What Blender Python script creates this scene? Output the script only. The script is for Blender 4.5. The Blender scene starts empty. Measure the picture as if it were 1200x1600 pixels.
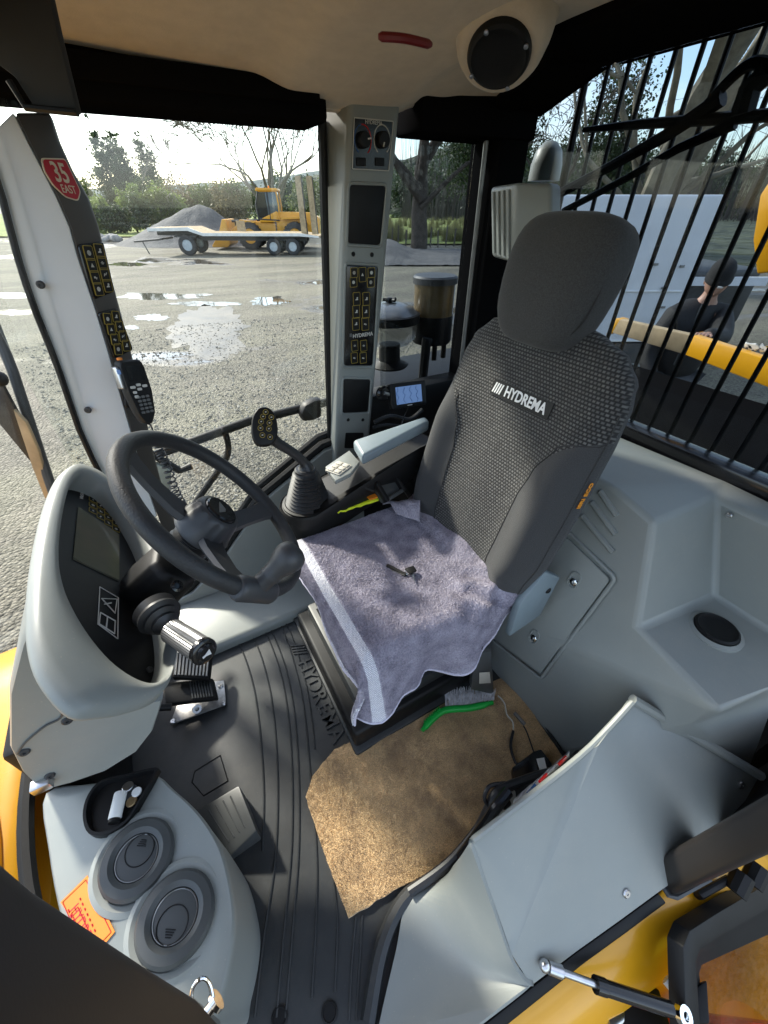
import bpy, bmesh, math, random
from mathutils import Vector, Matrix, Euler, noise
R = math.radians
S = bpy.context.scene
COL = S.collection
random.seed(7)

# ------------------------------------------------------------------ camera
FPX = 615.0; PITCH = R(37.8); YAW = R(29.5); CAM = Vector((0, 0, 1.25))
FWH = Vector((math.sin(YAW), math.cos(YAW), 0)); RGT = Vector((math.cos(YAW), -math.sin(YAW), 0)); UPV = Vector((0, 0, 1))
AXV = FWH*math.cos(PITCH) - UPV*math.sin(PITCH); UPC = FWH*math.sin(PITCH) + UPV*math.cos(PITCH)
cd = bpy.data.cameras.new('camera'); cam = bpy.data.objects.new('camera', cd); COL.objects.link(cam)
cd.sensor_fit = 'HORIZONTAL'; cd.sensor_width = 36.0; cd.lens = 36.0*FPX/1200.0
cd.clip_start = 0.01; cd.clip_end = 3000
m3 = Matrix((RGT, UPC, -AXV)).transposed()
cam.matrix_world = Matrix.Translation(CAM) @ m3.to_4x4()
S.camera = cam
# ------------------------------------------------------------------ sky, sun, exposure
SUN_EL = R(35); SUN_AZ = R(-21)        # azimuth from +Y towards +X
w = bpy.data.worlds.new('World'); S.world = w; w.use_nodes = True
wt = w.node_tree; wt.nodes.clear()
sky = wt.nodes.new('ShaderNodeTexSky'); sky.sky_type = 'NISHITA'; sky.sun_disc = False
sky.sun_elevation = SUN_EL; sky.sun_rotation = SUN_AZ; sky.air_density = 1.0; sky.dust_density = 1.2
tc = wt.nodes.new('ShaderNodeTexCoord'); mp = wt.nodes.new('ShaderNodeMapping'); mp.inputs['Scale'].default_value = (1.4, 1.4, 4.2)
cn = wt.nodes.new('ShaderNodeTexNoise'); cn.inputs['Scale'].default_value = 2.1; cn.inputs['Detail'].default_value = 9; cn.inputs['Roughness'].default_value = .58
cr = wt.nodes.new('ShaderNodeValToRGB'); cr.color_ramp.elements[0].position = .44; cr.color_ramp.elements[1].position = .66
mx = wt.nodes.new('ShaderNodeMix'); mx.data_type = 'RGBA'
mulc = wt.nodes.new('ShaderNodeMath'); mulc.operation = 'MULTIPLY'; mulc.inputs[1].default_value = .8
bg = wt.nodes.new('ShaderNodeBackground'); bg.inputs[1].default_value = .15
wo = wt.nodes.new('ShaderNodeOutputWorld')
L = wt.links.new
L(tc.outputs['Generated'], mp.inputs[0]); L(mp.outputs[0], cn.inputs['Vector']); L(cn.outputs['Fac'], cr.inputs[0])
L(cr.outputs[0], mulc.inputs[0]); L(mulc.outputs[0], mx.inputs['Factor'])
L(sky.outputs[0], mx.inputs['A']); mx.inputs['B'].default_value = (5.6, 5.7, 5.9, 1)
L(mx.outputs['Result'], bg.inputs[0]); L(bg.outputs[0], wo.inputs[0])
sl = bpy.data.lights.new('sun', 'SUN'); sl.energy = 2.7; sl.angle = R(4.0); sl.color = (1, .93, .82)
so = bpy.data.objects.new('sun', sl); COL.objects.link(so)
SUND = Vector((math.sin(SUN_AZ)*math.cos(SUN_EL), math.cos(SUN_AZ)*math.cos(SUN_EL), math.sin(SUN_EL)))
so.rotation_euler = SUND.to_track_quat('Z', 'Y').to_euler(); so.location = SUND*30
vs = S.view_settings; vs.view_transform = 'Standard'; vs.look = 'None'; vs.exposure = 1.58; vs.gamma = 1; vs.use_curve_mapping = False
try:
    S.cycles.max_bounces = 10; S.cycles.transparent_max_bounces = 24; S.cycles.diffuse_bounces = 5
    S.cycles.caustics_reflective = False; S.cycles.caustics_refractive = False
except Exception: pass

# ------------------------------------------------------------------ helpers
def V(*a): return Vector(a)
def ray(x, y): return AXV + RGT*((x-600)/FPX) - UPC*((y-800)/FPX)
def PX(x, y, a, v):
    """point of the place where the sight line of a photo pixel meets the plane axis = v (metres)"""
    d = ray(x, y); i = 'xyz'.index(a); t = (v-CAM[i])/d[i]
    return CAM + d*t
def FAR(x, y, dist):
    d = ray(x, y); return CAM + d*(dist/d.dot(FWH))
class Fr:
    """a flat working frame: origin, two axes; n is the outward normal"""
    def __init__(s, o, ex, ey):
        s.o = Vector(o); s.ex = Vector(ex).normalized(); ey = Vector(ey); s.n = s.ex.cross(ey).normalized(); s.ey = s.n.cross(s.ex)
    def p(s, u, v, w=0): return s.o + s.ex*u + s.ey*v + s.n*w
    def uv(s, x, y, w=0):
        d = ray(x, y); t = ((s.o+s.n*w)-CAM).dot(s.n)/d.dot(s.n); q = CAM + d*t - s.o
        return (q.dot(s.ex), q.dot(s.ey))
    def px(s, x, y, w=0): u, v = s.uv(x, y, w); return s.p(u, v, w)
    def mat(s, u=0, v=0, w=0):
        return Matrix.Translation(s.p(u, v, w)) @ Matrix((s.ex, s.ey, s.n)).transposed().to_4x4()

def setp(o, label=None, cat=None, group=None, kind=None):
    if label: o['label'] = label
    if cat: o['category'] = cat
    if group: o['group'] = group
    if kind: o['kind'] = kind
    return o
def thing(name, label, cat, loc=(0, 0, 0), group=None):
    o = bpy.data.objects.new(name, None); COL.objects.link(o); o.location = loc; o.empty_display_size = .05
    return setp(o, label, cat, group)
def par(o, p):
    if p is not None:
        o.parent = p; o.matrix_parent_inverse = WM(p).inverted()
    return o
def WM(o):
    return (WM(o.parent) @ o.matrix_parent_inverse @ o.matrix_basis) if o.parent else o.matrix_basis.copy()
def link(name, me, mats, parent=None):
    o = bpy.data.objects.new(name, me); COL.objects.link(o)
    if mats is not None:
        for mm in (mats if isinstance(mats, (list, tuple)) else [mats]): me.materials.append(M[mm] if isinstance(mm, str) else mm)
    return par(o, parent)

class MB:
    def __init__(s): s.v = []; s.f = []; s.mi = []; s.cur = 0
    def add(s, vs_, fs):
        b = len(s.v); s.v += [tuple(q) for q in vs_]
        for q in fs: s.f.append(tuple(b+i for i in q)); s.mi.append(s.cur)
        return s
    def m(s, i): s.cur = i; return s
    def box(s, c, sz, rot=None):
        c = Vector(c); h = [k/2 for k in sz]
        pts = [Vector((x*h[0], y*h[1], z*h[2])) for x in (-1, 1) for y in (-1, 1) for z in (-1, 1)]
        if rot is not None: pts = [rot @ q for q in pts]
        return s.add([c+q for q in pts], [(0, 1, 3, 2), (4, 6, 7, 5), (0, 4, 5, 1), (2, 3, 7, 6), (0, 2, 6, 4), (1, 5, 7, 3)])
    def bb(s, x0, x1, y0, y1, z0, z1): return s.box(((x0+x1)/2, (y0+y1)/2, (z0+z1)/2), (x1-x0, y1-y0, z1-z0))
    def cyl(s, p0, p1, r0, r1=None, n=16, caps=True):
        return s.tube([p0, p1], [r0, r0 if r1 is None else r1], n, caps=caps)
    def tube(s, pts, r, n=8, closed=False, caps=True, flat=None):
        pts = [Vector(q) for q in pts]; k = len(pts)
        rr = r if isinstance(r, (list, tuple)) else [r]*k
        vs_ = []; nrm = None
        for i, q in enumerate(pts):
            a = pts[(i-1) % k] if (closed or i > 0) else q; b = pts[(i+1) % k] if (closed or i < k-1) else q
            t = (b-a)
            t = t.normalized() if t.length > 1e-9 else Vector((0, 0, 1))
            if nrm is None:
                nrm = t.orthogonal().normalized()
            nrm = (nrm - t*nrm.dot(t))
            nrm = nrm.normalized() if nrm.length > 1e-6 else t.orthogonal().normalized()
            bn = t.cross(nrm)
            for j in range(n):
                an = 2*math.pi*j/n
                vs_.append(q + (nrm*math.cos(an) + bn*math.sin(an))*rr[i])
        fs = []
        for i in range(k if closed else k-1):
            i2 = (i+1) % k
            for j in range(n): fs.append((i*n+j, i*n+(j+1) % n, i2*n+(j+1) % n, i2*n+j))
        if caps and not closed: fs.append(tuple(range(n-1, -1, -1))); fs.append(tuple((k-1)*n+j for j in range(n)))
        return s.add(vs_, fs)
    def lathe(s, prof, o, ax, n=24, sx=1.0, ref=None, caps=True):
        o = Vector(o); ax = Vector(ax).normalized(); a = ax.orthogonal().normalized() if ref is None else Vector(ref).normalized(); b = ax.cross(a)
        vs_ = []; fs = []; k = len(prof)
        for (r, h) in prof:
            for j in range(n):
                an = 2*math.pi*j/n; vs_.append(o + ax*h + a*(math.cos(an)*r*sx) + b*(math.sin(an)*r))
        for i in range(k-1):
            for j in range(n): fs.append((i*n+j, i*n+(j+1) % n, (i+1)*n+(j+1) % n, (i+1)*n+j))
        if caps and prof[0][0] > 1e-6: fs.append(tuple(range(n-1, -1, -1)))
        if caps and prof[-1][0] > 1e-6: fs.append(tuple((k-1)*n+j for j in range(n)))
        return s.add(vs_, fs)
    def prism(s, poly, vec):
        vec = Vector(vec); k = len(poly); poly = [Vector(q) for q in poly]
        fs = [tuple(range(k-1, -1, -1)), tuple(range(k, 2*k))] + [(i, (i+1) % k, k+(i+1) % k, k+i) for i in range(k)]
        return s.add(poly + [q+vec for q in poly], fs)
    def loft(s, rings, cap0=True, cap1=True):
        n = len(rings[0]); vs_ = [Vector(q) for r in rings for q in r]; fs = []
        for i in range(len(rings)-1):
            for j in range(n): fs.append((i*n+j, i*n+(j+1) % n, (i+1)*n+(j+1) % n, (i+1)*n+j))
        if cap0: fs.append(tuple(range(n-1, -1, -1)))
        if cap1: fs.append(tuple((len(rings)-1)*n+j for j in range(n)))
        return s.add(vs_, fs)
    def sph(s, c, r, n=16, k=10):
        c = Vector(c); r = r if isinstance(r, (list, tuple)) else (r, r, r)
        vs_ = [c+V(0, 0, r[2])]; fs = []
        for i in range(1, k):
            a = math.pi*i/k
            for j in range(n):
                b = 2*math.pi*j/n; vs_.append(c + V(r[0]*math.sin(a)*math.cos(b), r[1]*math.sin(a)*math.sin(b), r[2]*math.cos(a)))
        vs_.append(c-V(0, 0, r[2])); e = len(vs_)-1
        for j in range(n): fs.append((0, 1+j, 1+(j+1) % n)); fs.append((e, 1+(k-2)*n+(j+1) % n, 1+(k-2)*n+j))
        for i in range(k-2):
            for j in range(n): a0 = 1+i*n; fs.append((a0+j, a0+n+j, a0+n+(j+1) % n, a0+(j+1) % n))
        return s.add(vs_, fs)
    def grid(s, nu, nv, fn):
        vs_ = [fn(i/nu, j/nv) for i in range(nu+1) for j in range(nv+1)]
        return s.add(vs_, [(i*(nv+1)+j, (i+1)*(nv+1)+j, (i+1)*(nv+1)+j+1, i*(nv+1)+j+1) for i in range(nu) for j in range(nv)])
    def mesh(s, name, smooth=35, fixn=True, bevel=0, bseg=2):
        me = bpy.data.meshes.new(name); me.from_pydata(s.v, [], s.f); me.polygons.foreach_set('material_index', s.mi)
        if fixn or bevel:
            bm = bmesh.new(); bm.from_mesh(me)
            if fixn:
                bmesh.ops.remove_doubles(bm, verts=bm.verts, dist=1e-6)
                bmesh.ops.recalc_face_normals(bm, faces=bm.faces)
            if bevel:
                es = [e for e in bm.edges if len(e.link_faces) == 2 and e.calc_face_angle(0) > R(25)]
                bmesh.ops.bevel(bm, geom=es, offset=bevel, segments=bseg, profile=.5, affect='EDGES', clamp_overlap=True)
            bm.to_mesh(me); bm.free()
        if smooth:
            me.shade_smooth(); me.set_sharp_from_angle(angle=R(smooth))
        me.update(); return me
    def build(s, name, mats, parent=None, smooth=35, bevel=0, bseg=2, sub=0, fixn=True, solid=0):
        o = link(name, s.mesh(name, smooth, fixn, bevel, bseg), mats, parent)
        if solid:
            md = o.modifiers.new('solid', 'SOLIDIFY'); md.thickness = solid; md.offset = 0
        if sub:
            md = o.modifiers.new('sub', 'SUBSURF'); md.levels = sub; md.render_levels = sub
        return o

def cat(pts, n=6, closed=False):
    """Catmull-Rom smoothing of a polyline"""
    pts = [Vector(q) for q in pts]; k = len(pts); out = []
    rng = range(k) if closed else range(k-1)
    for i in rng:
        g = lambda j: pts[j % k] if closed else pts[max(0, min(k-1, j))]
        p0, p1, p2, p3 = g(i-1), g(i), g(i+1), g(i+2)
        for t in range(n):
            t /= n
            out.append(.5*((2*p1) + (p2-p0)*t + (2*p0-5*p1+4*p2-p3)*t*t + (3*p1-p0-3*p2+p3)*t**3))
    if not closed: out.append(pts[-1])
    return out
def rrect(w_, h_, r, n=4):
    out = []
    for (cx, cy, a0) in ((w_/2-r, h_/2-r, 0), (-w_/2+r, h_/2-r, 90), (-w_/2+r, -h_/2+r, 180), (w_/2-r, -h_/2+r, 270)):
        for i in range(n+1): a = R(a0+90*i/n); out.append((cx+r*math.cos(a), cy+r*math.sin(a)))
    return out
def rpoly(pts, r, n=4):
    """rounds the corners of a 2-D polygon"""
    out = []; k = len(pts)
    for i in range(k):
        a, b, c = Vector(pts[i-1]).to_2d(), Vector(pts[i]).to_2d(), Vector(pts[(i+1) % k]).to_2d()
        d1 = (a-b); d2 = (c-b); rr = min(r, d1.length*.45, d2.length*.45); s_ = b+d1.normalized()*rr; e = b+d2.normalized()*rr
        for j in range(n+1):
            t = j/n; out.append(tuple((1-t)**2*s_ + 2*t*(1-t)*b + t*t*e))
    return out
def nz(p, sc=1.0, seed=0): return noise.noise(Vector(p)*sc + Vector((seed*13.1, seed*7.7, seed*3.3)))
def plate(fr, outline, w0, w1, name, mat, parent, bevel=0, smooth=35):
    mb = MB(); mb.prism([fr.p(u, v, w0) for u, v in outline], fr.n*(w1-w0)); return mb.build(name, mat, parent, smooth, bevel)
def text(st, fr, u, v, size, mat, parent=None, ext=.0008, align='CENTER', name='lettering', w=0.0, rot=0, off=0.0, sx=1.0):
    cu = bpy.data.curves.new('t', 'FONT'); cu.body = st; cu.size = size; cu.extrude = ext; cu.align_x = align; cu.align_y = 'CENTER'; cu.offset = off; cu.resolution_u = 3
    ob = bpy.data.objects.new('t', cu); COL.objects.link(ob)
    dg = bpy.context.evaluated_depsgraph_get(); me = bpy.data.meshes.new_from_object(ob.evaluated_get(dg)); bpy.data.objects.remove(ob)
    me.materials.clear(); me.transform(fr.mat(u, v, w) @ Matrix.Rotation(rot, 4, 'Z') @ Matrix.Diagonal((sx, 1, 1, 1)))
    return link(name, me, mat, parent)

# ------------------------------------------------------------------ materials
M = {}
def mat(name, col, rough=.5, metal=0., var=.0, vs_=8., bump=0., bs=200., col2=None, spec=.5, sheen=0., bdist=.002, detail=4, coat=0., rvar=0., dust=0., dcol=(.30, .27, .23)):
    m = bpy.data.materials.new(name); m.use_nodes = True; t = m.node_tree; b = t.nodes['Principled BSDF']
    b.inputs['Base Color'].default_value = (*col, 1); b.inputs['Roughness'].default_value = rough; b.inputs['Metallic'].default_value = metal
    b.inputs['Specular IOR Level'].default_value = spec
    if sheen: b.inputs['Sheen Weight'].default_value = sheen; b.inputs['Sheen Roughness'].default_value = .5
    if coat: b.inputs['Coat Weight'].default_value = coat
    tcn = t.nodes.new('ShaderNodeTexCoord'); co = tcn.outputs['Object']
    if var or col2:
        n = t.nodes.new('ShaderNodeTexNoise'); n.inputs['Scale'].default_value = vs_; n.inputs['Detail'].default_value = detail; n.inputs['Roughness'].default_value = .62
        t.links.new(co, n.inputs['Vector'])
        r = t.nodes.new('ShaderNodeValToRGB'); r.color_ramp.elements[0].position = .32; r.color_ramp.elements[1].position = .68
        c2 = col2 or tuple(min(1, k*(1+var)) for k in col); c1 = col if col2 else tuple(k*(1-var) for k in col)
        r.color_ramp.elements[0].color = (*c1, 1); r.color_ramp.elements[1].color = (*c2, 1)
        t.links.new(n.outputs['Fac'], r.inputs[0]); t.links.new(r.outputs[0], b.inputs['Base Color'])
        if rvar:
            q = t.nodes.new('ShaderNodeMapRange'); q.inputs['To Min'].default_value = rough-rvar; q.inputs['To Max'].default_value = rough+rvar
            t.links.new(n.outputs['Fac'], q.inputs[0]); t.links.new(q.outputs[0], b.inputs['Roughness'])
    if dust:
        nd = t.nodes.new('ShaderNodeTexNoise'); nd.inputs['Scale'].default_value = 5.; nd.inputs['Detail'].default_value = 12; nd.inputs['Roughness'].default_value = .8; t.links.new(co, nd.inputs['Vector'])
        ns = t.nodes.new('ShaderNodeTexNoise'); ns.inputs['Scale'].default_value = 260.; ns.inputs['Detail'].default_value = 2; t.links.new(co, ns.inputs['Vector'])
        r1 = t.nodes.new('ShaderNodeMapRange'); r1.inputs['From Min'].default_value = .48; r1.inputs['From Max'].default_value = .75; r1.inputs['To Max'].default_value = dust; t.links.new(nd.outputs['Fac'], r1.inputs[0])
        r2 = t.nodes.new('ShaderNodeMapRange'); r2.inputs['From Min'].default_value = .69; r2.inputs['From Max'].default_value = .76; r2.inputs['To Max'].default_value = min(1, dust*2.2); t.links.new(ns.outputs['Fac'], r2.inputs[0])
        ad_ = t.nodes.new('ShaderNodeMath'); ad_.operation = 'MAXIMUM'; t.links.new(r1.outputs[0], ad_.inputs[0]); t.links.new(r2.outputs[0], ad_.inputs[1])
        md_ = t.nodes.new('ShaderNodeMix'); md_.data_type = 'RGBA'; md_.inputs['B'].default_value = (*dcol, 1); t.links.new(ad_.outputs[0], md_.inputs['Factor'])
        if b.inputs['Base Color'].links: t.links.new(b.inputs['Base Color'].links[0].from_socket, md_.inputs['A'])
        else: md_.inputs['A'].default_value = (*col, 1)
        t.links.new(md_.outputs['Result'], b.inputs['Base Color'])
    if bump:
        n2 = t.nodes.new('ShaderNodeTexNoise'); n2.inputs['Scale'].default_value = bs; n2.inputs['Detail'].default_value = 3
        t.links.new(co, n2.inputs['Vector'])
        bp = t.nodes.new('ShaderNodeBump'); bp.inputs['Strength'].default_value = bump; bp.inputs['Distance'].default_value = bdist
        t.links.new(n2.outputs['Fac'], bp.inputs['Height']); t.links.new(bp.outputs[0], b.inputs['Normal'])
    M[name] = m; return m
def emis(name, col, st, rough=.2):
    m = mat(name, tuple(k*.3 for k in col), rough); b = m.node_tree.nodes['Principled BSDF']
    b.inputs['Emission Color'].default_value = (*col, 1); b.inputs['Emission Strength'].default_value = st; return m
def glassmat(name, tint, refl=1.0):
    m = bpy.data.materials.new(name); m.use_nodes = True; t = m.node_tree; t.nodes.clear()
    o = t.nodes.new('ShaderNodeOutputMaterial'); tr = t.nodes.new('ShaderNodeBsdfTransparent'); tr.inputs[0].default_value = (*tint, 1)
    g = t.nodes.new('ShaderNodeBsdfGlossy'); g.inputs['Roughness'].default_value = .02; g.inputs[0].default_value = (refl, refl, refl, 1)
    fz = t.nodes.new('ShaderNodeFresnel'); fz.inputs[0].default_value = 1.45; mi = t.nodes.new('ShaderNodeMixShader')
    gm = t.nodes.new('ShaderNodeNewGeometry'); ir = t.nodes.new('ShaderNodeMapRange'); ir.inputs['To Min'].default_value = 1.45; ir.inputs['To Max'].default_value = 1/1.45
    t.links.new(gm.outputs['Backfacing'], ir.inputs[0]); t.links.new(ir.outputs[0], fz.inputs[0]); t.links.new(fz.outputs[0], mi.inputs[0]); t.links.new(tr.outputs[0], mi.inputs[1]); t.links.new(g.outputs[0], mi.inputs[2]); t.links.new(mi.outputs[0], o.inputs[0])
    M[name] = m; return m
mat('grey', (.262, .280, .268), .42, var=.05, vs_=3, bump=.16, bs=900, bdist=.0007, rvar=.06, dust=.30, dcol=(.37, .35, .31))
mat('greydark', (.058, .062, .063), .45, var=.06, vs_=4, bump=.15, bs=900, bdist=.0006)
mat('pillarlight', (.60, .62, .64), .38, var=.04, vs_=4, bump=.08, bs=900, bdist=.0005)
mat('pillardark', (.075, .068, .062), .5, var=.08, vs_=5, bump=.2, bs=800, bdist=.0006)
mat('armgrey', (.20, .25, .28), .42, var=.05, vs_=6, bump=.1, bs=800, bdist=.0005)
mat('black', (.008, .008, .0085), .5, var=.2, vs_=9, bump=.1, bs=600, bdist=.0006, spec=.28, dust=.03, dcol=(.12, .11, .10))
mat('blackgloss', (.01, .01, .011), .18)
mat('blackpaint', (.006, .006, .0065), .5, var=.2, vs_=6, rvar=.08, spec=.22)
mat('trimblack', (.007, .007, .0075), 1.0, spec=0., bump=.2, bs=500, bdist=.0006)
mat('brownblack', (.020, .0165, .0145), .45, var=.15, vs_=4, bump=.08, bs=500, bdist=.0006)
mat('rubber', (.027, .030, .032), .46, var=.22, vs_=6, bump=.25, bs=420, bdist=.0008, rvar=.07, dust=.16, dcol=(.16, .14, .115))
mat('wheelrubber', (.022, .023, .025), .55, var=.1, vs_=20, bump=.7, bs=330, bdist=.0012)
mat('hubgrey', (.045, .046, .05), .45, bump=.1, bs=700, bdist=.0005)
mat('boot', (.022, .0225, .024), .42)
mat('metal', (.55, .55, .56), .28, 1., var=.15, vs_=40)
mat('castmetal', (.42, .42, .42), .45, .8, var=.25, vs_=60)
mat('chrome', (.8, .8, .8), .08, 1.)
mat('ledgrey', (.22, .22, .22), .3, .6, var=.1, vs_=30)
mat('yellow', (.80, .38, .012), .32, var=.08, vs_=3, coat=.3, rvar=.08)
mat('orangepaint', (.80, .44, .07), .4, var=.06, vs_=3)
mat('green', (.012, .42, .06), .35, var=.06, vs_=60)
mat('bristle', (.72, .72, .74), .6, var=.25, vs_=80)
mat('white', (.78, .78, .76), .4)
mat('cream', (.55, .52, .45), .5, var=.05, vs_=30)
mat('whitetext', (.8, .8, .8), .5)
mat('paleglyph', (.62, .6, .56), .5)
mat('yellowline', (.36, .26, .04), .5)
mat('shieldred', (.52, .012, .025), .35)
mat('shieldcream', (.75, .66, .5), .4)
mat('red', (.62, .012, .012), .25, coat=.4)
mat('darkred', (.16, .008, .010), .35)
mat('orange', (.85, .25, .02), .45, var=.04, vs_=40)
mat('hivis', (.75, .85, .02), .6)
mat('orangetag', (.8, .3, .02), .6)
mat('blueback', (.03, .10, .28), .3)
mat('headliner', (.66, .575, .475), .9, var=.06, vs_=30, bump=.5, bs=500, sheen=.2, bdist=.001)
mat('fabric', (.026, .026, .027), .9, var=.25, vs_=500, bump=.5, bs=900, sheen=.1, bdist=.0008)
mat('fabriclight', (.038, .039, .040), .9, var=.35, vs_=420, bump=.5, bs=900, sheen=.12, bdist=.0006)
mat('cord', (.02, .02, .022), .4)
mat('blindcloth', (.02, .02, .02), .8, bump=.3, bs=700, bdist=.0005)
mat('skin', (.36, .20, .14), .5, var=.1, vs_=40)
mat('jacket', (.006, .006, .007), .75, var=.3, vs_=14, bump=.4, bs=60, bdist=.01)
mat('beanie', (.009, .009, .009), .9, bump=.6, bs=200, bdist=.004)
mat('clearplastic', (.6, .6, .62), .12, spec=.7)
mat('amberplastic', (.16, .11, .05), .2, var=.3, vs_=12)
mat('coin', (.35, .25, .14), .35, .9, var=.2, vs_=90)
mat('tyre', (.03, .03, .031), .75, var=.2, vs_=12)
mat('rim', (.38, .42, .45), .5, .3, var=.15, vs_=8)
mat('timber', (.36, .27, .16), .8, var=.3, vs_=6)
mat('oldwhite', (.68, .68, .66), .5, var=.12, vs_=4)
mat('canopywhite', (.66, .68, .72), .4, var=.06, vs_=3)
mat('steeldark', (.05, .052, .055), .5, .3, var=.2, vs_=10)
mat('duskglass', (.10, .13, .14), .08)
mat('loaderyellow', (.62, .30, .02), .4, var=.1, vs_=2)
mat('bark', (.060, .048, .038), .9, var=.4, vs_=5, bump=.8, bs=14, bdist=.04)
mat('barkpale', (.17, .15, .11), .85, var=.3, vs_=4, bump=.5, bs=14, bdist=.03)
mat('twig', (.085, .072, .062), .85, var=.2, vs_=3)
mat('post', (.11, .10, .09), .9, var=.3, vs_=6)
mat('stone', (.26, .25, .24), .9, var=.4, vs_=3, bump=.6, bs=20, bdist=.02)
glassmat('glass', (.965, .985, .97)); glassmat('tinted', (.66, .70, .72), .35); glassmat('bowl', (.55, .56, .56))
def leafmat(name, c1, c2):
    m = mat(name, c1, .6, col2=c2, vs_=.9, detail=6); b = m.node_tree.nodes['Principled BSDF']
    b.inputs['Transmission Weight'].default_value = 0.0
    t = m.node_tree; o = t.nodes['Material Output']; tl = t.nodes.new('ShaderNodeBsdfTranslucent'); mi = t.nodes.new('ShaderNodeMixShader'); mi.inputs[0].default_value = .35
    src = b.inputs['Base Color'].links[0].from_socket
    t.links.new(src, tl.inputs[0]); t.links.new(b.outputs[0], mi.inputs[1]); t.links.new(tl.outputs[0], mi.inputs[2]); t.links.new(mi.outputs[0], o.inputs[0]); return m
leafmat('leaf_dark', (.022, .045, .016), (.06, .085, .03)); leafmat('leaf_mid', (.05, .085, .02), (.13, .15, .045)); leafmat('leaf_light', (.11, .17, .03), (.22, .26, .07))
leafmat('leaf_brown', (.11, .085, .045), (.20, .16, .08)); leafmat('rush', (.10, .12, .04), (.26, .23, .12)); leafmat('leaf_blue', (.03, .055, .025), (.075, .10, .045))

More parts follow.
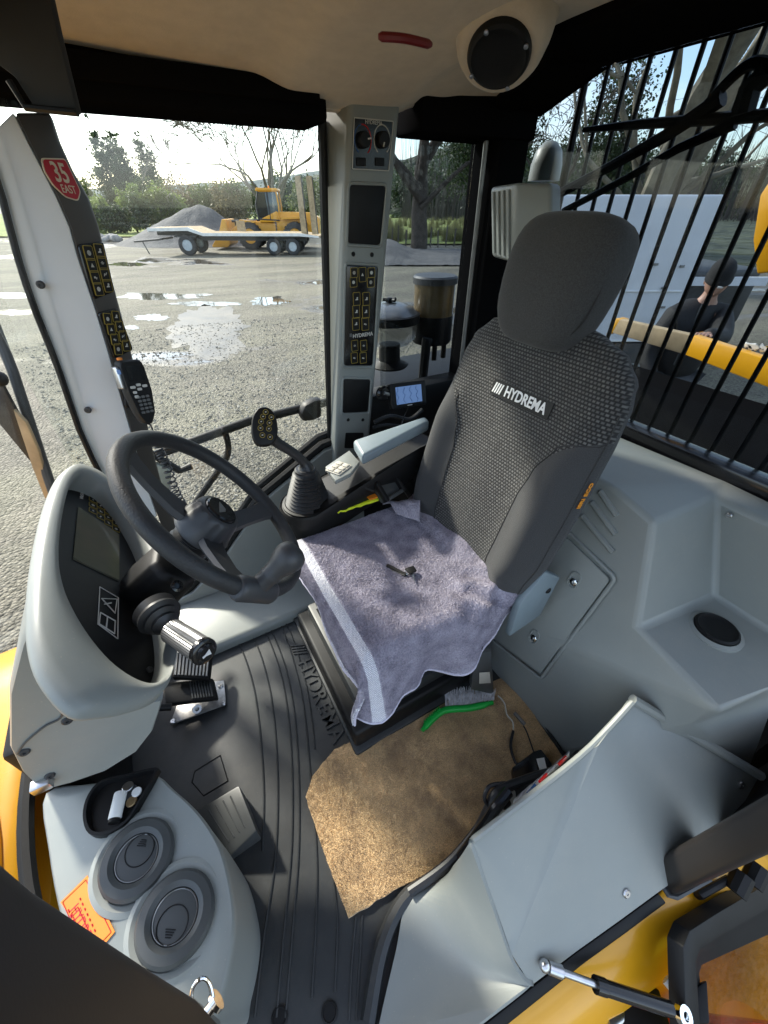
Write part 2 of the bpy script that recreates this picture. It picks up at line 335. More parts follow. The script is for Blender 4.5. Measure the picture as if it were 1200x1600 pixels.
def special():
    # seat cover: dotted woven centre panel, plain bolsters; the seam line is a function of the cover's own coordinates
    m = mat('mesh_fabric', (.03, .03, .032), .9, sheen=.1); t = m.node_tree; b = t.nodes['Principled BSDF']
    uv = t.nodes.new('ShaderNodeUVMap'); mp_ = t.nodes.new('ShaderNodeMapping'); mp_.inputs['Scale'].default_value = (120, 105, 1)
    wv = t.nodes.new('ShaderNodeTexBrick'); wv.inputs['Scale'].default_value = 1.0; wv.inputs['Mortar Size'].default_value = .30; wv.inputs['Brick Width'].default_value = 1.; wv.inputs['Row Height'].default_value = .8
    wv.inputs['Mortar Smooth'].default_value = .8
    wv.inputs['Color1'].default_value = (.135, .135, .13, 1); wv.inputs['Color2'].default_value = (.075, .075, .075, 1); wv.inputs['Mortar'].default_value = (.014, .014, .015, 1)
    sp = t.nodes.new('ShaderNodeSeparateXYZ'); t.links.new(uv.outputs[0], sp.inputs[0])
    sc_ = t.nodes.new('ShaderNodeMath'); sc_.operation = 'DIVIDE'; sc_.inputs[1].default_value = .65; t.links.new(sp.outputs[1], sc_.inputs[0])
    rp = t.nodes.new('ShaderNodeValToRGB'); rp.color_ramp.interpolation = 'B_SPLINE'; els = rp.color_ramp.elements
    tabv = [(0, .112), (.26, .120), (.33, .133), (.40, .17), (.45, .25), (.50, .32)]
    while len(els) < len(tabv): els.new(.5)
    for e_, (l_, y_) in zip(els, tabv): e_.position = l_/.65; e_.color = (y_, y_, y_, 1)
    t.links.new(sc_.outputs[0], rp.inputs[0])
    ab = t.nodes.new('ShaderNodeMath'); ab.operation = 'ABSOLUTE'; t.links.new(sp.outputs[0], ab.inputs[0])
    lt = t.nodes.new('ShaderNodeMath'); lt.operation = 'LESS_THAN'; t.links.new(ab.outputs[0], lt.inputs[0]); t.links.new(rp.outputs[0], lt.inputs[1])
    nf = t.nodes.new('ShaderNodeTexNoise'); nf.inputs['Scale'].default_value = 700; t.links.new(uv.outputs[0], nf.inputs['Vector'])
    cf = t.nodes.new('ShaderNodeValToRGB'); cf.color_ramp.elements[0].position = .3; cf.color_ramp.elements[1].position = .7; cf.color_ramp.elements[0].color = (.032, .033, .035, 1); cf.color_ramp.elements[1].color = (.058, .059, .062, 1); t.links.new(nf.outputs['Fac'], cf.inputs[0])
    mxf = t.nodes.new('ShaderNodeMix'); mxf.data_type = 'RGBA'; t.links.new(lt.outputs[0], mxf.inputs['Factor']); t.links.new(cf.outputs[0], mxf.inputs['A']); t.links.new(wv.outputs['Color'], mxf.inputs['B'])
    hx_ = t.nodes.new('ShaderNodeMix'); hx_.data_type = 'FLOAT'; t.links.new(lt.outputs[0], hx_.inputs['Factor']); t.links.new(nf.outputs['Fac'], hx_.inputs['A'])
    inv = t.nodes.new('ShaderNodeMath'); inv.operation = 'SUBTRACT'; inv.inputs[0].default_value = 1.; t.links.new(wv.outputs['Fac'], inv.inputs[1]); t.links.new(inv.outputs[0], hx_.inputs['B'])
    bp = t.nodes.new('ShaderNodeBump'); bp.inputs['Strength'].default_value = .7; bp.inputs['Distance'].default_value = .0015
    t.links.new(uv.outputs[0], mp_.inputs[0]); t.links.new(mp_.outputs[0], wv.inputs['Vector']); t.links.new(mxf.outputs['Result'], b.inputs['Base Color'])
    t.links.new(hx_.outputs['Result'], bp.inputs['Height']); t.links.new(bp.outputs[0], b.inputs['Normal'])
    # towel: terry cloth with a white waffle band (band follows the cloth's own coordinates)
    m = mat('towel', (.30, .275, .35), .95, sheen=.25); t = m.node_tree; b = t.nodes['Principled BSDF']; b.inputs['Sheen Tint'].default_value = (.8, .78, .9, 1)
    uv = t.nodes.new('ShaderNodeUVMap'); n = t.nodes.new('ShaderNodeTexNoise'); n.inputs['Scale'].default_value = 260; n.inputs['Detail'].default_value = 3
    n3 = t.nodes.new('ShaderNodeTexNoise'); n3.inputs['Scale'].default_value = 26; n3.inputs['Detail'].default_value = 4
    t.links.new(uv.outputs[0], n.inputs['Vector']); t.links.new(uv.outputs[0], n3.inputs['Vector'])
    ad = t.nodes.new('ShaderNodeMath'); ad.operation = 'ADD'; t.links.new(n.outputs['Fac'], ad.inputs[0]); t.links.new(n3.outputs['Fac'], ad.inputs[1])
    r = t.nodes.new('ShaderNodeValToRGB'); r.color_ramp.elements[0].position = .7/2; r.color_ramp.elements[1].position = 1.3/2
    hf = t.nodes.new('ShaderNodeMath'); hf.operation = 'MULTIPLY'; hf.inputs[1].default_value = .5; t.links.new(ad.outputs[0], hf.inputs[0]); t.links.new(hf.outputs[0], r.inputs[0])
    r.color_ramp.elements[0].color = (.18, .165, .215, 1); r.color_ramp.elements[1].color = (.47, .44, .525, 1)
    sp = t.nodes.new('ShaderNodeSeparateXYZ'); t.links.new(uv.outputs[0], sp.inputs[0])
    # band mask: u in [-.005, .045] (metres from the fold line) or last cm hem
    def rng_(sock, a, c):
        g = t.nodes.new('ShaderNodeMath'); g.operation = 'GREATER_THAN'; g.inputs[1].default_value = a; t.links.new(sock, g.inputs[0])
        l = t.nodes.new('ShaderNodeMath'); l.operation = 'LESS_THAN'; l.inputs[1].default_value = c; t.links.new(sock, l.inputs[0])
        q = t.nodes.new('ShaderNodeMath'); q.operation = 'MULTIPLY'; t.links.new(g.outputs[0], q.inputs[0]); t.links.new(l.outputs[0], q.inputs[1]); return q.outputs[0]
    mk = rng_(sp.outputs[0], .480, .506); mk2 = rng_(sp.outputs[0], .30, .406)
    mm_ = t.nodes.new('ShaderNodeMath'); mm_.operation = 'MAXIMUM'; t.links.new(mk, mm_.inputs[0]); t.links.new(mk2, mm_.inputs[1]); mk = mm_.outputs[0]
    ck = t.nodes.new('ShaderNodeTexBrick'); ck.inputs['Scale'].default_value = 260; ck.inputs['Mortar Size'].default_value = .12; ck.inputs['Brick Width'].default_value = .9; ck.inputs['Row Height'].default_value = .9
    ck.inputs['Color1'].default_value = (.86, .86, .88, 1); ck.inputs['Color2'].default_value = (.78, .78, .83, 1); ck.inputs['Mortar'].default_value = (.32, .31, .40, 1)
    t.links.new(uv.outputs[0], ck.inputs['Vector'])
    mi = t.nodes.new('ShaderNodeMix'); mi.data_type = 'RGBA'; t.links.new(mk, mi.inputs['Factor']); t.links.new(r.outputs[0], mi.inputs['A']); t.links.new(ck.outputs['Color'], mi.inputs['B'])
    t.links.new(mi.outputs['Result'], b.inputs['Base Color'])
    bp = t.nodes.new('ShaderNodeBump'); bp.inputs['Strength'].default_value = 1.; bp.inputs['Distance'].default_value = .004
    t.links.new(n.outputs['Fac'], bp.inputs['Height']); t.links.new(bp.outputs[0], b.inputs['Normal'])
    # carpet offcut
    m = mat('carpet', (.40, .26, .125), .95, sheen=.4); t = m.node_tree; b = t.nodes['Principled BSDF']
    tcn = t.nodes.new('ShaderNodeTexCoord')
    na = t.nodes.new('ShaderNodeTexNoise'); na.inputs['Scale'].default_value = 9; na.inputs['Detail'].default_value = 7; na.inputs['Roughness'].default_value = .7
    nb = t.nodes.new('ShaderNodeTexNoise'); nb.inputs['Scale'].default_value = 420; nb.inputs['Detail'].default_value = 2
    t.links.new(tcn.outputs['Object'], na.inputs['Vector']); t.links.new(tcn.outputs['Object'], nb.inputs['Vector'])
    ra = t.nodes.new('ShaderNodeValToRGB'); ra.color_ramp.elements[0].position = .34; ra.color_ramp.elements[1].position = .66
    ra.color_ramp.elements[0].color = (.38, .25, .13, 1); ra.color_ramp.elements[1].color = (.82, .58, .30, 1)
    t.links.new(na.outputs['Fac'], ra.inputs[0])
    mm = t.nodes.new('ShaderNodeMix'); mm.data_type = 'RGBA'; mm.blend_type = 'MULTIPLY'; mm.inputs['Factor'].default_value = .8
    rb = t.nodes.new('ShaderNodeValToRGB'); rb.color_ramp.elements[0].position = .3; rb.color_ramp.elements[1].position = .7; rb.color_ramp.elements[0].color = (.55, .52, .5, 1); rb.color_ramp.elements[1].color = (1.25, 1.25, 1.25, 1)
    t.links.new(nb.outputs['Fac'], rb.inputs[0]); t.links.new(ra.outputs[0], mm.inputs['A']); t.links.new(rb.outputs[0], mm.inputs['B']); t.links.new(mm.outputs['Result'], b.inputs['Base Color'])
    bp = t.nodes.new('ShaderNodeBump'); bp.inputs['Strength'].default_value = .9; bp.inputs['Distance'].default_value = .003
    t.links.new(nb.outputs['Fac'], bp.inputs['Height']); t.links.new(bp.outputs[0], b.inputs['Normal'])
    # gravel yard with wet patches and puddles
    m = mat('gravel', (.3, .28, .25), .8); t = m.node_tree; b = t.nodes['Principled BSDF']; tcn = t.nodes.new('ShaderNodeTexCoord'); co = tcn.outputs['Object']
    vo = t.nodes.new('ShaderNodeTexVoronoi'); vo.inputs['Scale'].default_value = 40; vo.inputs['Randomness'].default_value = 1
    vo2 = t.nodes.new('ShaderNodeTexVoronoi'); vo2.inputs['Scale'].default_value = 65
    nn = t.nodes.new('ShaderNodeTexNoise'); nn.inputs['Scale'].default_value = .16; nn.inputs['Detail'].default_value = 8; nn.inputs['Roughness'].default_value = .6; nn.inputs['Distortion'].default_value = .6
    n4 = t.nodes.new('ShaderNodeTexNoise'); n4.inputs['Scale'].default_value = .42; n4.inputs['Detail'].default_value = 10; n4.inputs['Roughness'].default_value = .66
    mpp = t.nodes.new('ShaderNodeMapping'); mpp.inputs['Location'].default_value = (3.1, 8.7, 0); t.links.new(co, mpp.inputs[0])
    for q in (vo, vo2): t.links.new(co, q.inputs['Vector'])
    t.links.new(mpp.outputs[0], nn.inputs['Vector'])
    mp4 = t.nodes.new('ShaderNodeMapping'); mp4.inputs['Rotation'].default_value = (0, 0, R(24)); mp4.inputs['Scale'].default_value = (.55, 1.9, 1); t.links.new(co, mp4.inputs[0]); t.links.new(mp4.outputs[0], n4.inputs['Vector'])
    cr_ = t.nodes.new('ShaderNodeValToRGB'); e = cr_.color_ramp.elements; e[0].position = .1; e[0].color = (.030, .028, .022, 1); e[1].position = .92; e[1].color = (.27, .245, .195, 1)
    rgb = t.nodes.new('ShaderNodeSeparateColor'); t.links.new(vo.outputs['Color'], rgb.inputs[0]); t.links.new(rgb.outputs[0], cr_.inputs[0])
    c4 = t.nodes.new('ShaderNodeValToRGB'); e = c4.color_ramp.elements; e[0].position = .36; e[0].color = (.045, .043, .030, 1); e[1].position = .64; e[1].color = (.22, .20, .155, 1)
    t.links.new(n4.outputs['Fac'], c4.inputs[0])
    mx1 = t.nodes.new('ShaderNodeMix'); mx1.data_type = 'RGBA'; mx1.inputs['Factor'].default_value = .5
    n7 = t.nodes.new('ShaderNodeTexNoise'); n7.inputs['Scale'].default_value = .9; n7.inputs['Detail'].default_value = 8; n7.inputs['Roughness'].default_value = .7; t.links.new(co, n7.inputs['Vector'])
    c7 = t.nodes.new('ShaderNodeValToRGB'); e = c7.color_ramp.elements; e[0].position = .40; e[0].color = (.95, 1.0, .80, 1); e[1].position = .62; e[1].color = (1.02, 1.0, .93, 1); t.links.new(n7.outputs['Fac'], c7.inputs[0])
    m7 = t.nodes.new('ShaderNodeMix'); m7.data_type = 'RGBA'; m7.blend_type = 'MULTIPLY'; m7.inputs['Factor'].default_value = 1.; t.links.new(c4.outputs[0], m7.inputs['A']); t.links.new(c7.outputs[0], m7.inputs['B']); c4 = m7; t.links.new(cr_.outputs[0], mx1.inputs['A']); t.links.new(c4.outputs['Result'], mx1.inputs['B'])
    wet = t.nodes.new('ShaderNodeValToRGB'); e = wet.color_ramp.elements; e[0].position = .545; e[0].color = (0, 0, 0, 1); e[1].position = .60; e[1].color = (1, 1, 1, 1); t.links.new(nn.outputs['Fac'], wet.inputs[0])
    mx2 = t.nodes.new('ShaderNodeMix'); mx2.data_type = 'RGBA'; t.links.new(wet.outputs[0], mx2.inputs['Factor']); t.links.new(mx1.outputs['Result'], mx2.inputs['A']); mx2.inputs['B'].default_value = (.09, .077, .06, 1)
    t.links.new(mx2.outputs['Result'], b.inputs['Base Color'])
    pud = t.nodes.new('ShaderNodeMapRange'); pud.inputs['From Min'].default_value = .555; pud.inputs['From Max'].default_value = .62; pud.inputs['To Min'].default_value = .8; pud.inputs['To Max'].default_value = .06; t.links.new(nn.outputs['Fac'], pud.inputs[0]); t.links.new(pud.outputs[0], b.inputs['Roughness'])
    bs_ = t.nodes.new('ShaderNodeMapRange'); bs_.inputs['From Min'].default_value = .55; bs_.inputs['From Max'].default_value = .62; bs_.inputs['To Min'].default_value = .75; bs_.inputs['To Max'].default_value = .0; t.links.new(nn.outputs['Fac'], bs_.inputs[0])
    bp = t.nodes.new('ShaderNodeBump'); bp.inputs['Distance'].default_value = .03; t.links.new(bs_.outputs[0], bp.inputs['Strength']); t.links.new(vo.outputs['Distance'], bp.inputs['Height']); bp.invert = True
    t.links.new(bp.outputs[0], b.inputs['Normal'])
    # paddock grass, hillside bush
    mat('grass', (.10, .15, .025), .9, col2=(.24, .27, .06), vs_=.35, detail=8, bump=.6, bs=6, bdist=.15)
    mat('hillbush', (.018, .028, .016), .9, col2=(.06, .07, .035), vs_=.08, detail=9, bump=1., bs=.25, bdist=3.)
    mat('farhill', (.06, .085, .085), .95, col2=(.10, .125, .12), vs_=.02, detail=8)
    mat('pile', (.065, .066, .07), .9, col2=(.125, .122, .12), vs_=1.2, detail=8, bump=.9, bs=9, bdist=.06)
special()
# a screen with a dim greenish picture
emis('screenblue', (.12, .22, .46), .22); mat('screendark', (.10, .115, .09), .06, col2=(.17, .15, .11), vs_=6)
# =================================================================== the cab shell
ZG = -1.0                      # yard level below the cab floor
cab = thing('machine_cab', 'cab shell with beige headliner, black window frames, glass and ribbed black rubber floor', 'cab')
# --- rubber floor
fl = MB().bb(-.56, .80, -.02, 1.24, -.03, 0).build('rubber_floor', 'rubber', cab)
FLR = Fr((0, 0, 0), (0, -1, 0), (1, 0, 0))
ridges = [[(285, 915), (330, 945), (370, 1000), (393, 1060), (405, 1130), (412, 1230), (410, 1330)],
          [(318, 905), (365, 945), (400, 1005), (420, 1070), (430, 1140), (434, 1230), (430, 1340), (413, 1460), (398, 1590)],
          [(352, 905), (400, 960), (432, 1030), (448, 1100), (456, 1190), (456, 1310), (446, 1430), (432, 1590)],
          [(362, 905), (410, 960), (442, 1030), (458, 1100), (466, 1190), (467, 1310), (459, 1430), (446, 1590)],
          [(398, 905), (440, 980), (466, 1060), (478, 1130), (484, 1200), (494, 1320), (494, 1430), (487, 1560)],
          [(408, 905), (450, 980), (476, 1060), (488, 1130), (492, 1170)],
          [(520, 1370), (527, 1440), (523, 1550)], [(556, 1432), (550, 1500), (545, 1595)], [(566, 1430), (562, 1500), (556, 1595)]]
for rl in ridges:
    pts = cat([PX(x, y, 'z', .0012) for x, y in rl], 8)
    MB().tube(pts, .0026, 6).build('floor_ridge', 'rubber', fl)
# raised kerb lip of the mat along the side box, and a hatch outline
lip = cat([PX(x, y, 'z', .012) for x, y in ((575, 1598), (592, 1500), (612, 1440), (640, 1398), (690, 1368), (760, 1300), (830, 1240))], 8)
MB().tube(lip, .016, 8).build('floor_lip', 'rubber', fl)
hp = [PX(x, y, 'z', .001) for x, y in ((300, 1222), (304, 1205), (344, 1180), (356, 1220), (318, 1243))]
MB().tube(hp, .0016, 6, closed=True).build('hatch_outline', 'black', fl)
for i, (x, y) in enumerate(((437, 1590), (515, 1582))):
    c = PX(x, y, 'z', 0)
    b = MB().lathe([(.016, .0), (.016, .003), (.013, .004), (.012, .002), (0, .002)], c, (0, 0, 1), 24).build('floor_plug', 'black', fl)
uo = -.805
for st, wd in (('H', .72), ('Y', .66), ('D', .74), ('R', .71), ('E', .64), ('M', .90), ('A', .72)):
    text(st, FLR, uo+wd*.0295, .132, .062, 'rubber', fl, ext=.0035, name='embossed_letter', off=.0008, w=.001); uo += wd*.0595
for k in range(4):
    mbs = MB(); o_ = FLR.p(-.885+k*.012, .112, 0); mbs.prism([o_, o_+V(0, -.007, 0), o_+V(.045, -.007-.018, 0), o_+V(.045, -.018, 0)], V(0, 0, .004)); mbs.build('embossed_stripe', 'rubber', fl)
# raised grey-black step moulding around the seat base
MB().bb(.158, .66, .44, 1.0, 0, .016).build('floor_plinth', 'rubber', cab, bevel=.008)
# --- right lower wall panel and window frame
wl = [(-.45, .02), (-.143, .075), (.0, .19), (.19, .39), (.446, .53), (.60, .55), (.60, -.02), (-.45, -.02)]
MB().prism([V(x, 1.235, z) for x, z in wl], V(0, .05, 0)).build('lower_side_panel', 'grey', cab, bevel=.006)
MB().prism([V(-.35, 1.245, -.02), V(-.35, .98, -.02), V(.6, .98, -.02), V(.6, 1.245, -.02), ][:4], V(0, 0, .06)).build('side_step', 'grey', cab, bevel=.02, bseg=3)
fr_pts = [V(-.20, 1.262, .06), V(-.143, 1.262, .09), V(.0, 1.262, .205), V(.19, 1.262, .405), V(.446, 1.262, .545), V(.56, 1.262, .56)]
MB().tube(fr_pts, .017, 8).build('window_seal', 'black', cab)
MB().tube([q+V(0, .03, .018) for q in fr_pts], .015, 8).build('window_seal', 'black', cab)
MB().tube([V(.482, 1.27, .5), V(.507, 1.27, .9), V(.541, 1.27, 1.42)], .012, 8).build('window_seal', 'black', cab)
MB().bb(-.30, .75, 1.315, 1.319, -.05, 1.42).build('side_window_pane', 'glass', cab, smooth=0)
# --- header rails and posts
for x0, x1 in ((-.16, .525), (.785, 1.2)): MB().bb(x0, x1, 1.19, 1.34, 1.405, 1.53).build('header_rail', 'trimblack', cab, bevel=.012)
MB().bb(-.16, .5, 1.17, 1.188, 1.432, 1.47).build('header_trim', 'trimblack', cab, bevel=.006)
MB().bb(-.34, -.10, -.1, 1.34, 1.43, 1.6).build('front_header', 'trimblack', cab, bevel=.01)
MB().bb(1.07, 1.19, 1.2, 1.34, -.05, 1.53).build('rear_post', 'trimblack', cab, bevel=.012)
MB().tube([V(1.055, 1.245, 1.42), V(1.06, 1.245, .6)], .008, 8).build('window_seal', 'ledgrey', cab)
MB().prism([V(.855, -.12, 1.505), V(1.19, -.12, 1.528), V(1.24, -.12, 1.528), V(1.24, -.12, 1.62), V(.855, -.12, 1.62)], V(0, 1.10, 0)).build('rear_header', 'trimblack', cab, bevel=.012)
MB().prism([V(1.03, 1.215, 1.46), V(1.23, 1.215, 1.46), V(1.23, .985, 1.535), V(.98, .985, 1.50)], V(0, 0, .08)).build('corner_gusset', 'trimblack', cab, bevel=.01)
MB().bb(1.125, 1.215, -.12, 1.34, .585, .69).build('rear_sill', 'blackpaint', cab, bevel=.01)
MB().bb(1.16, 1.225, -.12, 1.34, .692, .735).build('rear_sill_step', 'blackgloss', cab, bevel=.008)
MB().bb(1.09, 1.12, -.12, 1.34, .56, .63).build('rear_seal', 'blackgloss', cab, bevel=.01)
MB().bb(1.19, 1.194, -.12, 1.22, .736, 1.525).build('rear_window_pane', 'tinted', cab, smooth=0)
MB().bb(.73, 1.07, 1.315, 1.319, .62, 1.42).build('rear_side_pane', 'tinted', cab, smooth=0)
MB().bb(.60, 1.2, 1.24, 1.33, -.05, .70).build('rear_side_panel', 'black', cab, bevel=.01)
MB().bb(-.4, 1.3, -.13, 1.4, 1.625, 1.66).build('roof_panel', 'yellow', cab, bevel=.01)
# wide curved windscreen in front of the dash
def ws(u, v):
    y = 1.25 - 1.21*u; b = math.sin(u*math.pi)**.6
    z = .285 + 1.18*v
    return V(-.235 - .27*b*(1-.35*v) + .17*v, y, z)
MB().grid(24, 6, ws).build('windscreen_pane', 'glass', cab)
MB().tube([ws(i/24, 0) for i in range(25)], .014, 8).build('windscreen_seal', 'black', cab)
# --- left front post close to the camera, sill and rear door post
lp = [(-.205, .40), (-.184, .47), (-.147, .713), (-.13, .873), (-.11, 1.05), (-.07, 1.3), (-.05, 1.5)]
rings = []
for x, z in lp:
    rings.append([V(x, .10, z), V(x+.015, .085, z), V(x+.035, -.06, z), V(x-.11, -.08, z), V(x-.125, .06, z), V(x-.03, .10, z)])
MB().loft(rings).build('front_door_post', 'brownblack', cab, bevel=.006)
sy = [(590, 1640, .03), (700, 1640, .045), (760, 1600, .055), (830, 1545, .06), (900, 1490, .065), (970, 1440, .07), (1030, 1396, .07)]
sp_ = [PX(x, y, 'z', z) for x, y, z in sy]
rings = []
for i, q in enumerate(sp_):
    rings.append([q+V(-.012, .030, -.06), q+V(-.012, .030, -.035), q+V(0, .0, .0), q+V(.006, -.018, -.012), q+V(.006, -.018, -.06)])
MB().loft(rings).build('door_sill', 'blackpaint', cab, bevel=.003)
A0 = PX(1010, 1350, 'z', .06); B0 = PX(1045, 1405, 'z', .06)
d = (B0-A0); ln = V(.10, -.02, 1.0)
rings = []
for h in (0, .3, .8, 1.5):
    sft = ln*h; c = (A0+B0)/2 + V(.0, 0, 0) + sft
    e = d.normalized(); g = V(-e.y, e.x, 0);  g = g if g.x > 0 else -g
    hw = d.length/2
    ring = [c + e*u*hw + g*v for u, v in ((-1, .012), (-.8, 0), (.8, 0), (1, .012), (1, .10), (-1, .10))]
    rings.append(ring)
MB().loft(rings).build('rear_door_post', 'brownblack', cab, bevel=.006, bseg=3)
mb = MB(); base = rings[0]
cc = sum(base, V(0, 0, 0))/6
loop = [cc + (q-cc)*1.06 + V(0, 0, .014) for q in base]
mb.tube(loop, .006, 6, closed=True); mb.build('weld_bead', 'steeldark', cab)
MB().bb(.80, 1.22, -.175, -.145, -.05, .36).build('unseen_quarter_panel', 'blackpaint', cab, bevel=.01)  # out of view; added to shade the rear niche, kept low to limit it
MB().bb(.86, 1.19, -.162, -.158, .742, 1.5).build('rear_quarter_pane', 'tinted', cab, smooth=0)
MB().bb(-.34, 1.24, -.19, -.125, 1.50, 1.62).build('door_header', 'trimblack', cab, bevel=.01)
MB().bb(1.15, 1.235, -.19, -.122, -.05, 1.5).build('rear_post', 'trimblack', cab, bevel=.01)
# striker on the front post
st = PX(322, 1585, 'z', .42)
MB().lathe([(.012, -.02), (.012, -.016), (.007, -.016), (.007, .012), (.012, .012), (.012, .018)], st, (1, .3, .2), 20).build('door_striker', 'chrome', cab)
MB().tube(cat([st+V(-.008, -.004, .0), st+V(-.010, .012, .018), st+V(-.004, .026, .030), st+V(.008, .029, .030), st+V(.013, .020, .018), st+V(.012, .0, .006)], 6), .0024, 8).build('striker_loop', 'chrome', cab)
MB().prism([st+V(-.08, .02, -.03), st+V(-.02, .03, -.03), st+V(-.01, .0, -.12), st+V(-.08, -.02, -.12)], V(.01, -.02, .05)).build('striker_bracket', 'grey', cab, bevel=.004)

def tabl(t, x):
    for (a, b), (c, d) in zip(t, t[1:]):
        if a <= x <= c: u = (x-a)/(c-a); u = u*u*(3-2*u); return b+(d-b)*u
    return t[0][1] if x < t[0][0] else t[-1][1]
# --- headliner: fabric covered, with a duct bulge over the middle pillar
def hl(u, v):
    y = -.1 + 1.33*v; x = -.12 + (.12+tabl([(-.2, .86), (.72, .86), (.80, .875), (1.0, 1.01), (1.2, 1.08), (1.3, 1.08)], y))*u
    z = 1.525 - .02*math.sin(u*math.pi)
    z -= .050*max(0, (y-.92)/.31)**1.5 if y > .92 else 0
    sm = lambda t: max(0, min(1, t))**2*(3-2*max(0, min(1, t)))
    bl = sm((x-.34)/.10)*sm((.80-x)/.09)*sm((y-.72)/.16)
    z -= .020*bl
    bl2 = sm((x-.84)/.07)*sm((y-.62)/.2)
    z -= -.006*bl2
    z += .02*sm((.42-x)/.1)*sm((y-.5)/.3)*0
    z += .0025*nz((x, y, 0), 6)
    return V(x, y, z)
hd = MB().grid(90, 70, hl).build('headliner', 'headliner', cab)
MB().tube(cat([hl(i/20, 1)+V(0, .006, .006) for i in range(21)], 4), .011, 8).build('headliner_edge', 'headliner', cab)
# black speaker and red grab light
HN = V(-.42, -.40, -.80).normalized()
sc = PX(779, 88, 'z', 1.462)
spk = MB().lathe([(.056, -.02), (.056, .0), (.053, .005), (.048, .007), (.045, .005), (.03, .003), (0, .002)], sc, HN, 40).build('ceiling_speaker', 'black', cab)
MB().lathe([(.094, -.10), (.086, -.045), (.078, -.018), (.070, -.006), (.060, -.004), (.0, -.004)], sc, HN, 40).build('speaker_pod', 'headliner', cab, smooth=70)
e1 = HN.orthogonal().normalized(); e2 = HN.cross(e1)
for a in (25, 115, 205, 295):
    q = sc + HN*.009 + (e1*math.cos(R(a)) + e2*math.sin(R(a)))*.051
    MB().lathe([(.004, 0), (.004, .002), (0, .003)], q, HN, 10).build('speaker_screw', 'metal', spk)
rr = [PX(x, y, 'z', 1.447) for x, y in ((591, 57), (632, 60), (674, 70))]
MB().tube(cat(rr, 5), [.003]+[.0055]*9+[.003], 8).build('red_reading_lamp', 'darkred', cab)
# black roller blind hanging at the front corner
bl = thing('roller_blind', 'black fabric sun blind hanging at the front corner under the headliner', 'sun blind', V(-.03, .75, 1.42))
bp_ = [FAR(x, y, .72) for x, y in ((-30, -40), (70, -40), (92, 60), (121, 178), (55, 172), (22, 120), (-30, 80))]
MB().prism(bp_, FWH*.012).build('blind_cloth', 'blindcloth', bl, bevel=.003)
MB().tube([FAR(14, 126, .715), FAR(40, 168, .715), FAR(121, 176, .715)], .004, 8).build('hem_bar', 'black', bl)

# =================================================================== pillar consoles
def glyph(mb, k):
    b = .0
    if k == 0: mb.lathe([(.28, 0), (.28, .012), (.20, .012), (.20, 0)], (0, 0, 0), (0, 0, 1), 12); mb.box((.0, 0, .006), (.06, .3, .012))
    elif k == 1: mb.prism([V(-.26, -.18, 0), V(.26, -.18, 0), V(.26, -.02, 0), V(.0, .06, 0), V(-.26, -.1, 0)], V(0, 0, .012)); mb.lathe([(.14, 0), (.14, .012), (0, .012)], (.12, .16, 0), (0, 0, 1), 10)
    elif k == 2: mb.prism([V(-.25, -.2, 0), V(.25, -.2, 0), V(0, .24, 0)], V(0, 0, .012))
    elif k == 3: mb.box((0, .02, .006), (.5, .07, .012)); mb.box((0, -.10, .006), (.34, .07, .012)); mb.box((0, .14, .006), (.2, .06, .012))
    elif k == 4: mb.box((-.1, 0, .006), (.28, .2, .012)); mb.box((.16, -.05, .006), (.16, .1, .012)); mb.lathe([(.07, 0), (.07, .012), (0, .012)], (.1, -.16, 0), (0, 0, 1), 8)
    else: mb.tube([V(-.22, -.18, .006), V(-.1, .1, .006), (.05, -.05, .006), V(.24, .2, .006)], .05, 5)
KEY = {}
def keymesh(k, asp):
    if (k, asp) not in KEY:
        mb = MB(); w2, h2 = .5, .5*asp
        o_ = rrect(1, asp, .12, 3); i_ = rrect(.90, asp-.10, .09, 3)
        mb.m(0).prism([V(x, y, 0) for x, y in i_], V(0, 0, .07))
        n = len(o_); mb.m(1)
        for lo in ((0.0, .085),):
            vs_ = [V(x, y, lo[0]) for x, y in o_]+[V(x, y, lo[1]) for x, y in o_]+[V(x, y, lo[1]) for x, y in i_]
            mb.add(vs_, [(i, (i+1) % n, n+(i+1) % n, n+i) for i in range(n)] + [(n+i, n+(i+1) % n, 2*n+(i+1) % n, 2*n+i) for i in range(n)])
        mb.m(2); g = MB(); glyph(g, k); mb.add([V(x*.72, y*.72, .071+z) for x, y, z in g.v], g.f)
        me = mb.mesh('key', 30)
        for q in ('black', 'yellowline', 'paleglyph'): me.materials.append(M[q])
        KEY[(k, asp)] = me
    return KEY[(k, asp)]
def keys(fr, lst, panel, w0=.0, name='button'):
    for i, (u, v, w_, asp, k) in enumerate(lst):
        o = bpy.data.objects.new(name, keymesh(k, asp)); COL.objects.link(o)
        o.matrix_basis = fr.mat(u, v, w0) @ Matrix.Scale(w_, 4); par(o, panel)
def pxkeys(fr, lst, panel, w0):
    out = []
    for (x, y, wp, asp, k) in lst:
        u, v = fr.uv(x, y, w0); u2, v2 = fr.uv(x+wp, y, w0); out.append((u, v, math.hypot(u2-u, v2-v), asp, k))
    keys(fr, out, panel, w0)
def screw(p, n, r, parent, m='metal', name='screw'):
    MB().lathe([(r, -.004), (r, .001), (r*.75, .003), (r*.3, .003), (r*.25, .001), (0, .001)], p, n, 14).build(name, m, parent)

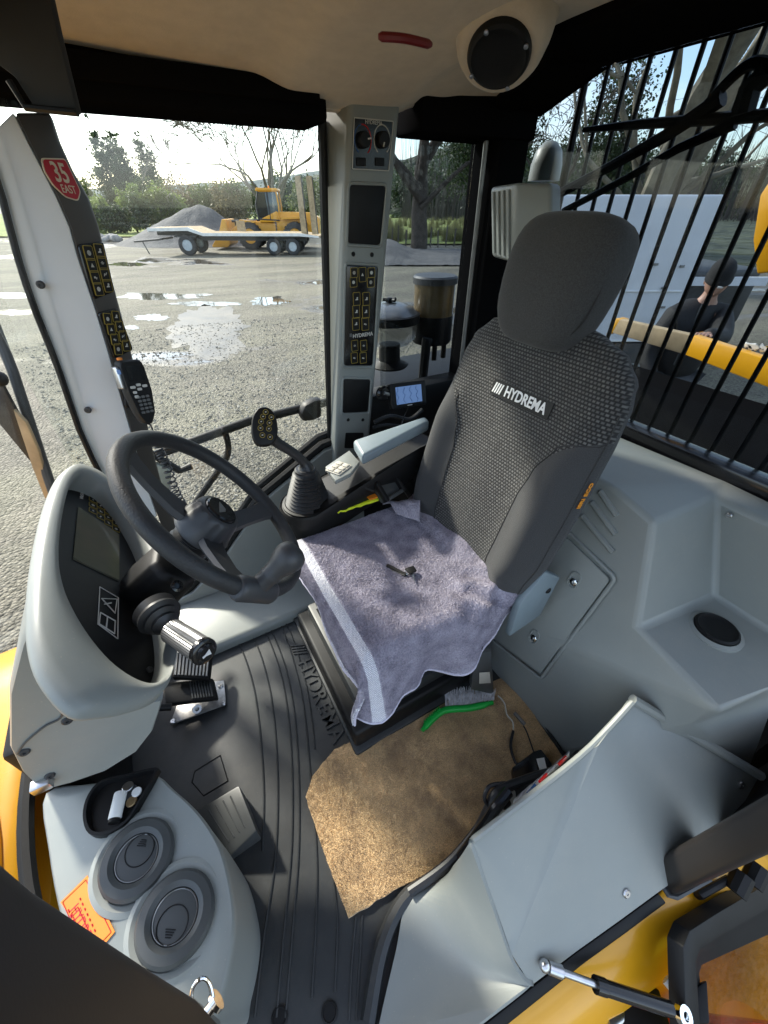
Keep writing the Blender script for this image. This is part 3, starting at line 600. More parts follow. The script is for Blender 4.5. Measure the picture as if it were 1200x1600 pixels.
# --- middle pillar
mp_c = thing('middle_pillar_console', 'grey pillar between side windows carrying heater panel and black switch panel', 'pillar console', (.6, 1.25, 0))
FB = Fr((.6, 1.20, 1.0), (1, 0, 0), (0, 0, 1))    # n = -Y, faces the seat
tl, tr, bl_, br = (548, 143), (627, 148), (522, 760), (570, 760)
q = [FB.uv(*k) for k in (tl, tr, br, bl_)]
F3 = [FB.p(u, v) for u, v in q]
lft_t = PX(503, 160, 'y', 1.285); lft_t.z = F3[0].z; lft_b = PX(511, 690, 'y', 1.285); lft_b += (lft_b-lft_t)*((lft_b.z-F3[3].z)/(lft_t.z-lft_b.z)); 
rg_t = F3[1]+V(.02, .09, 0); rg_b = F3[2]+V(.04, .09, 0)
MB().loft([[F3[3], F3[2], rg_b, lft_b], [F3[0], F3[1], rg_t, lft_t]]).build('pillar_cover', 'grey', mp_c, bevel=.012, bseg=4)
def pp(fr, pxs, r, w0=0):   # pixel polygon -> rounded outline in the frame
    return rpoly([fr.uv(x, y, w0) for x, y in pxs], r)
hv = plate(FB, pp(FB, ((552, 183), (614, 189), (607, 268), (549, 265)), .003), -.004, .003, 'heater_panel', 'blackgloss', mp_c)
oo = [FB.p(u, v, .0035) for u, v in pp(FB, ((552.5, 184), (613.5, 190), (606.5, 267), (549.5, 264)), .002)]
MB().tube(oo, .0012, 6, closed=True).build('panel_border', 'paleglyph', hv)
text('HYDREMA', FB, *FB.uv(583, 192), .0105, 'paleglyph', hv, .0006, w=.0035)
for (x, y, c1, c2) in ((566, 219, 'blueback', 'red'), (596, 219, 'paleglyph', 'paleglyph')):
    u, v = FB.uv(x, y); 
    for a0, a1, cm in ((100, 235, c1), (-55, 100, c2)):
        pts = [FB.p(u+.0235*math.cos(R(a0+(a1-a0)*i/12)), v+.028*math.sin(R(a0+(a1-a0)*i/12)), .0035) for i in range(13)]
        MB().tube(pts, .0013, 6).build('dial_scale', cm, hv)
    kb = MB().lathe([(.017, 0), (.016, .014), (.014, .016), (0, .016)], FB.p(u, v, .003), FB.n, 20).build('knob', 'black', hv)
    a = R(10) if x < 580 else R(250)
    MB().tube([FB.p(u+.006*math.cos(a), v+.006*math.sin(a), .0195), FB.p(u+.015*math.cos(a), v+.015*math.sin(a), .0195)], .0016, 6).build('pointer', 'paleglyph', hv)
for x in (563, 592):
    u, v = FB.uv(x, 253); plate(FB, [(u+a, v+b) for a, b in rrect(.026, .016, .002)], .003, .007, 'rocker', 'black', hv, bevel=.001)
plate(FB, pp(FB, ((546, 288), (602, 290), (593, 383), (543, 380)), .010), -.004, .0025, 'speaker_grille', 'black', mp_c, bevel=.001)
rim = [FB.p(u, v, .002) for u, v in pp(FB, ((544, 286), (604, 288), (595, 386), (541, 383)), .012)]
MB().tube(rim, .004, 8, closed=True).build('grille_rim', 'grey', mp_c)
for x, y in ((552, 397), (581, 398), (544, 656), (567, 656)): screw(FB.px(x, y), FB.n, .006, mp_c, 'black')
sw = plate(FB, pp(FB, ((541, 413), (590, 416), (581, 571), (537, 571)), .010), -.004, .004, 'switch_panel', 'blackgloss', mp_c, bevel=.001)
rim = [FB.p(u, v, .002) for u, v in pp(FB, ((539, 411), (592, 414), (583, 574), (535, 574)), .012)]
MB().tube(rim, .004, 8, closed=True).build('panel_rim', 'grey', mp_c)
kk = [(553, 426, 11, 1.1, 0), (566, 429, 11, 1.6, 2), (580, 426, 11, 1.1, 0), (552, 441, 11, 1.1, 0), (579, 441, 11, 1.1, 0)]
for r_, y in enumerate((467, 487, 506)): kk += [(557-r_*.6, y, 11, 1.5, 1), (572-r_*.8, y, 11, 1.5, 1 if r_ < 2 else 4)]
for r_, y in enumerate((540, 559)): kk += [(554-r_*.6, y, 10, 1.45, 3 if r_ == 0 else 4), (568-r_*.8, y, 10, 1.45, 3 if r_ == 0 else 4)]
pxkeys(FB, kk, sw, .004)
text('HYDREMA', FB, *FB.uv(566, 523), .0155, 'paleglyph', sw, .0005, w=.0044, off=.0003)
plate(FB, [(FB.uv(550, 523)[0]+a-.006, FB.uv(550, 523)[1]+b) for a, b in rrect(.008, .010, .001)], .004, .0048, 'logo_mark', 'ledgrey', sw)
plate(FB, pp(FB, ((537, 592), (578, 593), (574, 643), (535, 645)), .008), -.004, .003, 'lower_grille', 'black', mp_c, bevel=.001)
rim = [FB.p(u, v, .002) for u, v in pp(FB, ((535, 590), (580, 591), (576, 646), (533, 648)), .010)]
MB().tube(rim, .004, 8, closed=True).build('grille_rim', 'grey', mp_c)
plate(FB, pp(FB, ((540, 676), (568, 676), (566, 700), (538, 700)), .005), -.004, .003, 'socket_panel', 'black', mp_c, bevel=.001)

# --- right front pillar
fp = thing('front_pillar_console', 'pale grey and dark brown front pillar trim with two black button panels', 'pillar console', (-.1, 1.22, 0))
le = [(-40, 190), (0, 277), (33, 400), (60, 483), (93, 567), (133, 683), (167, 750), (215, 850)]
ce = [(5, 130), (25, 185), (100, 333), (124, 410), (148, 480), (174, 567), (199, 655), (226, 750), (262, 850)]
re = [(70, 150), (100, 240), (143, 320), (162, 390), (181, 462), (207, 560), (231, 667), (250, 750), (285, 850)]
def resamp(p, k=16):
    p = cat([V(a, b, 0) for a, b in p], 8); out = []
    y0, y1 = 175, 850
    for i in range(k):
        y = y0+(y1-y0)*i/(k-1)
        for a, b in zip(p, p[1:]):
            if a.y <= y <= b.y: t = (y-a.y)/(b.y-a.y+1e-9); out.append((a.x+(b.x-a.x)*t, y)); break
    return out
lq, cq, rq = resamp(le), resamp(ce), resamp(re)
LP = [PX(x, y, 'y', 1.225) for x, y in lq]; CP = [PX(x, y, 'y', 1.20) for x, y in cq]; RP = [PX(x, y, 'y', 1.255) for x, y in rq]
mb = MB()
mb.loft([[a, b, b+V(0, .06, 0), a+V(-.01, .05, 0)] for a, b in zip(LP, CP)]); mb.build('pale_cover', 'pillarlight', fp, bevel=.004, bseg=3)
mb = MB(); mb.loft([[a+V(.001, 0, 0), b, b+V(0, .05, 0), a+V(.0, .06, 0)] for a, b in zip(CP, RP)]); mb.build('dark_cover', 'pillardark', fp, bevel=.006, bseg=3)
MB().tube([a+V(-.006, -.004, 0) for a in LP], .007, 8).build('edge_seal', 'black', fp)
for x, y in ((63, 445), (137, 641)): screw(PX(x, y, 'y', 1.208)+V(0, 0, 0), V(-.2, -1, 0), .008, fp, 'steeldark')
def pframe(y0, y1, w=.0):
    """frame lying on the dark facet between two photo heights"""
    def at(lst, y):
        for (x0, ya), (x1, yb) in zip(lst, lst[1:]):
            if ya <= y <= yb: return x0+(x1-x0)*(y-ya)/(yb-ya)
    c0 = PX(at(cq, y0), y0, 'y', 1.20); r0 = PX(at(rq, y0), y0, 'y', 1.255); c1 = PX(at(cq, y1), y1, 'y', 1.20); r1 = PX(at(rq, y1), y1, 'y', 1.255)
    o = (c0+r0+c1+r1)/4; ex = ((r0-c0)+(r1-c1)); ey = (c0+r0)-(c1+r1)
    return Fr(o, ex, ey)
FS = pframe(240, 320)
sh = rpoly([FS.uv(x, y) for x, y in ((61, 247), (99, 248), (112, 275), (124, 300), (120, 315), (100, 309), (80, 290), (66, 268))], .006)
st_ = thing('route_shield_sticker', 'red route shield sticker reading 35 EAST on the dark pillar trim', 'sticker', FS.o)
MB().prism([FS.p(u, v, .003) for u, v in sh], FS.n*.0015).build('shield_border', 'shieldcream', st_)
cu_ = sum(u for u, v in sh)/len(sh); cv_ = sum(v for u, v in sh)/len(sh)
MB().prism([FS.p(cu_+(u-cu_)*.92, cv_+(v-cv_)*.93, .0045) for u, v in sh], FS.n*.0008).build('shield_face', 'shieldred', st_)
ta = math.atan2(*(Vector(FS.uv(112, 277))-Vector(FS.uv(80, 272))).yx)
text('35', FS, *FS.uv(91, 272), .044, 'shieldcream', st_, .0004, w=.006, rot=ta, off=.0006, sx=.80)
text('EAST', FS, *FS.uv(104, 297), .019, 'shieldcream', st_, .0004, w=.006, rot=ta, sx=.8)
for y0, y1, ol in ((378, 470, ((119, 382), (158, 377), (176, 455), (144, 468))), (478, 560, ((151, 488), (181, 481), (205, 546), (176, 560)))):
    FP = pframe(y0, y1)
    pn = plate(FP, pp(FP, ol, .008), .000, .006, 'switch_panel', 'blackgloss', fp, bevel=.001)
    a, b, c, d_ = [Vector(FP.uv(x, y)) for x, y in ol]
    lst = []
    for i in range(4):
        for j in range(2):
            s_ = .16+.225*i; t_ = .28+.44*j
            p0 = a.lerp(d_, s_); p1 = b.lerp(c, s_); p_ = p0.lerp(p1, t_); lst.append((p_.x, p_.y, (p1-p0).length*.36, 1.1, (i*2+j) % 6))
    keys(FP, lst, pn, .006)
plate(pframe(570, 640), [(a, b) for a, b in rrect(.05, .10, .008)], .0, .01, 'handset_cradle', 'black', fp, bevel=.002)
# =================================================================== rear console, side box
rc = thing('rear_console', 'grey moulded console behind the seat with access cover and niche', 'console', (.8, .4, 0))
SX = lambda z: .675 + .225*z                       # sloping front of the console
T = .725
n1 = [PX(1000, 980, 'x', SX(.47)), PX(1125, 1108, 'z', .45), PX(1020, 820, 'x', SX(.71)), PX(1115, 935, 'z', .45), PX(1115, 780, 'x', 1.09)]
P1 = V(.79, .195, .475); P2 = V(.765, -.005, .455); P4 = V(1.07, .165, .455); P5 = V(1.09, .283, .69); P3 = V(.835, .284, .712)
RC_R = V(1.07, -.12, .455); FR_ = V(.80, -.035, .455)
bot = lambda y: V(SX(0), y, 0)
mb = MB()
# (vertex list) sloping face with the niche cut out of its near upper corner
Vv = [V(SX(0), .93, 0), V(.69, .15, 0), PX(1090, 1129, 'z', .375), P2, P1, P3, V(SX(T)+.0, .40, T+.012), V(SX(T), .93, T+.012),
      V(1.13, .93, .70), V(1.13, .30, .70), P5, P4, V(1.07, -.10, .455), V(1.09, -.10, .69), PX(1215, 1068, 'z', .452), V(1.05, -.14, .0), V(1.13, -.1, .70), PX(1215, 1082, 'z', .40)]
Ff = [(0, 1, 2, 3), (0, 3, 4), (0, 4, 5), (0, 5, 6, 7), (7, 6, 9, 8), (6, 5, 10, 9), (5, 4, 11, 10), (4, 3, 14, 12, 11), (11, 12, 13, 10), (2, 17, 14, 3), (2, 15, 17), (1, 15, 2), (10, 13, 16, 9)]
mb.add(Vv, Ff)
o = mb.build('console_moulding', 'grey', rc, smooth=60, fixn=True)
md = o.modifiers.new('bev', 'BEVEL'); md.width = .013; md.segments = 4; md.limit_method = 'ANGLE'; md.angle_limit = R(12)
# access cover on the slope
FC = Fr((SX(.3), .5, .3), (0, -1, 0), (.225, 0, 1))
co = [FC.uv(x, y) for x, y in ((846, 1052), (955, 905), (886, 838), (760, 985))]
cov = plate(FC, rpoly(co, .012), -.01, .006, 'access_cover', 'grey', rc, bevel=.004)
ctr = [FC.p(u, v, .003) for u, v in rpoly([FC.uv(x, y) for x, y in ((846, 1060), (963, 903), (886, 828), (750, 985))], .014)]
MB().tube(ctr, .005, 8, closed=True).build('cover_groove', 'grey', rc)
for x, y in ((897, 909), (835, 997)):
    q = FC.px(x, y, .006)
    ov = [(FC.uv(x, y)[0]+a, FC.uv(x, y)[1]+b+.008) for a, b in rrect(.026, .046, .0125)]
    MB().tube([FC.p(u, v, .0065) for u, v in ov], .003, 6, closed=True).build('screw_recess', 'grey', cov)
    MB().lathe([(.010, 0), (.010, .004), (.007, .006), (.003, .006), (.002, .003), (0, .003)], q, FC.n, 16).build('quarter_turn_screw', 'chrome', cov)
for (a, b) in (((938, 768), (964, 806)), ((925, 785), (962, 835)), ((910, 806), (958, 863))):
    MB().tube([FC.px(*a, .001), FC.px(*b, .001)], .0075, 8).build('rib', 'grey', rc)
# round vent in the niche shelf
vc = PX(1117, 986, 'z', .458)
vt = MB().lathe([(.056, -.004), (.056, .004), (.047, .008), (.045, .005)], vc, (0, 0, 1), 40).build('vent_collar', 'grey', rc)
MB().lathe([(.045, .002), (.045, .012), (.04, .015), (.036, .012), (.02, .011), (0, .0115)], vc, (0, 0, 1), 40).build('vent_disc', 'black', rc)
screw(PX(1141, 804, 'x', 1.085)+V(-.006, 0, 0), (-1, 0, 0), .007, rc)

sb = thing('side_box', 'pale grey folded side box panel along the door sill beside the carpet', 'side panel', (.4, 0, 0))
def z_(x, y, z): return PX(x, y, 'z', z)
Q1, Q2, Q3 = z_(830, 1540, .07), z_(1030, 1393, .085), z_(985, 1096, .37)
nn = (Q2-Q1).cross(Q3-Q1).normalized()
def onq(x, y):
    d = ray(x, y); return CAM+d*((Q1-CAM).dot(nn)/d.dot(nn))
TT = onq(800, 1492); TP = onq(935, 1165)
near = lambda x, y, z: onq(x, y).lerp(z_(x, y, z), .45)
vv = [z_(592, 1610, .012), z_(618, 1488, .012), z_(640, 1402, .012), z_(700, 1380, .014),
      near(738, 1312, .25), near(752, 1300, .25), near(905, 1181, .28), onq(985, 1096), onq(1185, 1215), onq(1030, 1393), onq(970, 1437), onq(900, 1487), onq(830, 1540), z_(760, 1596, .06), z_(690, 1650, .05), TT, z_(590, 1680, .02), onq(1120, 1330), TP]
print('TT', TT, TP, vv[8])
def patch(c4, n, name_):
    # bilinear patch with a little belly
    a, b, c, d = c4
    return MB().grid(n, n, lambda u, v: (a.lerp(b, u)).lerp(d.lerp(c, u), v))
o = MB()
for pq in ((vv[15], vv[12], vv[9], TP),):
    pass
ff = [(15, 12, 11, 10, 9, 17, 8, 7, 18), (15, 18, 6, 5, 4)]
# front flank: smooth curved patch from the toe to the sill
o.add(vv, ff)
c0, c1, c2, c3 = vv[2], vv[4], vv[15], vv[12]
def flank(u, v):
    toe = cat([vv[3], vv[2], vv[1], vv[0], vv[16]], 8); top = cat([vv[4], vv[4].lerp(vv[15], .5), vv[15], vv[12].lerp(vv[15], .3)+V(0, 0, 0), vv[12], vv[13], vv[14]], 8)
    i = u*(len(toe)-1); k = int(min(i, len(toe)-2)); a = toe[k].lerp(toe[k+1], i-k)
    i = u*(len(top)-1); k = int(min(i, len(top)-2)); b = top[k].lerp(top[k+1], i-k)
    return a.lerp(b, v)+V(0, 0, -.028*math.sin(v*math.pi)*math.sin(min(1, u*1.3)*math.pi))
o.grid(40, 24, flank)
o = o.build('box_panel', 'grey', sb, smooth=40)
md = o.modifiers.new('s', 'SOLIDIFY'); md.thickness = .008; md.offset = -1
md = o.modifiers.new('bev', 'BEVEL'); md.width = .022; md.segments = 5; md.limit_method = 'ANGLE'; md.angle_limit = R(5)
# inner skirt from the lip down to the floor so the box is closed
lipv = [vv[4], vv[5], vv[6], vv[7]]
mb = MB()
for a, b in zip(lipv, lipv[1:]): mb.add([a, b, V(b.x, b.y, 0), V(a.x, a.y, 0)], [(0, 1, 2, 3)])
mb.build('box_skirt', 'grey', sb, solid=.006)
MB().tube(cat([vv[4]+V(0, -.002, .004), vv[6]+V(0, -.002, .004), vv[7]+V(0, -.004, .004)], 6), .007, 8).build('box_rim', 'grey', sb)
MB().tube([vv[7]+V(.004, 0, .006), vv[8]+V(.004, 0, .006)], .011, 8).build('box_rim', 'grey', sb)
for x, y in ((978, 1395), (1157, 1226)): screw(onq(x, y)+nn*(.002 if nn.z > 0 else -.002), nn if nn.z > 0 else -nn, .009, sb)

# =================================================================== front: foot console, fascia, binnacle
fc = thing('foot_console', 'pale grey foot console with two round black air vents and cup tray recess', 'console', (-.3, .35, 0))
top = [(70, 1238), (150, 1222), (232, 1206), (270, 1232), (312, 1272), (345, 1325), (362, 1390), (367, 1445), (358, 1510), (340, 1580), (320, 1640), (230, 1640), (130, 1520), (95, 1440), (74, 1330)]
zt = lambda x: .30 - .0*(x)
tp = cat([z_(x, y, .30) for x, y in top], 4, True)
cxy = sum(tp, V(0, 0, 0))/len(tp)
rings = [[V(cxy.x+(q.x-cxy.x)*k, cxy.y+(q.y-cxy.y)*k, z) for q in tp] for k, z in ((.90, .0), (.955, .12), (.985, .25), (1.0, .285), (.992, .297), (.965, .302))]
MB().loft(rings).build('console_body', 'grey', fc, smooth=50)
for x, y in ((215, 1341), (275, 1432)):
    c = z_(x, y, .312)
    ax_ = V(.10, -.05, 1)
    MB().lathe([(.080, -.024), (.078, -.008), (.070, -.004), (.062, -.006)], c, ax_, 44, caps=False).build('vent_surround', 'grey', fc)
    vt = MB().lathe([(.060, -.012), (.0605, .004), (.056, .010), (.044, .013), (.036, .008), (.035, .002)], c, ax_, 44).build('air_vent', 'greydark', fc)
    MB().lathe([(.0345, .0), (.0345, .005), (.030, .006), (0, .006)], c, ax_, 36).build('vent_flap', 'greydark', vt)
    e1 = V(.5, .8, 0).normalized(); s_ = -1 if x > 240 else 1
    an_ = ax_.normalized(); f1 = an_.cross(e1).normalized(); g1 = f1.cross(an_)
    MB().tube([c+an_*.0062+(g1*math.cos(i/40*6.2832)+f1*math.sin(i/40*6.2832))*.0335 for i in range(40)], .0011, 6, closed=True).build('flap_edge', 'ledgrey', vt)
    pts = []
    for i in range(60):
        q_ = g1*(.0235*math.cos(i/60*6.2832)+.010*s_)+f1*.0235*math.sin(i/60*6.2832)
        if q_.length < .0335: pts.append((i, c+an_*.0064+q_))
    ks = [i for i, _ in pts]; cut = next((j for j in range(1, len(ks)) if ks[j] != ks[j-1]+1), 0); pts = [q_ for _, q_ in pts[cut:]+pts[:cut]]
    MB().tube(pts, .0010, 6).build('flap_seam', 'black', vt)
    for k in range(4): MB().tube([c+an_*.0068+g1*(.016+.003*k)*s_-f1*(.008-.0012*k), c+an_*.0068+g1*(.016+.003*k)*s_+f1*(.008-.0012*k)], .0009, 5).build('finger_rib', 'black', vt)
# black tray with small things
tr_ = thing('cup_tray', 'black teardrop rubber tray let into the foot console', 'tray', z_(190, 1255, .31))
tro = cat([z_(x, y, .315) for x, y in ((133, 1275), (140, 1245), (160, 1222), (198, 1212), (243, 1202), (242, 1213), (222, 1248), (200, 1283), (170, 1302), (142, 1302))], 4, True)
cc = sum(tro, V(0, 0, 0))/len(tro)
MB().loft([[cc+(q-cc)*1.04+V(0, 0, -.012) for q in tro], [cc+(q-cc)*1.03+V(0, 0, .006) for q in tro], [cc+(q-cc)*.94+V(0, 0, .006) for q in tro], [cc+(q-cc)*.90+V(0, 0, -.010) for q in tro]], True, True).build('tray_body', 'black', tr_, smooth=40)
cn_ = thing('white_canister', 'small white cylinder lying in the black tray', 'canister', z_(182, 1260, .315))
a, b = z_(179, 1280, .321), z_(189, 1238, .321)
MB().cyl(a, b, .0115, n=20).build('canister_body', 'white', cn_, bevel=.002)
MB().cyl(a-(b-a).normalized()*.006, a, .010, n=20).build('canister_cap', 'black', cn_)
for i, (x, y, m_, rr_) in enumerate(((203, 1238, 'steeldark', .014), (206, 1253, 'coin', .010), (214, 1238, 'white', .009), (200, 1230, 'metal', .010))):
    o = MB().lathe([(rr_, 0), (rr_, .003), (rr_*.9, .004), (0, .004)], z_(x, y, .312+.002*i), (.1*i-.1, .1, 1), 18).build(['washer', 'coin', 'button_cell', 'coin'][i], m_)
    setp(o, ['dark round washer in the black tray', 'bronze coin at the tray bottom edge', 'white button cell at the narrow tray end', 'silver coin under the dark washer'][i], ['washer', 'coin', 'battery', 'coin'][i])
# orange notice plate
FO = Fr(z_(137, 1422, .302), z_(180, 1455, .302)-z_(137, 1368, .302), V(-1, -1, 0))
if FO.n.z < 0: FO = Fr(FO.o, -FO.ex, FO.ey)
pl = thing('orange_notice', 'orange notice sticker on the foot console beside the door post', 'sticker', FO.o)
poly = [z_(x, y, .303) for x, y in ((95, 1410), (137, 1368), (180, 1456), (150, 1492))]
MB().prism(poly, V(0, 0, .0015)).build('notice_plate', 'orange', pl)
e1 = (poly[2]-poly[1]).normalized(); e2 = (poly[0]-poly[1]).normalized(); L1 = (poly[2]-poly[1]).length; L2 = (poly[0]-poly[1]).length
FN = Fr(poly[1]+V(0, 0, .0016), e1, -e2)
MB().tube([FN.p(a*L1, b, .0004) for a, b in ((.04, -.004), (.96, -.004), (.96, -L2*.94), (.04, -L2*.94))], .0006, 5, closed=True).build('notice_border', 'shieldred', pl)
for i in range(2):
    for k in range(7):
        MB().tube([FN.p(L1*(.2+.09*k), -.020-.018*i, .0003), FN.p(L1*(.2+.09*k+.03+.03*((k*3+i) % 3)/2), -.020-.018*i, .0003)], .0011, 5).build('print_line', 'shieldred', pl)
text('HYDREMA', FN, L1*.62, -L2*.72, .019, 'shieldred', pl, .0002)
bxl = [FN.p(a*L1, b*L2, .0005) for a, b in ((.28, -.62), (.96, -.62), (.96, -.84), (.28, -.84))]
MB().tube(bxl, .0007, 5, closed=True).build('notice_box', 'shieldred', pl)

# fascia below the binnacle
fa = thing('dash_fascia', 'pale grey lower dash casing between binnacle and foot console', 'dash', (-.3, .55, .3))
ol = [(58, 930), (32, 1000), (13, 1078), (14, 1165), (34, 1205), (64, 1234), (110, 1222), (165, 1203), (215, 1172), (240, 1140), (251, 1108), (256, 1090), (180, 1100), (125, 1080), (88, 1035), (72, 980)]
p0 = [PX(x, y, 'y', .53) for x, y in ol]
rings = []
for k, dy in ((.955, -.006), (.985, 0), (1, .012), (1, .24)):
    c = sum(p0, V(0, 0, 0))/len(p0)
    rings.append([V(c.x+(q.x-c.x)*k, .53+dy, c.z+(q.z-c.z)*k) for q in p0])
MB().loft(rings).build('fascia_body', 'grey', fa, smooth=40)
seam = cat([PX(x, y, 'y', .522) for x, y in ((96, 1075), (97, 1118), (70, 1135), (40, 1160), (27, 1178))], 6)
MB().tube(seam, .0018, 6).build('fascia_seam', 'greydark', fa)
for x, y in ((105, 1126), (38, 1175), (78, 1212)): screw(PX(x, y, 'y', .523), (.2, -1, .2), .008, fa, 'steeldark')
MB().box(PX(66, 1226, 'y', .52), (.03, .02, .02)).build('hinge_clip', 'metal', fa, bevel=.003)
# kick panel behind the pedals
MB().bb(-.47, -.40, .60, 1.2, 0, .45).build('kick_panel', 'black', fa, bevel=.01)

bn = thing('instrument_binnacle', 'grey hooded instrument binnacle with black panel and display left of steering wheel', 'instrument panel', (-.2, .64, .7))
FD = Fr((-.262, .64, .845), (0, -1, 0), (.57, 0, -.82))
outer = [(118, 721), (97, 740), (78, 790), (63, 870), (59, 950), (66, 1010), (86, 1056), (128, 1101), (170, 1104), (214, 1097), (254, 1083), (271, 1056), (281, 1000), (268, 930), (246, 850), (210, 785), (170, 740), (138, 722)]
inner = [(122, 744), (109, 768), (99, 820), (97, 872), (105, 910), (122, 946), (147, 985), (178, 1022), (212, 1050), (240, 1062), (258, 1056), (268, 1040), (272, 1000), (258, 930), (237, 855), (204, 796), (170, 758), (138, 742)]
O2 = [FD.uv(x, y, .03) for x, y in outer]; I2 = [FD.uv(x, y, .03) for x, y in inner]
def sm2(l, n=4): return [(q.x, q.y) for q in cat([V(a, b, 0) for a, b in l], n, True)]
O2 = sm2(O2); I2 = sm2(I2)
oc = (sum(a for a, b in O2)/len(O2), sum(b for a, b in O2)/len(O2))
sc_ = lambda l, k: [(oc[0]+(a-oc[0])*k, oc[1]+(b-oc[1])*k) for a, b in l]
mixl = lambda A, B, t: [(a[0]*(1-t)+b[0]*t, a[1]*(1-t)+b[1]*t) for a, b in zip(A, B)]
BD = V(-.34, .72, -.60)
rings = [[FD.p(u, v, w)+BD*k for u, v in l] for l, w, k in ((sc_(O2, .55), 0, .19), (sc_(O2, .78), 0, .14), (sc_(O2, .95), 0, .05), (sc_(O2, .996), .006, 0), (O2, .010, 0), (sc_(O2, .992), .020, 0), (mixl(O2, I2, .18), .027, 0), (mixl(O2, I2, .6), .031, 0), (mixl(O2, I2, .88), .028, 0), (I2, .018, 0), (sc_(I2, .985), -.016, 0))]
MB().loft(rings, True, False).build('binnacle_hood', 'grey', bn, smooth=60)
ip = MB(); ip.prism([FD.p(u, v, -.018) for u, v in sc_(I2, 1.01)], FD.n*.004)
ip = ip.build('instrument_panel', 'black', bn)
def FDp(pxs, w): return [FD.uv(x, y, w) for x, y in pxs]
dsp = plate(FD, rpoly(FDp(((122, 792), (186, 835), (186, 907), (114, 872)), -.012), .002), -.014, -.011, 'display', 'screendark', bn)
# warning and handbook symbols in a frame
fpx = [FD.px(x, y, -.0125) for x, y in ((156, 917), (185, 934), (184, 998), (153, 975))]
MB().tube(fpx, .0009, 5, closed=True).build('symbol_frame', 'paleglyph', bn)
MB().tube([FD.px(x, y, -.0125) for x, y in ((159, 935), (183, 936), (180, 958))], .0012, 5, closed=True).build('warning_triangle', 'paleglyph', bn)
MB().tube([FD.px(x, y, -.0125) for x, y in ((163, 944), (174, 942))], .0012, 5).build('exclamation_mark', 'paleglyph', bn)
MB().tube([FD.px(x, y, -.0125) for x, y in ((157, 957), (180, 970), (179, 990), (155, 975))], .0012, 5, closed=True).build('handbook_symbol', 'paleglyph', bn)
MB().tube([FD.px(x, y, -.0125) for x, y in ((168, 963), (166, 983))], .0012, 5).build('handbook_spine', 'paleglyph', bn)
lst = []
for i in range(4):
    for j in range(4):
        x = 145+i*12.0; y = 771+i*9.5+j*8.5 + (0 if j < 4 else 0)
        u, v = FD.uv(x, y+2, -.014); lst.append((u, v, .0165, 1.0, (i+j*3) % 6))
keys(FD, lst, ip, -.014, 'indicator')
FDt = Fr(FD.px(128, 771, -.013), FD.px(126, 785, -.013)-FD.px(130, 757, -.013), FD.px(135, 771, -.013)-FD.px(120, 769, -.013))
text('HYDREMA', FDt if FDt.n.dot(FD.n) > 0 else Fr(FDt.o, FDt.ex, -FDt.ey), 0, 0, .010, 'paleglyph', bn, .0003)
screw(FD.px(234, 1046, -.012), FD.n, .005, bn, 'steeldark')

# =================================================================== steering wheel and column
NW = V(.756, -.142, .639).normalized(); WC = V(.019, .62, .826)
stg = thing('steering_column', 'black steering wheel with spinner knob on a dark adjustable column', 'steering wheel', (-.1, .62, .5))
e1 = NW.cross(V(0, 0, 1)).normalized(); e2 = NW.cross(e1)
RW = .172
def wp(a, r=RW, h=0): return WC + (e1*math.cos(a)+e2*math.sin(a))*r + NW*h
MB().tube([wp(2*math.pi*i/72) for i in range(72)], .0142, 16, closed=True).build('rim', 'wheelrubber', stg, smooth=60)
HB = WC - NW*.05
def upix(x, y):   # angle on the wheel of a photo pixel
    d = ray(x, y); t = (WC-CAM).dot(NW)/d.dot(NW); q = CAM+d*t-WC; return math.atan2(q.dot(e2), q.dot(e1))
for x, y in ((185, 700), (408, 795), (385, 925)):
    a = upix(x, y); dirv = (e1*math.cos(a)+e2*math.sin(a)); side = NW.cross(dirv)
    rings = []
    for t, w_, th in ((.0, .024, .008), (.25, .022, .007), (.6, .019, .006), (.85, .021, .006), (1.0, .026, .008)):
        r_ = .03 + (RW-.006-.03)*t; h = -.042 + .040*(t**1.6)
        c = WC + dirv*r_ + NW*h
        rings.append([c+side*w_*u+NW*th*v for u, v in ((-1, -.3), (-.8, -1), (.8, -1), (1, -.3), (.86, 1), (-.86, 1))])
    MB().loft(rings).build('spoke', 'hubgrey', stg, smooth=45)
hub = MB()
prof = [(.050, -.005), (.052, .004), (.046, .022), (.041, .044), (.037, .050), (.031, .052), (.029, .050), (0, .050)]
nh = 48; vs_ = []; 
for (r_, h) in prof:
    for j in range(nh):
        an = 2*math.pi*j/nh; k = 1 - (.10*max(0, math.cos(9*an))**3 if .004 < h < .048 and r_ > .033 else 0)
        vs_.append(HB + NW*h + (e1*math.cos(an)+e2*math.sin(an))*r_*k)
hub.add(vs_, [(i*nh+j, i*nh+(j+1) % nh, (i+1)*nh+(j+1) % nh, (i+1)*nh+j) for i in range(len(prof)-1) for j in range(nh)])
hub.build('hub', 'hubgrey', stg, smooth=40)
cp = MB().lathe([(.030, .0505), (.029, .055), (.026, .057), (.0, .056)], HB, NW, 32).build('hub_cap', 'blackgloss', stg)
FH = Fr(HB+NW*.0565, -e1 if e1.x < 0 else e1, e2)
FH = Fr(FH.o, FH.ex, NW.cross(FH.ex))
MB().prism([FH.p(a, b) for a, b in ((-.016, .006), (.016, .006), (.004, -.006), (-.004, -.006))], NW*.0006).build('hub_emblem', 'ledgrey', cp)
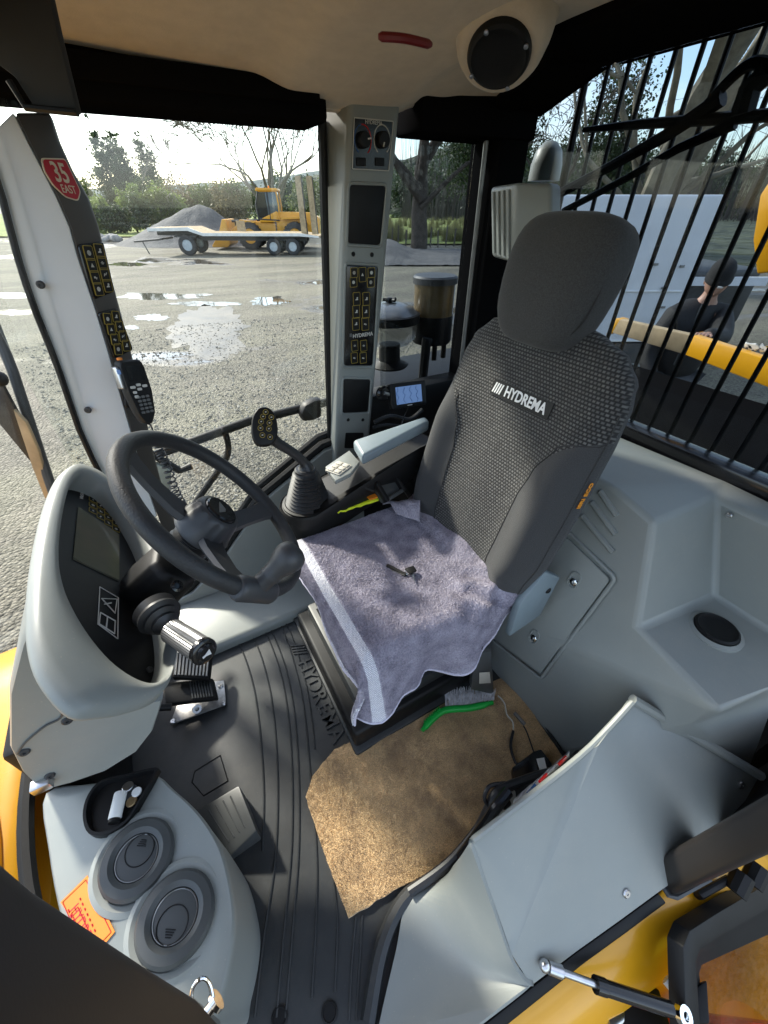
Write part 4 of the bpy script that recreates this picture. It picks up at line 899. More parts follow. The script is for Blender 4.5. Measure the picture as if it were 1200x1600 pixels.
# spinner knob
a = upix(395, 915); kb = wp(a, RW, 0); dirk = NW
clp = MB(); tdir = (-e1*math.sin(a)+e2*math.cos(a))
clp.tube([kb-tdir*.038, kb-tdir*.030, kb+tdir*.030, kb+tdir*.038], [.017, .0205, .0205, .017], 18)
clp.build('knob_clamp', 'hubgrey', stg, bevel=.002)
kdir = (PX(430, 860, 'y', kb.y+.008)-kb).normalized(); kdir = (NW*.9 + V(.25, .12, .05)).normalized()
MB().lathe([(.016, .012), (.0155, .030), (.017, .032), (.0165, .036), (.017, .046), (.0215, .058), (.025, .070), (.025, .079), (.021, .088), (.012, .093), (0, .0945)], kb, kdir, 28).build('spinner_knob', 'hubgrey', stg, smooth=60)
# bellows, column housing, stalk
b0 = HB - NW*.004; pr = [(.026, 0)]
for k in range(6): pr += [(.033+k*.0012, -.004-k*.011), (.027+k*.001, -.0095-k*.011)]
MB().lathe(pr, b0, NW, 32).build('column_gaiter', 'boot', stg, smooth=25)
ch = HB - NW*.075
rings = []
for h, w_, d_ in ((.0, .040, .036), (-.012, .048, .042), (-.07, .048, .046), (-.115, .040, .044), (-.13, .030, .034)):
    c = ch + NW*h + V(-.0, 0, -.012)
    s1 = e1; s2 = NW.cross(e1)
    rings.append([c+s1*w_*u+s2*d_*v for u, v in ((-1, -.5), (-.55, -1), (.55, -1), (1, -.5), (1, .6), (.6, 1), (-.6, 1), (-1, .6))])
MB().loft(rings).build('column_housing', 'black', stg, bevel=.004, smooth=30)
q = PX(267, 924, 'y', .575)
MB().lathe([(.010, 0), (.010, .003), (.006, .004), (.005, .001), (0, .001)], q+V(.03, -.012, .03)*.4, (.5, -.6, .5), 18).build('key_switch', 'blackgloss', stg)
MB().tube([ch-NW*.12, ch-NW*.22+V(0, .02, -.05), V(-.43, .74, .20)], .028, 14).build('column_tube', 'black', stg)
s0 = PX(247, 960, 'y', .535); s1 = PX(268, 985, 'y', .495); s2 = PX(320, 1019, 'y', .415)
sd = (s1-s0).normalized()
bt = [(.034, -.012), (.032, .0), (.034, .006), (.026, .010), (.028, .016), (.020, .020), (.021, .026), (.013, .032), (.006, .04)]
MB().lathe(bt, s0, sd, 28).build('stalk_boot', 'boot', stg, smooth=25)
MB().tube([s0+sd*.02, s1], .0045, 10).build('stalk_rod', 'chrome', stg)
ax_ = (s2-s1); ln_ = ax_.length; axn = ax_.normalized(); nh = 60; mb = MB(); vs_ = []
pf = [(.010, 0), (.019, .004), (.0185, .012), (.0190, ln_*.5), (.0190, ln_*.93)]
for (r_, h) in pf:
    ea = axn.orthogonal().normalized(); eb = axn.cross(ea)
    for j in range(nh):
        an = 2*math.pi*j/nh; vs_.append(s1+axn*h+(ea*math.cos(an)+eb*math.sin(an))*(r_*(1-.05*(j % 2)*(1 if h > .01 else 0))))
mb.add(vs_, [(i*nh+j, i*nh+(j+1) % nh, (i+1)*nh+(j+1) % nh, (i+1)*nh+j) for i in range(len(pf)-1) for j in range(nh)])
mb.build('stalk_grip', 'ledgrey', stg, smooth=15)
MB().lathe([(.0200, ln_*.92), (.0200, ln_*.985), (.0185, ln_), (.014, ln_+.001), (.0135, ln_+.004), (.011, ln_+.006), (0, ln_+.006)], s1, axn, 32).build('stalk_cap', 'blackgloss', stg)
FK = Fr(s1+axn*(ln_+.0065), RGT, UPV) if True else None
FK = Fr(s1+axn*(ln_+.0065), axn.cross(V(0, 0, -1)), V(0, 0, 1)); 
if FK.n.dot(axn) < 0: FK = Fr(FK.o, -FK.ex, FK.ey)
MB().prism([FK.p(a, b) for a, b in ((-.008, -.002), (-.008, .002), (-.003, .002), (.005, .006), (.005, -.006), (-.003, -.002))], axn*.0006).build('horn_symbol', 'whitetext', stg)

# =================================================================== pedals
def pedal(name, label, quad_px, z0, z1, mt, ribs, base):
    t = thing(name, label, 'pedal', (-.2, .8, 0))
    return t
pa = thing('accelerator_pedal', 'black ribbed accelerator pedal on a bare metal base plate', 'pedal', (-.2, .8, 0))
bq = [z_(x, y, .006) for x, y in ((266, 1134), (288, 1070), (351, 1064), (354, 1102))]
MB().prism(bq, V(0, 0, .006)).build('base_plate', 'castmetal', pa, bevel=.003)
for x, y in ((345, 1072), (349, 1099), (270, 1127)): screw(z_(x, y, .0125), (0, 0, 1), .008, pa)
F0 = z_(258, 1100, .11); F1 = z_(340, 1090, .055); wv = V(.0, .075, .0)
slab = [F0, F1, F1+wv, F0+wv]
MB().prism([q-V(0, 0, .022) for q in slab], V(0, 0, .022)).build('pedal_body', 'black', pa, bevel=.006)
dv = (F1-F0)
for k in range(8):
    t = .52+.055*k
    MB().tube([F0+dv*t+wv*.08+V(0, 0, .001), F0+dv*t+wv*.92+V(0, 0, .001)], .0028, 6).build('grip_rib', 'rubber', pa)
MB().tube([F0+dv*.1+V(0, -.012, .0), F0-dv*.12+V(0, -.012, .005)], .010, 14).build('pivot_sleeve', 'black', pa)
MB().tube([F0-dv*.10+V(0, -.012, .005), F0-dv*.22+V(0, -.012, .008)], .004, 10).build('pivot_pin', 'chrome', pa)
MB().lathe([(.013, 0), (.013, .012), (.006, .012), (.006, .0)], z_(307, 1107, .02), (.2, -.6, .6), 18).build('pivot_lug', 'castmetal', pa)
pb = thing('brake_pedal', 'grey ribbed brake pedal under the horn stalk', 'pedal', (-.2, .93, 0))
bq4 = [z_(x, y, z) for x, y, z in ((268, 1058, .13), (327, 1060, .085), (331, 1022, .085), (272, 1018, .13))]
MB().prism([q-V(0, 0, .02) for q in bq4], V(0, 0, .02)).build('pedal_body', 'black', pb, bevel=.005)
for k in range(10):
    t = .08+.093*k; a_ = bq4[0].lerp(bq4[1], t); b_ = bq4[3].lerp(bq4[2], t)
    MB().tube([a_.lerp(b_, .08)+V(0, 0, .001), a_.lerp(b_, .92)+V(0, 0, .001)], .0032, 6).build('grip_rib', 'ledgrey', pb)
MB().tube([bq4[0].lerp(bq4[3], .5)-V(0, 0, .02), V(-.38, .95, .20)], .012, 8).build('pedal_arm', 'black', pb)
screw(z_(325, 1057, .05), (0, 0, 1), .007, pb)
fr_ = thing('foot_rest', 'dark wedge shaped foot rest beside the foot console', 'foot rest', (-.2, .45, 0))
w4 = [z_(303, 1268, .03), z_(373, 1226, .075), z_(401, 1298, .075), z_(356, 1342, .03)]
MB().loft([[V(q.x, q.y, 0) for q in w4], w4]).build('wedge', 'greydark', fr_, bevel=.006)
for k in range(4):
    a = w4[0].lerp(w4[1], .25+.17*k); b = w4[3].lerp(w4[2], .25+.17*k)
    MB().tube([a.lerp(b, .12)+V(0, 0, .001), a.lerp(b, .8)+V(0, 0, .001)], .002, 6).build('wedge_rib', 'rubber', fr_)
# =================================================================== operator seat
SYC = .62
seat = thing('operator_seat', 'dark grey fabric operator seat with high headrest and white lettering on the backrest', 'seat', (.4, SYC, 0))
MB().bb(.165, .655, .455, .93, .016, .10).build('seat_base', 'black', seat, bevel=.012, bseg=3)
MB().bb(.20, .62, .475, .90, .10, .16).build('seat_base_top', 'rubber', seat, bevel=.01)
mb = MB(); rings = []
for k in range(13):
    g = .0 if k % 2 else .014; z = .15+.017*k
    rings.append([V(x, y, z) for x, y in ((.22+g, .49+g), (.60-g, .49+g), (.60-g, .86-g), (.22+g, .86-g))])
MB().loft(rings).build('suspension_bellows', 'black', seat, smooth=20)
MB().bb(.19, .63, .425, .83, .34, .385).build('seat_pan', 'black', seat, bevel=.01)
mb = MB(); rings = []
def se(cx, cy, hx, hy, z, n=5, k=40):
    out = []
    for j in range(k):
        a = 2*math.pi*j/k; c, s_ = math.cos(a), math.sin(a)
        out.append(V(cx+hx*math.copysign(abs(c)**(2/n), c), cy+hy*math.copysign(abs(s_)**(2/n), s_), z))
    return out
MB().loft([se(.40, SYC, .205, .195, .38), se(.40, SYC, .205, .180, .40), se(.40, SYC, .205, .180, .43), se(.40, SYC, .195, .17, .452), se(.40, SYC, .17, .16, .456)]).build('seat_cushion', 'fabric', seat, smooth=60)
# backrest, built along its own reclined axis
BB = V(.612, SYC, .455); BU = V(.27, 0, .963).normalized(); BF = V(-.963, 0, .27).normalized(); BW = V(0, -1, 0)
def tabl(t, x):
    for (a, b), (c, d) in zip(t, t[1:]):
        if a <= x <= c: u = (x-a)/(c-a); u = u*u*(3-2*u); return b+(d-b)*u
    return t[0][1] if x < t[0][0] else t[-1][1]
WT = [(0, .20), (.04, .228), (.14, .243), (.28, .245), (.42, .242), (.50, .236), (.55, .222), (.59, .188), (.615, .13), (.63, .06)]
def bfront(yn, l):
    bol = tabl([(0, .75), (.08, 1), (.32, 1), (.46, .25), (.56, 0)], l)
    f = .034 + .046*bol*math.exp(-((abs(yn)-.80)/.24)**2) + .012*math.exp(-((l-.22)/.12)**2)*(1-abs(yn))
    return f*(max(0, 1-abs(yn)**9))**.5*tabl([(0, .3), (.03, .8), (.08, 1), (.55, 1), (.60, .7), (.63, .2)], l)
def brear(yn, l): return -.062*(max(0, 1-abs(yn)**8))**.5*tabl([(0, .6), (.06, 1), (.55, 1), (.60, .75), (.63, .2)], l)
NF, NL = 40, 56
vs_ = []; uvs = []; ls = [.63*(i/NL) for i in range(NL+1)]
for l in ls:
    w_ = tabl(WT, l)
    for j in range(NF+1):
        yn = -1+2*j/NF; yn = math.copysign(1-(1-abs(yn))**1.35, yn)
        vs_.append(BB+BU*l+BW*(yn*w_)+BF*bfront(yn, l)); uvs.append((yn*w_, l))
    for j in range(1, NF):
        yn = 1-2*j/NF; yn = math.copysign(1-(1-abs(yn))**1.35, yn)
        vs_.append(BB+BU*l+BW*(yn*w_)+BF*brear(yn, l)); uvs.append((yn*w_+.6, l))
n = 2*NF; fs = []; mi = []
hbt = [(0, .112), (.26, .122), (.33, .135), (.40, .165), (.45, .26), (.7, .3)]
for i in range(NL):
    for j in range(n):
        fs.append((i*n+j, i*n+(j+1) % n, (i+1)*n+(j+1) % n, (i+1)*n+j))
        y = uvs[i*n+j][0] if j <= NF else .0
        mi.append(1 if (j < NF and abs((uvs[i*n+j][0]+uvs[i*n+j+1][0])/2) < tabl(hbt, ls[i]+.005)) or (j >= NF and ls[i] > .44) or (j < NF and ls[i] > .455) else 0)
fs.append(tuple(range(n-1, -1, -1))); mi.append(0); fs.append(tuple(NL*n+j for j in range(n))); mi.append(1)
me = bpy.data.meshes.new('backrest'); me.from_pydata([tuple(q) for q in vs_], [], fs); me.polygons.foreach_set('material_index', mi)
ul = me.uv_layers.new(name='UVMap')
for lp_ in me.loops: ul.data[lp_.index].uv = uvs[lp_.vertex_index]
me.shade_smooth(); me.update()
link('backrest', me, ['mesh_fabric', 'mesh_fabric'], seat)
for sg in (-1, 1):
    pts = []
    for i in range(0, 45):
        l = .02+.0098*i; w_ = tabl(WT, l); y = min(tabl(hbt, l), w_*.985); pts.append(BB+BU*l+BW*(sg*y)+BF*(bfront(y/w_, l)+.0005))
    MB().tube(pts, .0016, 6).build('seam', 'fabric', seat)
    pts = [BB+BU*l+BW*(sg*tabl(WT, l)*.985)+BF*(bfront(.985, l)+.002) for l in [.03+.012*i for i in range(40)]]
    MB().tube(pts, .0014, 6).build('seam', 'fabriclight', seat)
# headrest
HT = [(-.128, .056, .030), (-.118, .086, .044), (-.095, .106, .052), (-.05, .121, .057), (.02, .130, .058), (.07, .127, .056), (.096, .114, .050), (.111, .090, .038), (.116, .05, .022)]
rings = []
HC = BB+BU*.690+BF*.028+V(0, .014, 0)
for h, hw, hd_ in HT:
    ring = []
    for j in range(48):
        a = 2*math.pi*j/48; c, s_ = math.cos(a), math.sin(a)
        x = hw*math.copysign(abs(c)**.5, c); y = hd_*math.copysign(abs(s_)**.62, s_)
        ring.append(HC+BU*h+BW*x+BF*(y + .012*(1-(x/max(hw, .01))**2)*0 - .010*(abs(x)/.14)**2 + .012*(1-(h/.12)**2)))
    rings.append(ring)
MB().loft(rings).build('headrest', 'fabriclight', seat, smooth=70, sub=1)
pts = []
for j in range(0, 49):
    a = 2*math.pi*j/48
    pts.append(HC + BU*(.108*math.copysign(abs(math.sin(a))**.6, math.sin(a))-.002) + BW*(.133*math.copysign(abs(math.cos(a))**.6, math.cos(a))) - BF*.006)
MB().tube([HC+BU*(.104*math.copysign(abs(math.sin(2*math.pi*j/60))**.62, math.sin(2*math.pi*j/60))-.004)+BW*(.122*math.copysign(abs(math.cos(2*math.pi*j/60))**.62, math.cos(2*math.pi*j/60)))+BF*.030 for j in range(60)], .0016, 6, closed=True).build('headrest_seam', 'fabric', seat)
# lettering patch
FT = Fr(BB+BU*.452+BF*(bfront(0, .452)+.003), (0, -1, 0), BU)
lu0, lv0 = FT.uv(770, 602); lu1, lv1 = FT.uv(860, 645)
pw = abs(lu1-lu0)*1.0
cxp, cyp = (lu0+lu1)/2, (lv0+lv1)/2 - .0
ptc = plate(FT, [(cxp+a, cyp+b) for a, b in rrect(pw, .036, .002)], -.004, .001, 'lettering_patch', 'black', seat)
text('HYDREMA', FT, cxp+pw*.085, cyp, .0335, 'whitetext', ptc, .0006, w=.0012, off=.0009, sx=.80)
for k in range(4):
    x0 = cxp-pw*.46+k*.0075
    MB().prism([FT.p(x0-.003, cyp-.012, .001), FT.p(x0+.001, cyp-.012, .001), FT.p(x0+.0065, cyp+.012, .001), FT.p(x0+.0025, cyp+.012, .001)], FT.n*.0008).build('logo_stripe', 'whitetext', ptc)
FG = Fr(BB+BU*.33+BW*(tabl(WT, .33)+.0015)-BF*.0, BU, BF); 
if FG.n.dot(BW) < 0: FG = Fr(FG.o, FG.ex, -FG.ey)
text('ISRI ECO', FG, 0, .010, .016, 'orangetag', seat, .0006, w=.001, off=.0006, name='side_tag')
# recliner covers and belt buckle
MB().prism([V(.60, .402, .34), V(.71, .402, .36), V(.735, .402, .50), V(.66, .402, .56), V(.60, .402, .47)], V(0, -.022, 0)).build('recliner_cover', 'armgrey', seat, bevel=.006)
screw(V(.70, .38, .47), (0, -1, 0), .009, seat, 'black')
FBk = Fr(V(.545, .40, .25), (1, 0, 0), (.10, .03, 1))
bk0 = [PX(x, y, 'y', .385) for x, y in ((741, 1024), (768, 1018), (772, 1086), (736, 1078))]
bkl = MB().prism(bk0, V(.012, .024, 0)).build('belt_buckle', 'greydark', seat, bevel=.004)
MB().prism([q+V(0, -.002, 0) for q in [PX(x, y, 'y', .385) for x, y in ((748, 1050), (764, 1049), (766, 1066), (748, 1067))]], V(0, -.0008, 0)).build('buckle_label', 'cream', bkl)
MB().tube([bk0[0]+V(.02, .012, 0), V(.55, .44, .38)], .014, 8).build('belt_stalk', 'black', seat)

# =================================================================== towel
def fold(d, r):
    if d >= 0: return d, 0.
    a = -d/r
    if a < math.pi/2: return -r*math.sin(a), r*(1-math.cos(a))
    return -r, r+(-d-r*math.pi/2)
NS, NT = 250, 270
def tw(u, v):
    # cloth coordinates: s from the front fold, t from the near fold (metres)
    s0 = -.105 + .05*max(0, v-.35) + .006*math.sin(9*v)
    t0 = tabl([(0, -.185), (.16, -.205), (.30, -.195), (.42, -.205), (.55, -.215), (.72, -.20), (.88, -.165), (1, -.13)], u)
    s_ = s0 + (.440-s0)*u; t_ = t0 + (.405-t0)*v
    hx, dx = fold(s_, .035); hy, dy = fold(t_, .045)
    dr = math.hypot(dx, dy) if dx > 0 and dy > 0 else dx+dy
    x = .205+hx; y = .445+hy; z = .500-dr
    cor = min(dx, dy)
    x -= .20*cor; y -= .25*cor
    if dy > .02: y -= (dy-.02)*(.15*math.sin(s_*26+.9)+.07*math.sin(s_*51+2)+.05); x += (dy-.02)*.05*math.sin(s_*27)
    if dx > .02: x -= (dx-.02)*(.12*math.sin(t_*22)+.04*math.sin(t_*43+1)+.03)
    top = max(0, 1-dr/.03)
    z += top*(.010*nz((s_, t_, 0), 5)+.004*nz((s_, t_, 3), 13)) - .012*top*math.exp(-((s_-.24)/.15)**2-((t_-.19)/.14)**2)
    if s_ > .34:
        k = min(1, (s_-.34)/.08); z += (s_-.34)*.30 + k*(.007*math.sin(t_*46)+.006*math.sin(t_*23+s_*60))
    k = math.exp(-((s_-.43)/.05)**2-((t_-.37)/.05)**2); z += .03*k
    # diagonal drag wrinkles near the rear near corner
    k2 = math.exp(-((s_-.36)/.10)**2-((t_+.02)/.09)**2); z += .008*k2*math.sin((s_+t_)*75); y -= .010*k2*math.sin((s_-t_)*60)
    fz = .0011*nz((s_, t_, 1), 230)+.0010*nz((s_, t_, 2), 110)+.0007*nz((s_, t_, 5), 45)
    nrm = V(-1 if dx > .03 else 0, -1 if dy > .03 else 0, 1 if dr < .05 else .2)
    TUV.append((s_+.5, t_+.5))
    return V(x, y, z)+nrm*fz*1.2
TUV = []
tv = [tw(i/NS, j/NT) for i in range(NS+1) for j in range(NT+1)]
tf = [(i*(NT+1)+j, (i+1)*(NT+1)+j, (i+1)*(NT+1)+j+1, i*(NT+1)+j+1) for i in range(NS) for j in range(NT)]
me = bpy.data.meshes.new('towel'); me.from_pydata([tuple(q) for q in tv], [], tf); ul = me.uv_layers.new(name='UVMap')
for lp_ in me.loops: ul.data[lp_.index].uv = TUV[lp_.vertex_index]
me.shade_smooth(); me.update()
tww = thing('towel', 'mauve grey terry towel with white waffle band draped over the seat cushion', 'towel', (.4, .62, .5))
o = link('towel_cloth', me, 'towel', tww); md = o.modifiers.new('s', 'SOLIDIFY'); md.thickness = .005; md.offset = -1
rnd = random.Random(3); tvv = []; tff = []; tuu = []
def wpt(i, j, fi, fj):
    q = i*(NT+1)+j; a, b, c = tv[q], tv[q+NT+1], tv[q+1]
    return a+(b-a)*fi+(c-a)*fj
for i in range(NS):
    for j in range(NT):
        s_ = TUV[i*(NT+1)+j][0]
        if .478 < s_ < .508 or s_ < .406: continue
        for k in range(2):
            fi, fj = rnd.random(), rnd.random(); p = wpt(i, j, fi, fj); q = i*(NT+1)+j
            nn_ = (tv[q+NT+1]-tv[q]).cross(tv[q+1]-tv[q]); nn_ = nn_.normalized() if nn_.length > 0 else V(0, 0, 1)
            if nn_.z < 0 and nn_.y > 0: nn_ = -nn_
            d = (nn_+V(rnd.gauss(0, .55), rnd.gauss(0, .55), rnd.gauss(0, .55))).normalized()*rnd.uniform(.0014, .0028); sd = d.cross(V(rnd.gauss(0, 1), rnd.gauss(0, 1), rnd.gauss(0, 1))).normalized()*.0008
            b_ = len(tvv); tvv += [tuple(p-sd), tuple(p+sd), tuple(p+d)]; tff.append((b_, b_+1, b_+2)); tuu += [TUV[q]]*3
me2 = bpy.data.meshes.new('terry_pile'); me2.from_pydata(tvv, [], tff); ul = me2.uv_layers.new(name='UVMap')
ul.data.foreach_set('uv', [c_ for q in tuu for c_ in q])
o2 = link('terry_pile', me2, 'towel', tww); setp(o2, kind='stuff')
edge = [tv[i*(NT+1)] for i in range(0, NS+1, 2)]
mat('hem', (.52, .50, .60), .9)
MB().tube(edge, .0032, 6).build('hem', 'hem', tww)
MB().tube([tv[j] for j in range(0, NT+1, 2)], .0032, 6).build('hem', 'hem', tww)
# folded flap at the far rear corner
def flap(u, v):
    a = PX(598+58*u, 789-8*u, 'z', .505+.03*u); b2 = PX(620+36*u, 803+12*u, 'z', .515)
    q = a.lerp(b2, v); return q+V(0, 0, .022*math.sin(v*math.pi)+.004*nz((u*4, v*3, 0), 1)+.0012*nz((u, v, 0), 40))
FUV = [(.6+.1*i/24, .3+.05*j/14) for i in range(25) for j in range(15)]
o = MB().grid(24, 14, flap).build('folded_flap', 'towel', tww, smooth=80, fixn=False); ul = o.data.uv_layers.new(name='UVMap')
for lp_ in o.data.loops: ul.data[lp_.index].uv = FUV[lp_.vertex_index]
md = o.modifiers.new('s', 'SOLIDIFY'); md.thickness = .005
MB().tube([flap(i/12, 1)+V(0, 0, .002) for i in range(13)], .002, 6).build('hem', 'hem', tww)
# key on the towel
ky = thing('ignition_key', 'black key fob and key lying on the towel', 'key', (.39, .59, .5))
def tp_(x, y, z=.492): return PX(x, y, 'z', z)
MB().tube([tp_(605, 884), tp_(634, 899)], .006, 8).build('fob_strap', 'black', ky)
MB().tube([tp_(612, 891, .499), tp_(632, 899, .499)], .0012, 5).build('fob_edge', 'ledgrey', ky)
c = tp_(638, 893, .496)
MB().tube([c+V(.008*math.cos(i/12*6.283), .009*math.sin(i/12*6.283), .004*math.sin(i/12*6.283)) for i in range(12)], .0013, 6, closed=True).build('split_ring', 'chrome', ky)
MB().prism([tp_(633, 890, .497), tp_(646, 886, .497), tp_(651, 893, .497), tp_(641, 899, .497)], V(0, 0, .006)).build('key_head', 'black', ky, bevel=.001)
MB().prism([tp_(642, 897, .497), tp_(646, 895, .497), tp_(649, 912, .497)], V(0, 0, .002)).build('key_blade', 'metal', ky)

# =================================================================== carpet, brush, cables
cpo = [(545, 1435), (510, 1345), (478, 1246), (488, 1214), (522, 1172), (600, 1132), (690, 1098), (782, 1060), (832, 1112), (882, 1190), (842, 1214), (794, 1238), (766, 1262), (740, 1304), (690, 1356), (620, 1388), (580, 1414)]
CO = [z_(x, y, .006) for x, y in cpo]
bm = bmesh.new()
dense = []
for a, b in zip(CO, CO[1:]+CO[:1]):
    k = max(2, int((b-a).length/.008))
    for i in range(k):
        q = a.lerp(b, i/k); dense.append(q+V(.0025*nz(q, 60, 1), .0025*nz(q, 60, 2), 0))
fbv = [bm.verts.new(q) for q in dense]; bm.faces.new(fbv)
for ax_i in range(2):
    lo = -.05; k = 0
    for i in range(110):
        c = V(0, 0, 0); c[ax_i] = -.02+.008*i
        nn = V(0, 0, 0); nn[ax_i] = 1
        bmesh.ops.bisect_plane(bm, geom=bm.verts[:]+bm.edges[:]+bm.faces[:], plane_co=c, plane_no=nn, dist=1e-5)
for v_ in bm.verts:
    x, y = v_.co.x, v_.co.y
    wr = .004*math.sin((x*.7+y*.9)*34+2.2*nz((x, y, 0), 5))*max(0, min(1, (x-.12)/.2)) + .003*nz((x, y, 1), 12)
    v_.co.z = .009+wr+.0012*nz((x, y, 2), 150)
rr_ = bmesh.ops.extrude_face_region(bm, geom=bm.faces[:])
for g in rr_['geom']:
    if isinstance(g, bmesh.types.BMVert): g.co.z = .002
bmesh.ops.recalc_face_normals(bm, faces=bm.faces)
me = bpy.data.meshes.new('carpet'); bm.to_mesh(me); bm.free(); me.shade_smooth(); me.set_sharp_from_angle(angle=R(50))
cpt = thing('carpet_offcut', 'worn tan carpet offcut lying on the floor in front of the side box', 'carpet', CO[0])
link('carpet_backing', me, 'carpet', cpt)
poly2 = [(q.x, q.y) for q in CO]; rnd = random.Random(12); tvv = []; tff = []
def inside(x, y):
    r_ = False; n_ = len(poly2)
    for i in range(n_):
        (xa, ya), (xb, yb) = poly2[i-1], poly2[i]
        if (ya > y) != (yb > y) and x < (xb-xa)*(y-ya)/(yb-ya)+xa: r_ = not r_
    return r_
while len(tff) < 90000:
    x, y = rnd.uniform(-.02, .70), rnd.uniform(.08, .55)
    if not inside(x, y): continue
    wr = .004*math.sin((x*.7+y*.9)*34+2.2*nz((x, y, 0), 5))*max(0, min(1, (x-.12)/.2)) + .003*nz((x, y, 1), 12)
    p = V(x, y, .0085+wr); lay = nz((x, y, 4), 7)
    d = V(rnd.gauss(.5*lay, .45), rnd.gauss(.25, .45), 1.1).normalized()*rnd.uniform(.0025, .0045); sd = d.cross(V(rnd.gauss(0, 1), rnd.gauss(0, 1), 0)).normalized()*.0006
    b_ = len(tvv); tvv += [tuple(p-sd), tuple(p+sd), tuple(p+d)]; tff.append((b_, b_+1, b_+2))
me2 = bpy.data.meshes.new('carpet_pile'); me2.from_pydata(tvv, [], tff); o2 = link('carpet_pile', me2, 'carpet', cpt); setp(o2, kind='stuff')
MB().tube([z_(x, y, .006) for x, y in ((786, 1058), (836, 1108), (886, 1188))], .005, 6).build('floor_gap_seal', 'black', cab)

br_ = thing('hand_brush', 'green plastic hand brush with grey bristles lying on the carpet', 'brush', z_(715, 1115, .02))
hp_ = [z_(x, y, .026) for x, y in ((660, 1141), (672, 1127), (690, 1112), (706, 1108), (735, 1106), (770, 1098))]
rings = []; hpp = cat(hp_, 4)
for i, q in enumerate(hpp):
    t = (hpp[min(i+1, len(hpp)-1)]-hpp[max(i-1, 0)]).normalized(); s_ = t.cross(V(0, 0, 1)).normalized(); w_ = .0095 if 1 < i < len(hpp)-2 else .0055
    rings.append([q+s_*w_*a+V(0, 0, b*.008) for a, b in ((-1, -.5), (-.6, -1), (.6, -1), (1, -.5), (1, .5), (.6, 1), (-.6, 1), (-1, .5))])
MB().loft(rings).build('handle', 'green', br_, smooth=50)
for k in range(9):
    a = hp_[0].lerp(hp_[2], .18+.09*k)
    MB().box(a+V(.004, .010, .004), (.0025, .012, .010)).build('grip_tooth', 'green', br_)
bpts0 = [z_(698, 1106, .026).lerp(z_(770, 1093, .026), i/17) for i in range(18)]; bpts1 = [z_(697, 1076, .018).lerp(z_(772, 1078, .02), i/17) for i in range(18)]
for i in range(18):
    mb = MB()
    for j in range(14):
        a = bpts0[i]+V(random.uniform(-.004, .004), random.uniform(-.004, .004), random.uniform(-.006, .004)); b = bpts1[i]+V(random.uniform(-.006, .006), random.uniform(-.007, .007), random.uniform(-.010, .008))
        mb.tube([a, a.lerp(b, .6)+V(random.uniform(-.002, .002), 0, .002), b], [.0011, .001, .0008], 4, caps=False)
    mb.build('bristle_tuft', 'bristle', br_, fixn=False)

cb = thing('black_adapter', 'flat black adapter case with white cable tag at the carpet corner', 'adapter', z_(835, 1200, .02))
ao = [z_(x, y, .03) for x, y in ((797, 1205), (830, 1180), (842, 1176), (860, 1200), (852, 1216), (800, 1224))]
MB().prism(ao, V(0, 0, .028)).build('case', 'blackgloss', cb, bevel=.005)
MB().prism([z_(x, y, .062) for x, y in ((838, 1186), (850, 1184), (854, 1201), (843, 1203))], V(0, 0, .002)).build('cable_tag', 'white', cb)
for nm, lb, pp_ in (('thin_cable', 'pink and black cable running from the brush to the adapter', ((778, 1087), (788, 1098), (792, 1116), (801, 1128), (802, 1142))), ('thin_cable', 'short black cable with grey plug ending at the white cable tag', ((818, 1134), (824, 1146), (836, 1180), (844, 1192)))):
    t = thing(nm, lb, 'cable', z_(*pp_[0], .02))
    MB().tube(cat([z_(x, y, .022) for x, y in pp_], 5), .0022, 6).build('cable', 'cream' if 'pink' in lb else 'cord', t)
    if 'pink' in lb: MB().tube(cat([z_(x, y, .022) for x, y in ((802, 1142), (798, 1165), (804, 1188), (808, 1194))], 5), .004, 8).build('sleeve', 'cord', t)
    else: MB().tube([z_(804, 1114, .026), z_(820, 1132, .026)], .006, 8).build('plug', 'ledgrey', t)
wsp = thing('white_socket', 'white plastic socket block tucked between carpet and side box', 'socket', z_(780, 1260, .1))
MB().prism([z_(x, y, .12) for x, y in ((764, 1250), (772, 1232), (790, 1230), (803, 1242), (802, 1262), (780, 1280), (770, 1272))], V(0, 0, .03)).build('block', 'white', wsp, bevel=.006)
MB().lathe([(.013, 0), (.013, .006), (0, .006)], z_(789, 1256, .152), (0, 0, 1), 18).build('socket_hole', 'black', wsp)
lm = thing('cable_loom', 'thick black cable loom running along the side box lip', 'cable', z_(740, 1300, .05))
MB().tube(cat([z_(x, y, z) for x, y, z in ((640, 1394, .03), (700, 1350, .06), (745, 1298, .10), (764, 1262, .14), (780, 1236, .17), (830, 1216, .16), (880, 1200, .13), (905, 1178, .12))], 6), .011, 10).build('loom', 'cord', lm)
MB().tube(cat([z_(x, y, z) for x, y, z in ((720, 1340, .08), (755, 1292, .15), (775, 1262, .19), (795, 1236, .2))], 6), .012, 10).build('loom', 'blackgloss', lm)
MB().tube(cat([z_(x, y, z) for x, y, z in ((762, 1258, .15), (757, 1245, .16), (766, 1228, .17), (790, 1224, .17))], 6), .005, 8).build('loom', 'cord', lm)
bgq = thing('plastic_bag', 'crumpled clear plastic bag with red and blue print stuffed behind the side box', 'bag', z_(840, 1225, .2))
bgm = MB()
def bagf(u, v):
    q = z_(802+88*u, 1272-88*u - 22*v*(1-.5*u), .21+.04*math.sin(3*v))
    return q+V(0, 0, .012*nz((u*3, v*3, 0), 3)+.006*nz((u*9, v*9, 0), 2))
bgm.grid(26, 8, bagf); bgm.build('bag_film', 'clearplastic', bgq, smooth=0, solid=.001)
